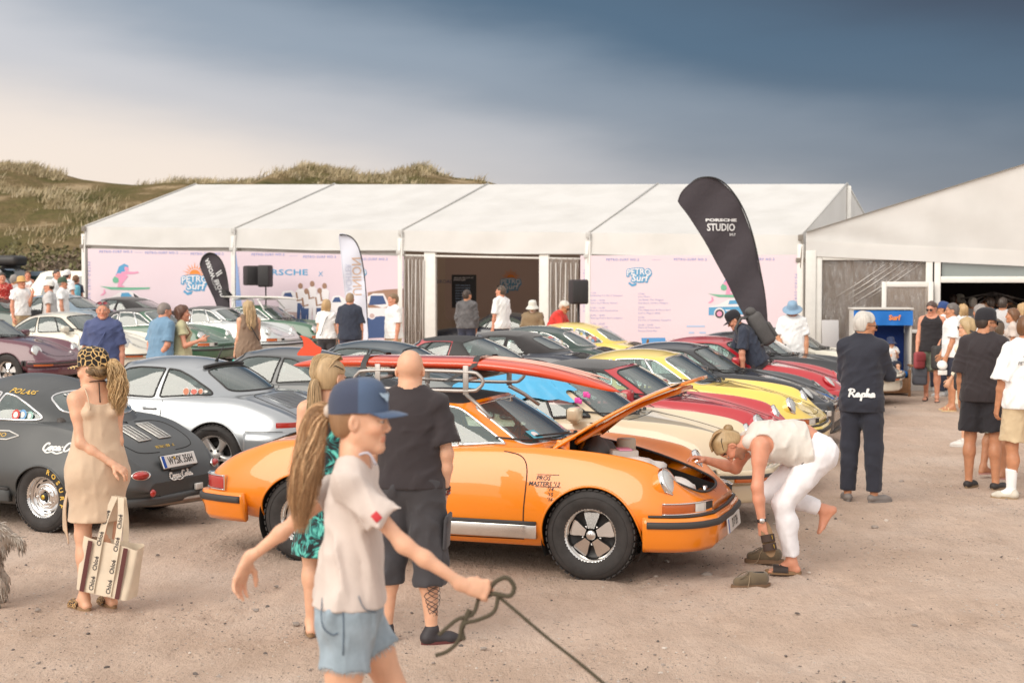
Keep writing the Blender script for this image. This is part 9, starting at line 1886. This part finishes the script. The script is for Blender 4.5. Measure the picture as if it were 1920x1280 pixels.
# --- visitors by the long tent and on the left
def mid_field():
	P_ = person
	P_('man in white shirt with sunglasses on his head at the door of the long tent',X_(940,31.2),31.2,140,'lo','visitors at the door of the long tent','red',('short',(.10,.07,.05)),('shirt',white_t,dict(sleeve=.9,hem=-.06,wide=1.04)),('trousers',navy_t),H=1.86,z=.18,glasses=(.11,.03),head=(20,-4,0))
	P_('man in washed grey sweater with his back turned inside the tent door',X_(875,31.6),31.6,76,'lo','visitors at the door of the long tent','tan',('short',DARK),('longsleeve',grey_kn,dict(sleeve=1.9,hem=-.03,wide=1.06)),('trousers',dark_j),H=1.79,z=.15,head=(-30,0,0),arms=(((0,.2,-1),(.3,-.1,-.9)),((0,-.2,-1),(.3,.1,-.9))))
	P_('bearded old man in a pale bucket hat and olive T-shirt',X_(999,29.8),29.8,-104,'lo','visitors at the door of the long tent','tan',('short',WHITE),('tee',olive_t,dict(sleeve=.85,wide=1.06)),('trousers',khaki),hat=('bucket',[hatwhite]),beard=(.62,.60,.57),H=1.72,belly=.8,head=(0,14,0),arms=(((.1,.16,-1),(.7,-.5,-.4)),((.1,-.16,-1),(.7,.5,-.4))))
	P_('white haired man in a red polo shirt leaning forward beside the yellow car',X_(1034,29.0),29.0,-20,'lo','visitors at the door of the long tent','tan',('short',WHITE),('tee',red_s,dict(sleeve=.9,collar=1,wide=1.08)),('trousers',khaki),H=1.80,g=1.1,lean=R(26),glasses=True,head=(-6,26,0),arms=(((.4,.2,-.9),(.5,0,-.8)),((.4,-.2,-.9),(.5,0,-.8))))
	a = P_('short haired blonde woman in white T-shirt with a thin bag strap, seen from behind',X_(612,29.0),29.0,92,'lo','visitors in front of the photo banner','fair',('bob',BLOND),('tee',white_t,dict(hem=-.02,sleeve=.6)),('trousers',charcoal),H=1.68,sex='f',head=(-14,0,0))
	s = a['sk']; b = MB(); b.tube([tuple(s.sj[1]+np.array([-.02,.05,.075])),tuple(s.Ch-s.F*.135),tuple(s.P-s.F*.16+np.array([0,.10,.05])),tuple(s.P+np.array([-.02,.20,0]))],.008,4); b.build('bag_strap',a['root'],[CM['blk']])
	P_('broad man in navy T-shirt and jeans, seen from behind by the white flag',X_(656,28.5),28.5,86,'lo','visitors in front of the photo banner','red',('crop',(.35,.24,.15)),('tee',navy_t,dict(hem=-.06,wide=1.06,sleeve=.9)),('trousers',dark_j),H=1.85,g=1.14,head=(-6,0,0))
	P_('man in plain white T-shirt and khaki trousers beside the tent curtain, facing left',X_(738,29.0),29.0,-150,'lo','visitors in front of the photo banner','red',('short',(.22,.14,.08)),('tee',white_t,dict(hem=-.05,wide=1.08,sleeve=.85)),('trousers',khaki),H=1.84,g=1.1,belly=.9)
	pm = P_('man in a blue polo shirt with red sunglasses pushed up on his head',X_(193,19.4),19.4,-84,'mid',None,'red',('crop',(.30,.28,.26)),('tee',polo_b,dict(hem=-.04,sleeve=.85,collar=1,wide=1.05,amp=.006)),('trousers',dark_j),glasses=(.085,.02,mat('red_lens_glasses',(.30,.05,.07),.15),-8),H=1.88,g=1.14,belly=.8,arms=(((.0,.2,-1),(.15,.03,-1)),((.0,-.2,-1),(.15,-.03,-1))),head=(6,0,0))
	s = pm['sk']; b = MB(); b.tube(smooth_path([tuple(s.sj[0]+np.array([.0,-.05,.075])),tuple(s.Ch+s.F*.165+s.Lt*.05),tuple(s.P+s.F*.19+np.array([.03,-.10,.12])),tuple(s.P+np.array([.05,-.2,.06]))],5),.012,4); b.build('bag_strap',pm['root'],[polo_b])
	P_('grey haired man in light blue T-shirt with hands clasped behind his back',X_(300,21.2),21.2,52,'mid',None,'red',('crop',(.24,.20,.18)),('tee',sky_t,dict(hem=-.04,sleeve=.85,wide=1.06,amp=.006)),('trousers',dark_j),H=1.82,g=1.08,lean=.10,head=(-16,10,0),arms=(((-.25,.12,-1),(-.35,-.45,-.85)),((-.25,-.12,-1),(-.35,.5,-.85))))
	wq = P_('woman with brown hair and sage top pointing to the right',X_(340,21.4),21.4,8,'mid',None,'red',('long',(.12,.055,.035)),('tee',sage,dict(hem=-.03,sleeve=.45,amp=.006)),('trousers',khaki),H=1.77,sex='f',g=1.08,head=(4,0,0),arms=(((-.05,.16,-1),(.15,.05,-1)),((.22,-.28,-.93),(.90,-.22,.33))),hands=('relax','point'),hdirs=(None,(.95,-.2,.2)))
	s = wq['sk']; b = MB(); b.tube([tuple(s.sj[1]+np.array([.03,.05,.07])),tuple(s.Ch+s.F*.13-s.Lt*.10),tuple(s.Ch+s.F*.05-s.Lt*.19-s.U*.12)],.016,4); b.build('bag_strap',wq['root'],[mat('tan_strap',(.22,.10,.06),.7)])
	bd = P_('blonde woman in a long brown dress with her back turned, holding a green bottle',X_(466,23.6),23.6,112,'mid',None,'fair',('long',(.46,.33,.18)),('dress',brown_d,dict(hemz=.35,hemr=.27,off=.014,scoop=.08,back=.05,strap=.09,strapr=.05,amp=.007)),shoes=('sandal',(.1,.06,.04)),H=1.79,sex='f',g=1.02,head=(10,4,0),arms=(((.10,.12,-1),(.40,.10,-.88)),((.1,-.12,-1),(.5,.3,-.7))),hands=('grip','relax'))
	s = bd['sk']; strands([s.hd(-.07,0,.05),s.hd(-.10,0,-.04),s.hd(-.105,0,-.16),s.hd(-.115,0,-.28),s.hd(-.12,0,-.36)],[.07,.085,.085,.075,.03],220,44,(.58,.41,.23),'long_hair',bd['root'],bd['hairm'],r=.006,wave=.01,flat=1,flatu=.4)
	b = MB(); b.tube(smooth_path([tuple(s.sj[0]+np.array([.0,-.05,.06])),tuple(s.Ch-s.F*.13+s.Lt*.0),tuple(s.P-s.F*.16+np.array([0,-.14,.14]))],4),.012,4); b.build('bag_strap',bd['root'],[CM['blk']])
	g = Matrix.Translation(bd['root'].location) @ bd['root'].rotation_euler.to_matrix().to_4x4() @ Vector(s.grip[0]); rt = empty('drink_bottle',g-Vector((0,.02,.26))); tag(rt,'turquoise and yellow drink bottle held by the woman in the brown dress','bottle'); b = MB(); b.lathe([(0,0),(.05,0),(.052,.08)],18,m=1); b.lathe([(.052,.08),(.052,.20),(.040,.22)],18,m=0); b.build('bottle_body',rt,[mat('bottle_teal',(.05,.52,.46),.35),mat('bottle_lime',(.42,.62,.10),.35)]); b = MB(); b.lathe([(.041,.22),(.041,.255),(0,.256)],18); b.tube([(.036,0,.25),(.02,0,.29),(-.02,0,.29),(-.036,0,.25)],.006,5); b.build('lid',rt,[CM['blk']])
	far = [('man in red printed shirt at the left edge',4,33.0,-60,DARK,None,red_print,khaki,1.86,'m'),('man in straw hat and white shirt raising his hand at far left',40,32.0,-40,GREY,('fedora',[straw]),white_t,khaki,1.86,'m'),('grey haired visitor right behind the man in the straw hat',27,33.6,80,GREY,None,grey_t,khaki,1.80,'m'),('woman in white vest standing farthest back at far left',53,43.0,-70,BROWN,None,white_t,dark_j,1.72,'f'),('man in white cap and grey T-shirt with a crossbody strap',94,31.6,190,DARK,('cap',[capwhite,capwhite]),grey_t,khaki,1.86,'m'),('dark haired man in pale T-shirt behind the man in the white cap',107,36.5,-40,DARK,None,white_t,dark_j,1.90,'m'),('man in green cap and white T-shirt looking down',117,33.6,10,GREY,('cap',[capgreen,capgreen]),white_t,khaki,1.84,'m'),('man in white cap beside the person with the turquoise bag',126,37.5,60,DARK,('cap',[capwhite,capwhite]),white_t,dark_j,1.86,'m'),('dark haired person carrying a turquoise bag on the back',143,38.5,80,BROWN,None,navy_t,dark_j,1.72,'f')]
	for i,(lab,u,Y,yaw,hc,hat,tm,bmm,H,sx) in enumerate(far):
		q = P_(lab,X_(u,Y),Y,yaw,'lo','group of visitors at far left','red',('short' if sx == 'm' else 'bun',hc),('tee' if i != 3 else 'vest',tm,dict(wide=1.05)),('trousers',bmm),hat=hat,H=H,sex=sx,z=ground_z(X_(u,Y),Y)+sm((Y-40)/8)*.35,arms=(((.3,-.1,-.9),(.5,.0,.9)),((0,-.2,-1),(.2,0,-1))) if i == 1 else None)
		if i == 4: s = q['sk']; b = MB(); b.tube([tuple(s.sj[1]+np.array([.0,.05,.08])),tuple(s.Ch+s.F*.15),tuple(s.P+s.F*.16+np.array([0,.16,.1]))],.018,4); b.build('bag_strap',q['root'],[CM['blk']])
		if i == 8: p = q['root'].location; rt = empty('rucksack',(p.x,p.y-.24,p.z+1.22)); tag(rt,'turquoise rucksack on the back of the dark haired person at far left','rucksack'); b = MB(); b.bbox((0,0,0),(.36,.2,.46),.07,seg=3); b.build('bag_body',rt,[mat('turquoise_nylon',(.16,.46,.58),.7)]); b = MB(); b.bbox((0,-.10,-.06),(.26,.05,.2),.02); b.build('front_pocket',rt,[MATS['turquoise_nylon']])
mid_field()
# --- pale shaggy dog entering at the left edge
def dog():
	x,y = X_(-92,9.3),9.3; rt = empty('dog',(x,y,ground_z(x,y)),R(188)); tag(rt,'pale shaggy dog entering at the left edge','dog'); pr = [Pr((.28,0,.44),(-.22,0,.44),.135,.12,k=.05),Pr((.30,0,.42),(.36,0,.50),.13,.11,k=.05),Pr((.38,0,.52),(.52,0,.68),.085,.075,k=.04),Pr((.54,0,.72),(.62,0,.70),.085,.06,k=.03),Pr((.62,0,.69),(.74,0,.66),.045,.035,k=.03)]
	for s in (1,-1): pr += [Pr((-.22,s*.07,.42),(-.20,s*.09,.28),.10,.065,k=.04),Pr((-.20,s*.09,.28),(-.29,s*.09,.15),.055,.036,k=.03),Pr((-.29,s*.09,.15),(-.26,s*.09,.03),.036,.032,k=.02),Pr((-.26,s*.09,.025),(-.21,s*.09,.022),.032,.028,k=.02),Pr((.28,s*.08,.40),(.27,s*.08,.2),.07,.045,k=.03),Pr((.27,s*.08,.2),(.28,s*.08,.03),.04,.033,k=.02),Pr((.28,s*.08,.025),(.34,s*.08,.022),.033,.028,k=.02),Pr((.56,s*.08,.74),(.54,s*.11,.62),.035,.03,k=.02)]
	pr.append(Pr((-.30,0,.48),(-.42,0,.40),.035,.03,k=.03)); v,f = skin_mesh(pr,.012,folds(.006,3,1.4)); b = mesh('body',v,f); set_tint(b,np.tile((.48,.42,.36),(len(v),1))); fm = mat('dog_fur',(.48,.42,.36),.9,attr='tint',bump=.5,bscale=60); bo = link('body',b,rt,[fm]); rg = np.random.default_rng(4); B2 = MB(); cols = []; idx = rg.choice(len(v),2600)
	cen = np.array([0,0,.42])
	for i in idx:
		p = v[i]; d = nv(np.array([-.35,0,-.75])+nv(p-np.array([p[0],0,.42]))*.65+rg.normal(size=3)*.18); L = rg.uniform(.025,.05); vv,ff = tube_geo([p,p+d*L*.5,p+d*L+np.array([0,0,-.012])],[.006,.0045,.001],3,False,False); B2.add(vv,ff); cols += [np.array((.50,.44,.38))*rg.uniform(.7,1.25)]*len(vv)
	me = B2.me('fur'); set_tint(me,np.array(cols)); link('fur',me,rt,[fm])
dog()
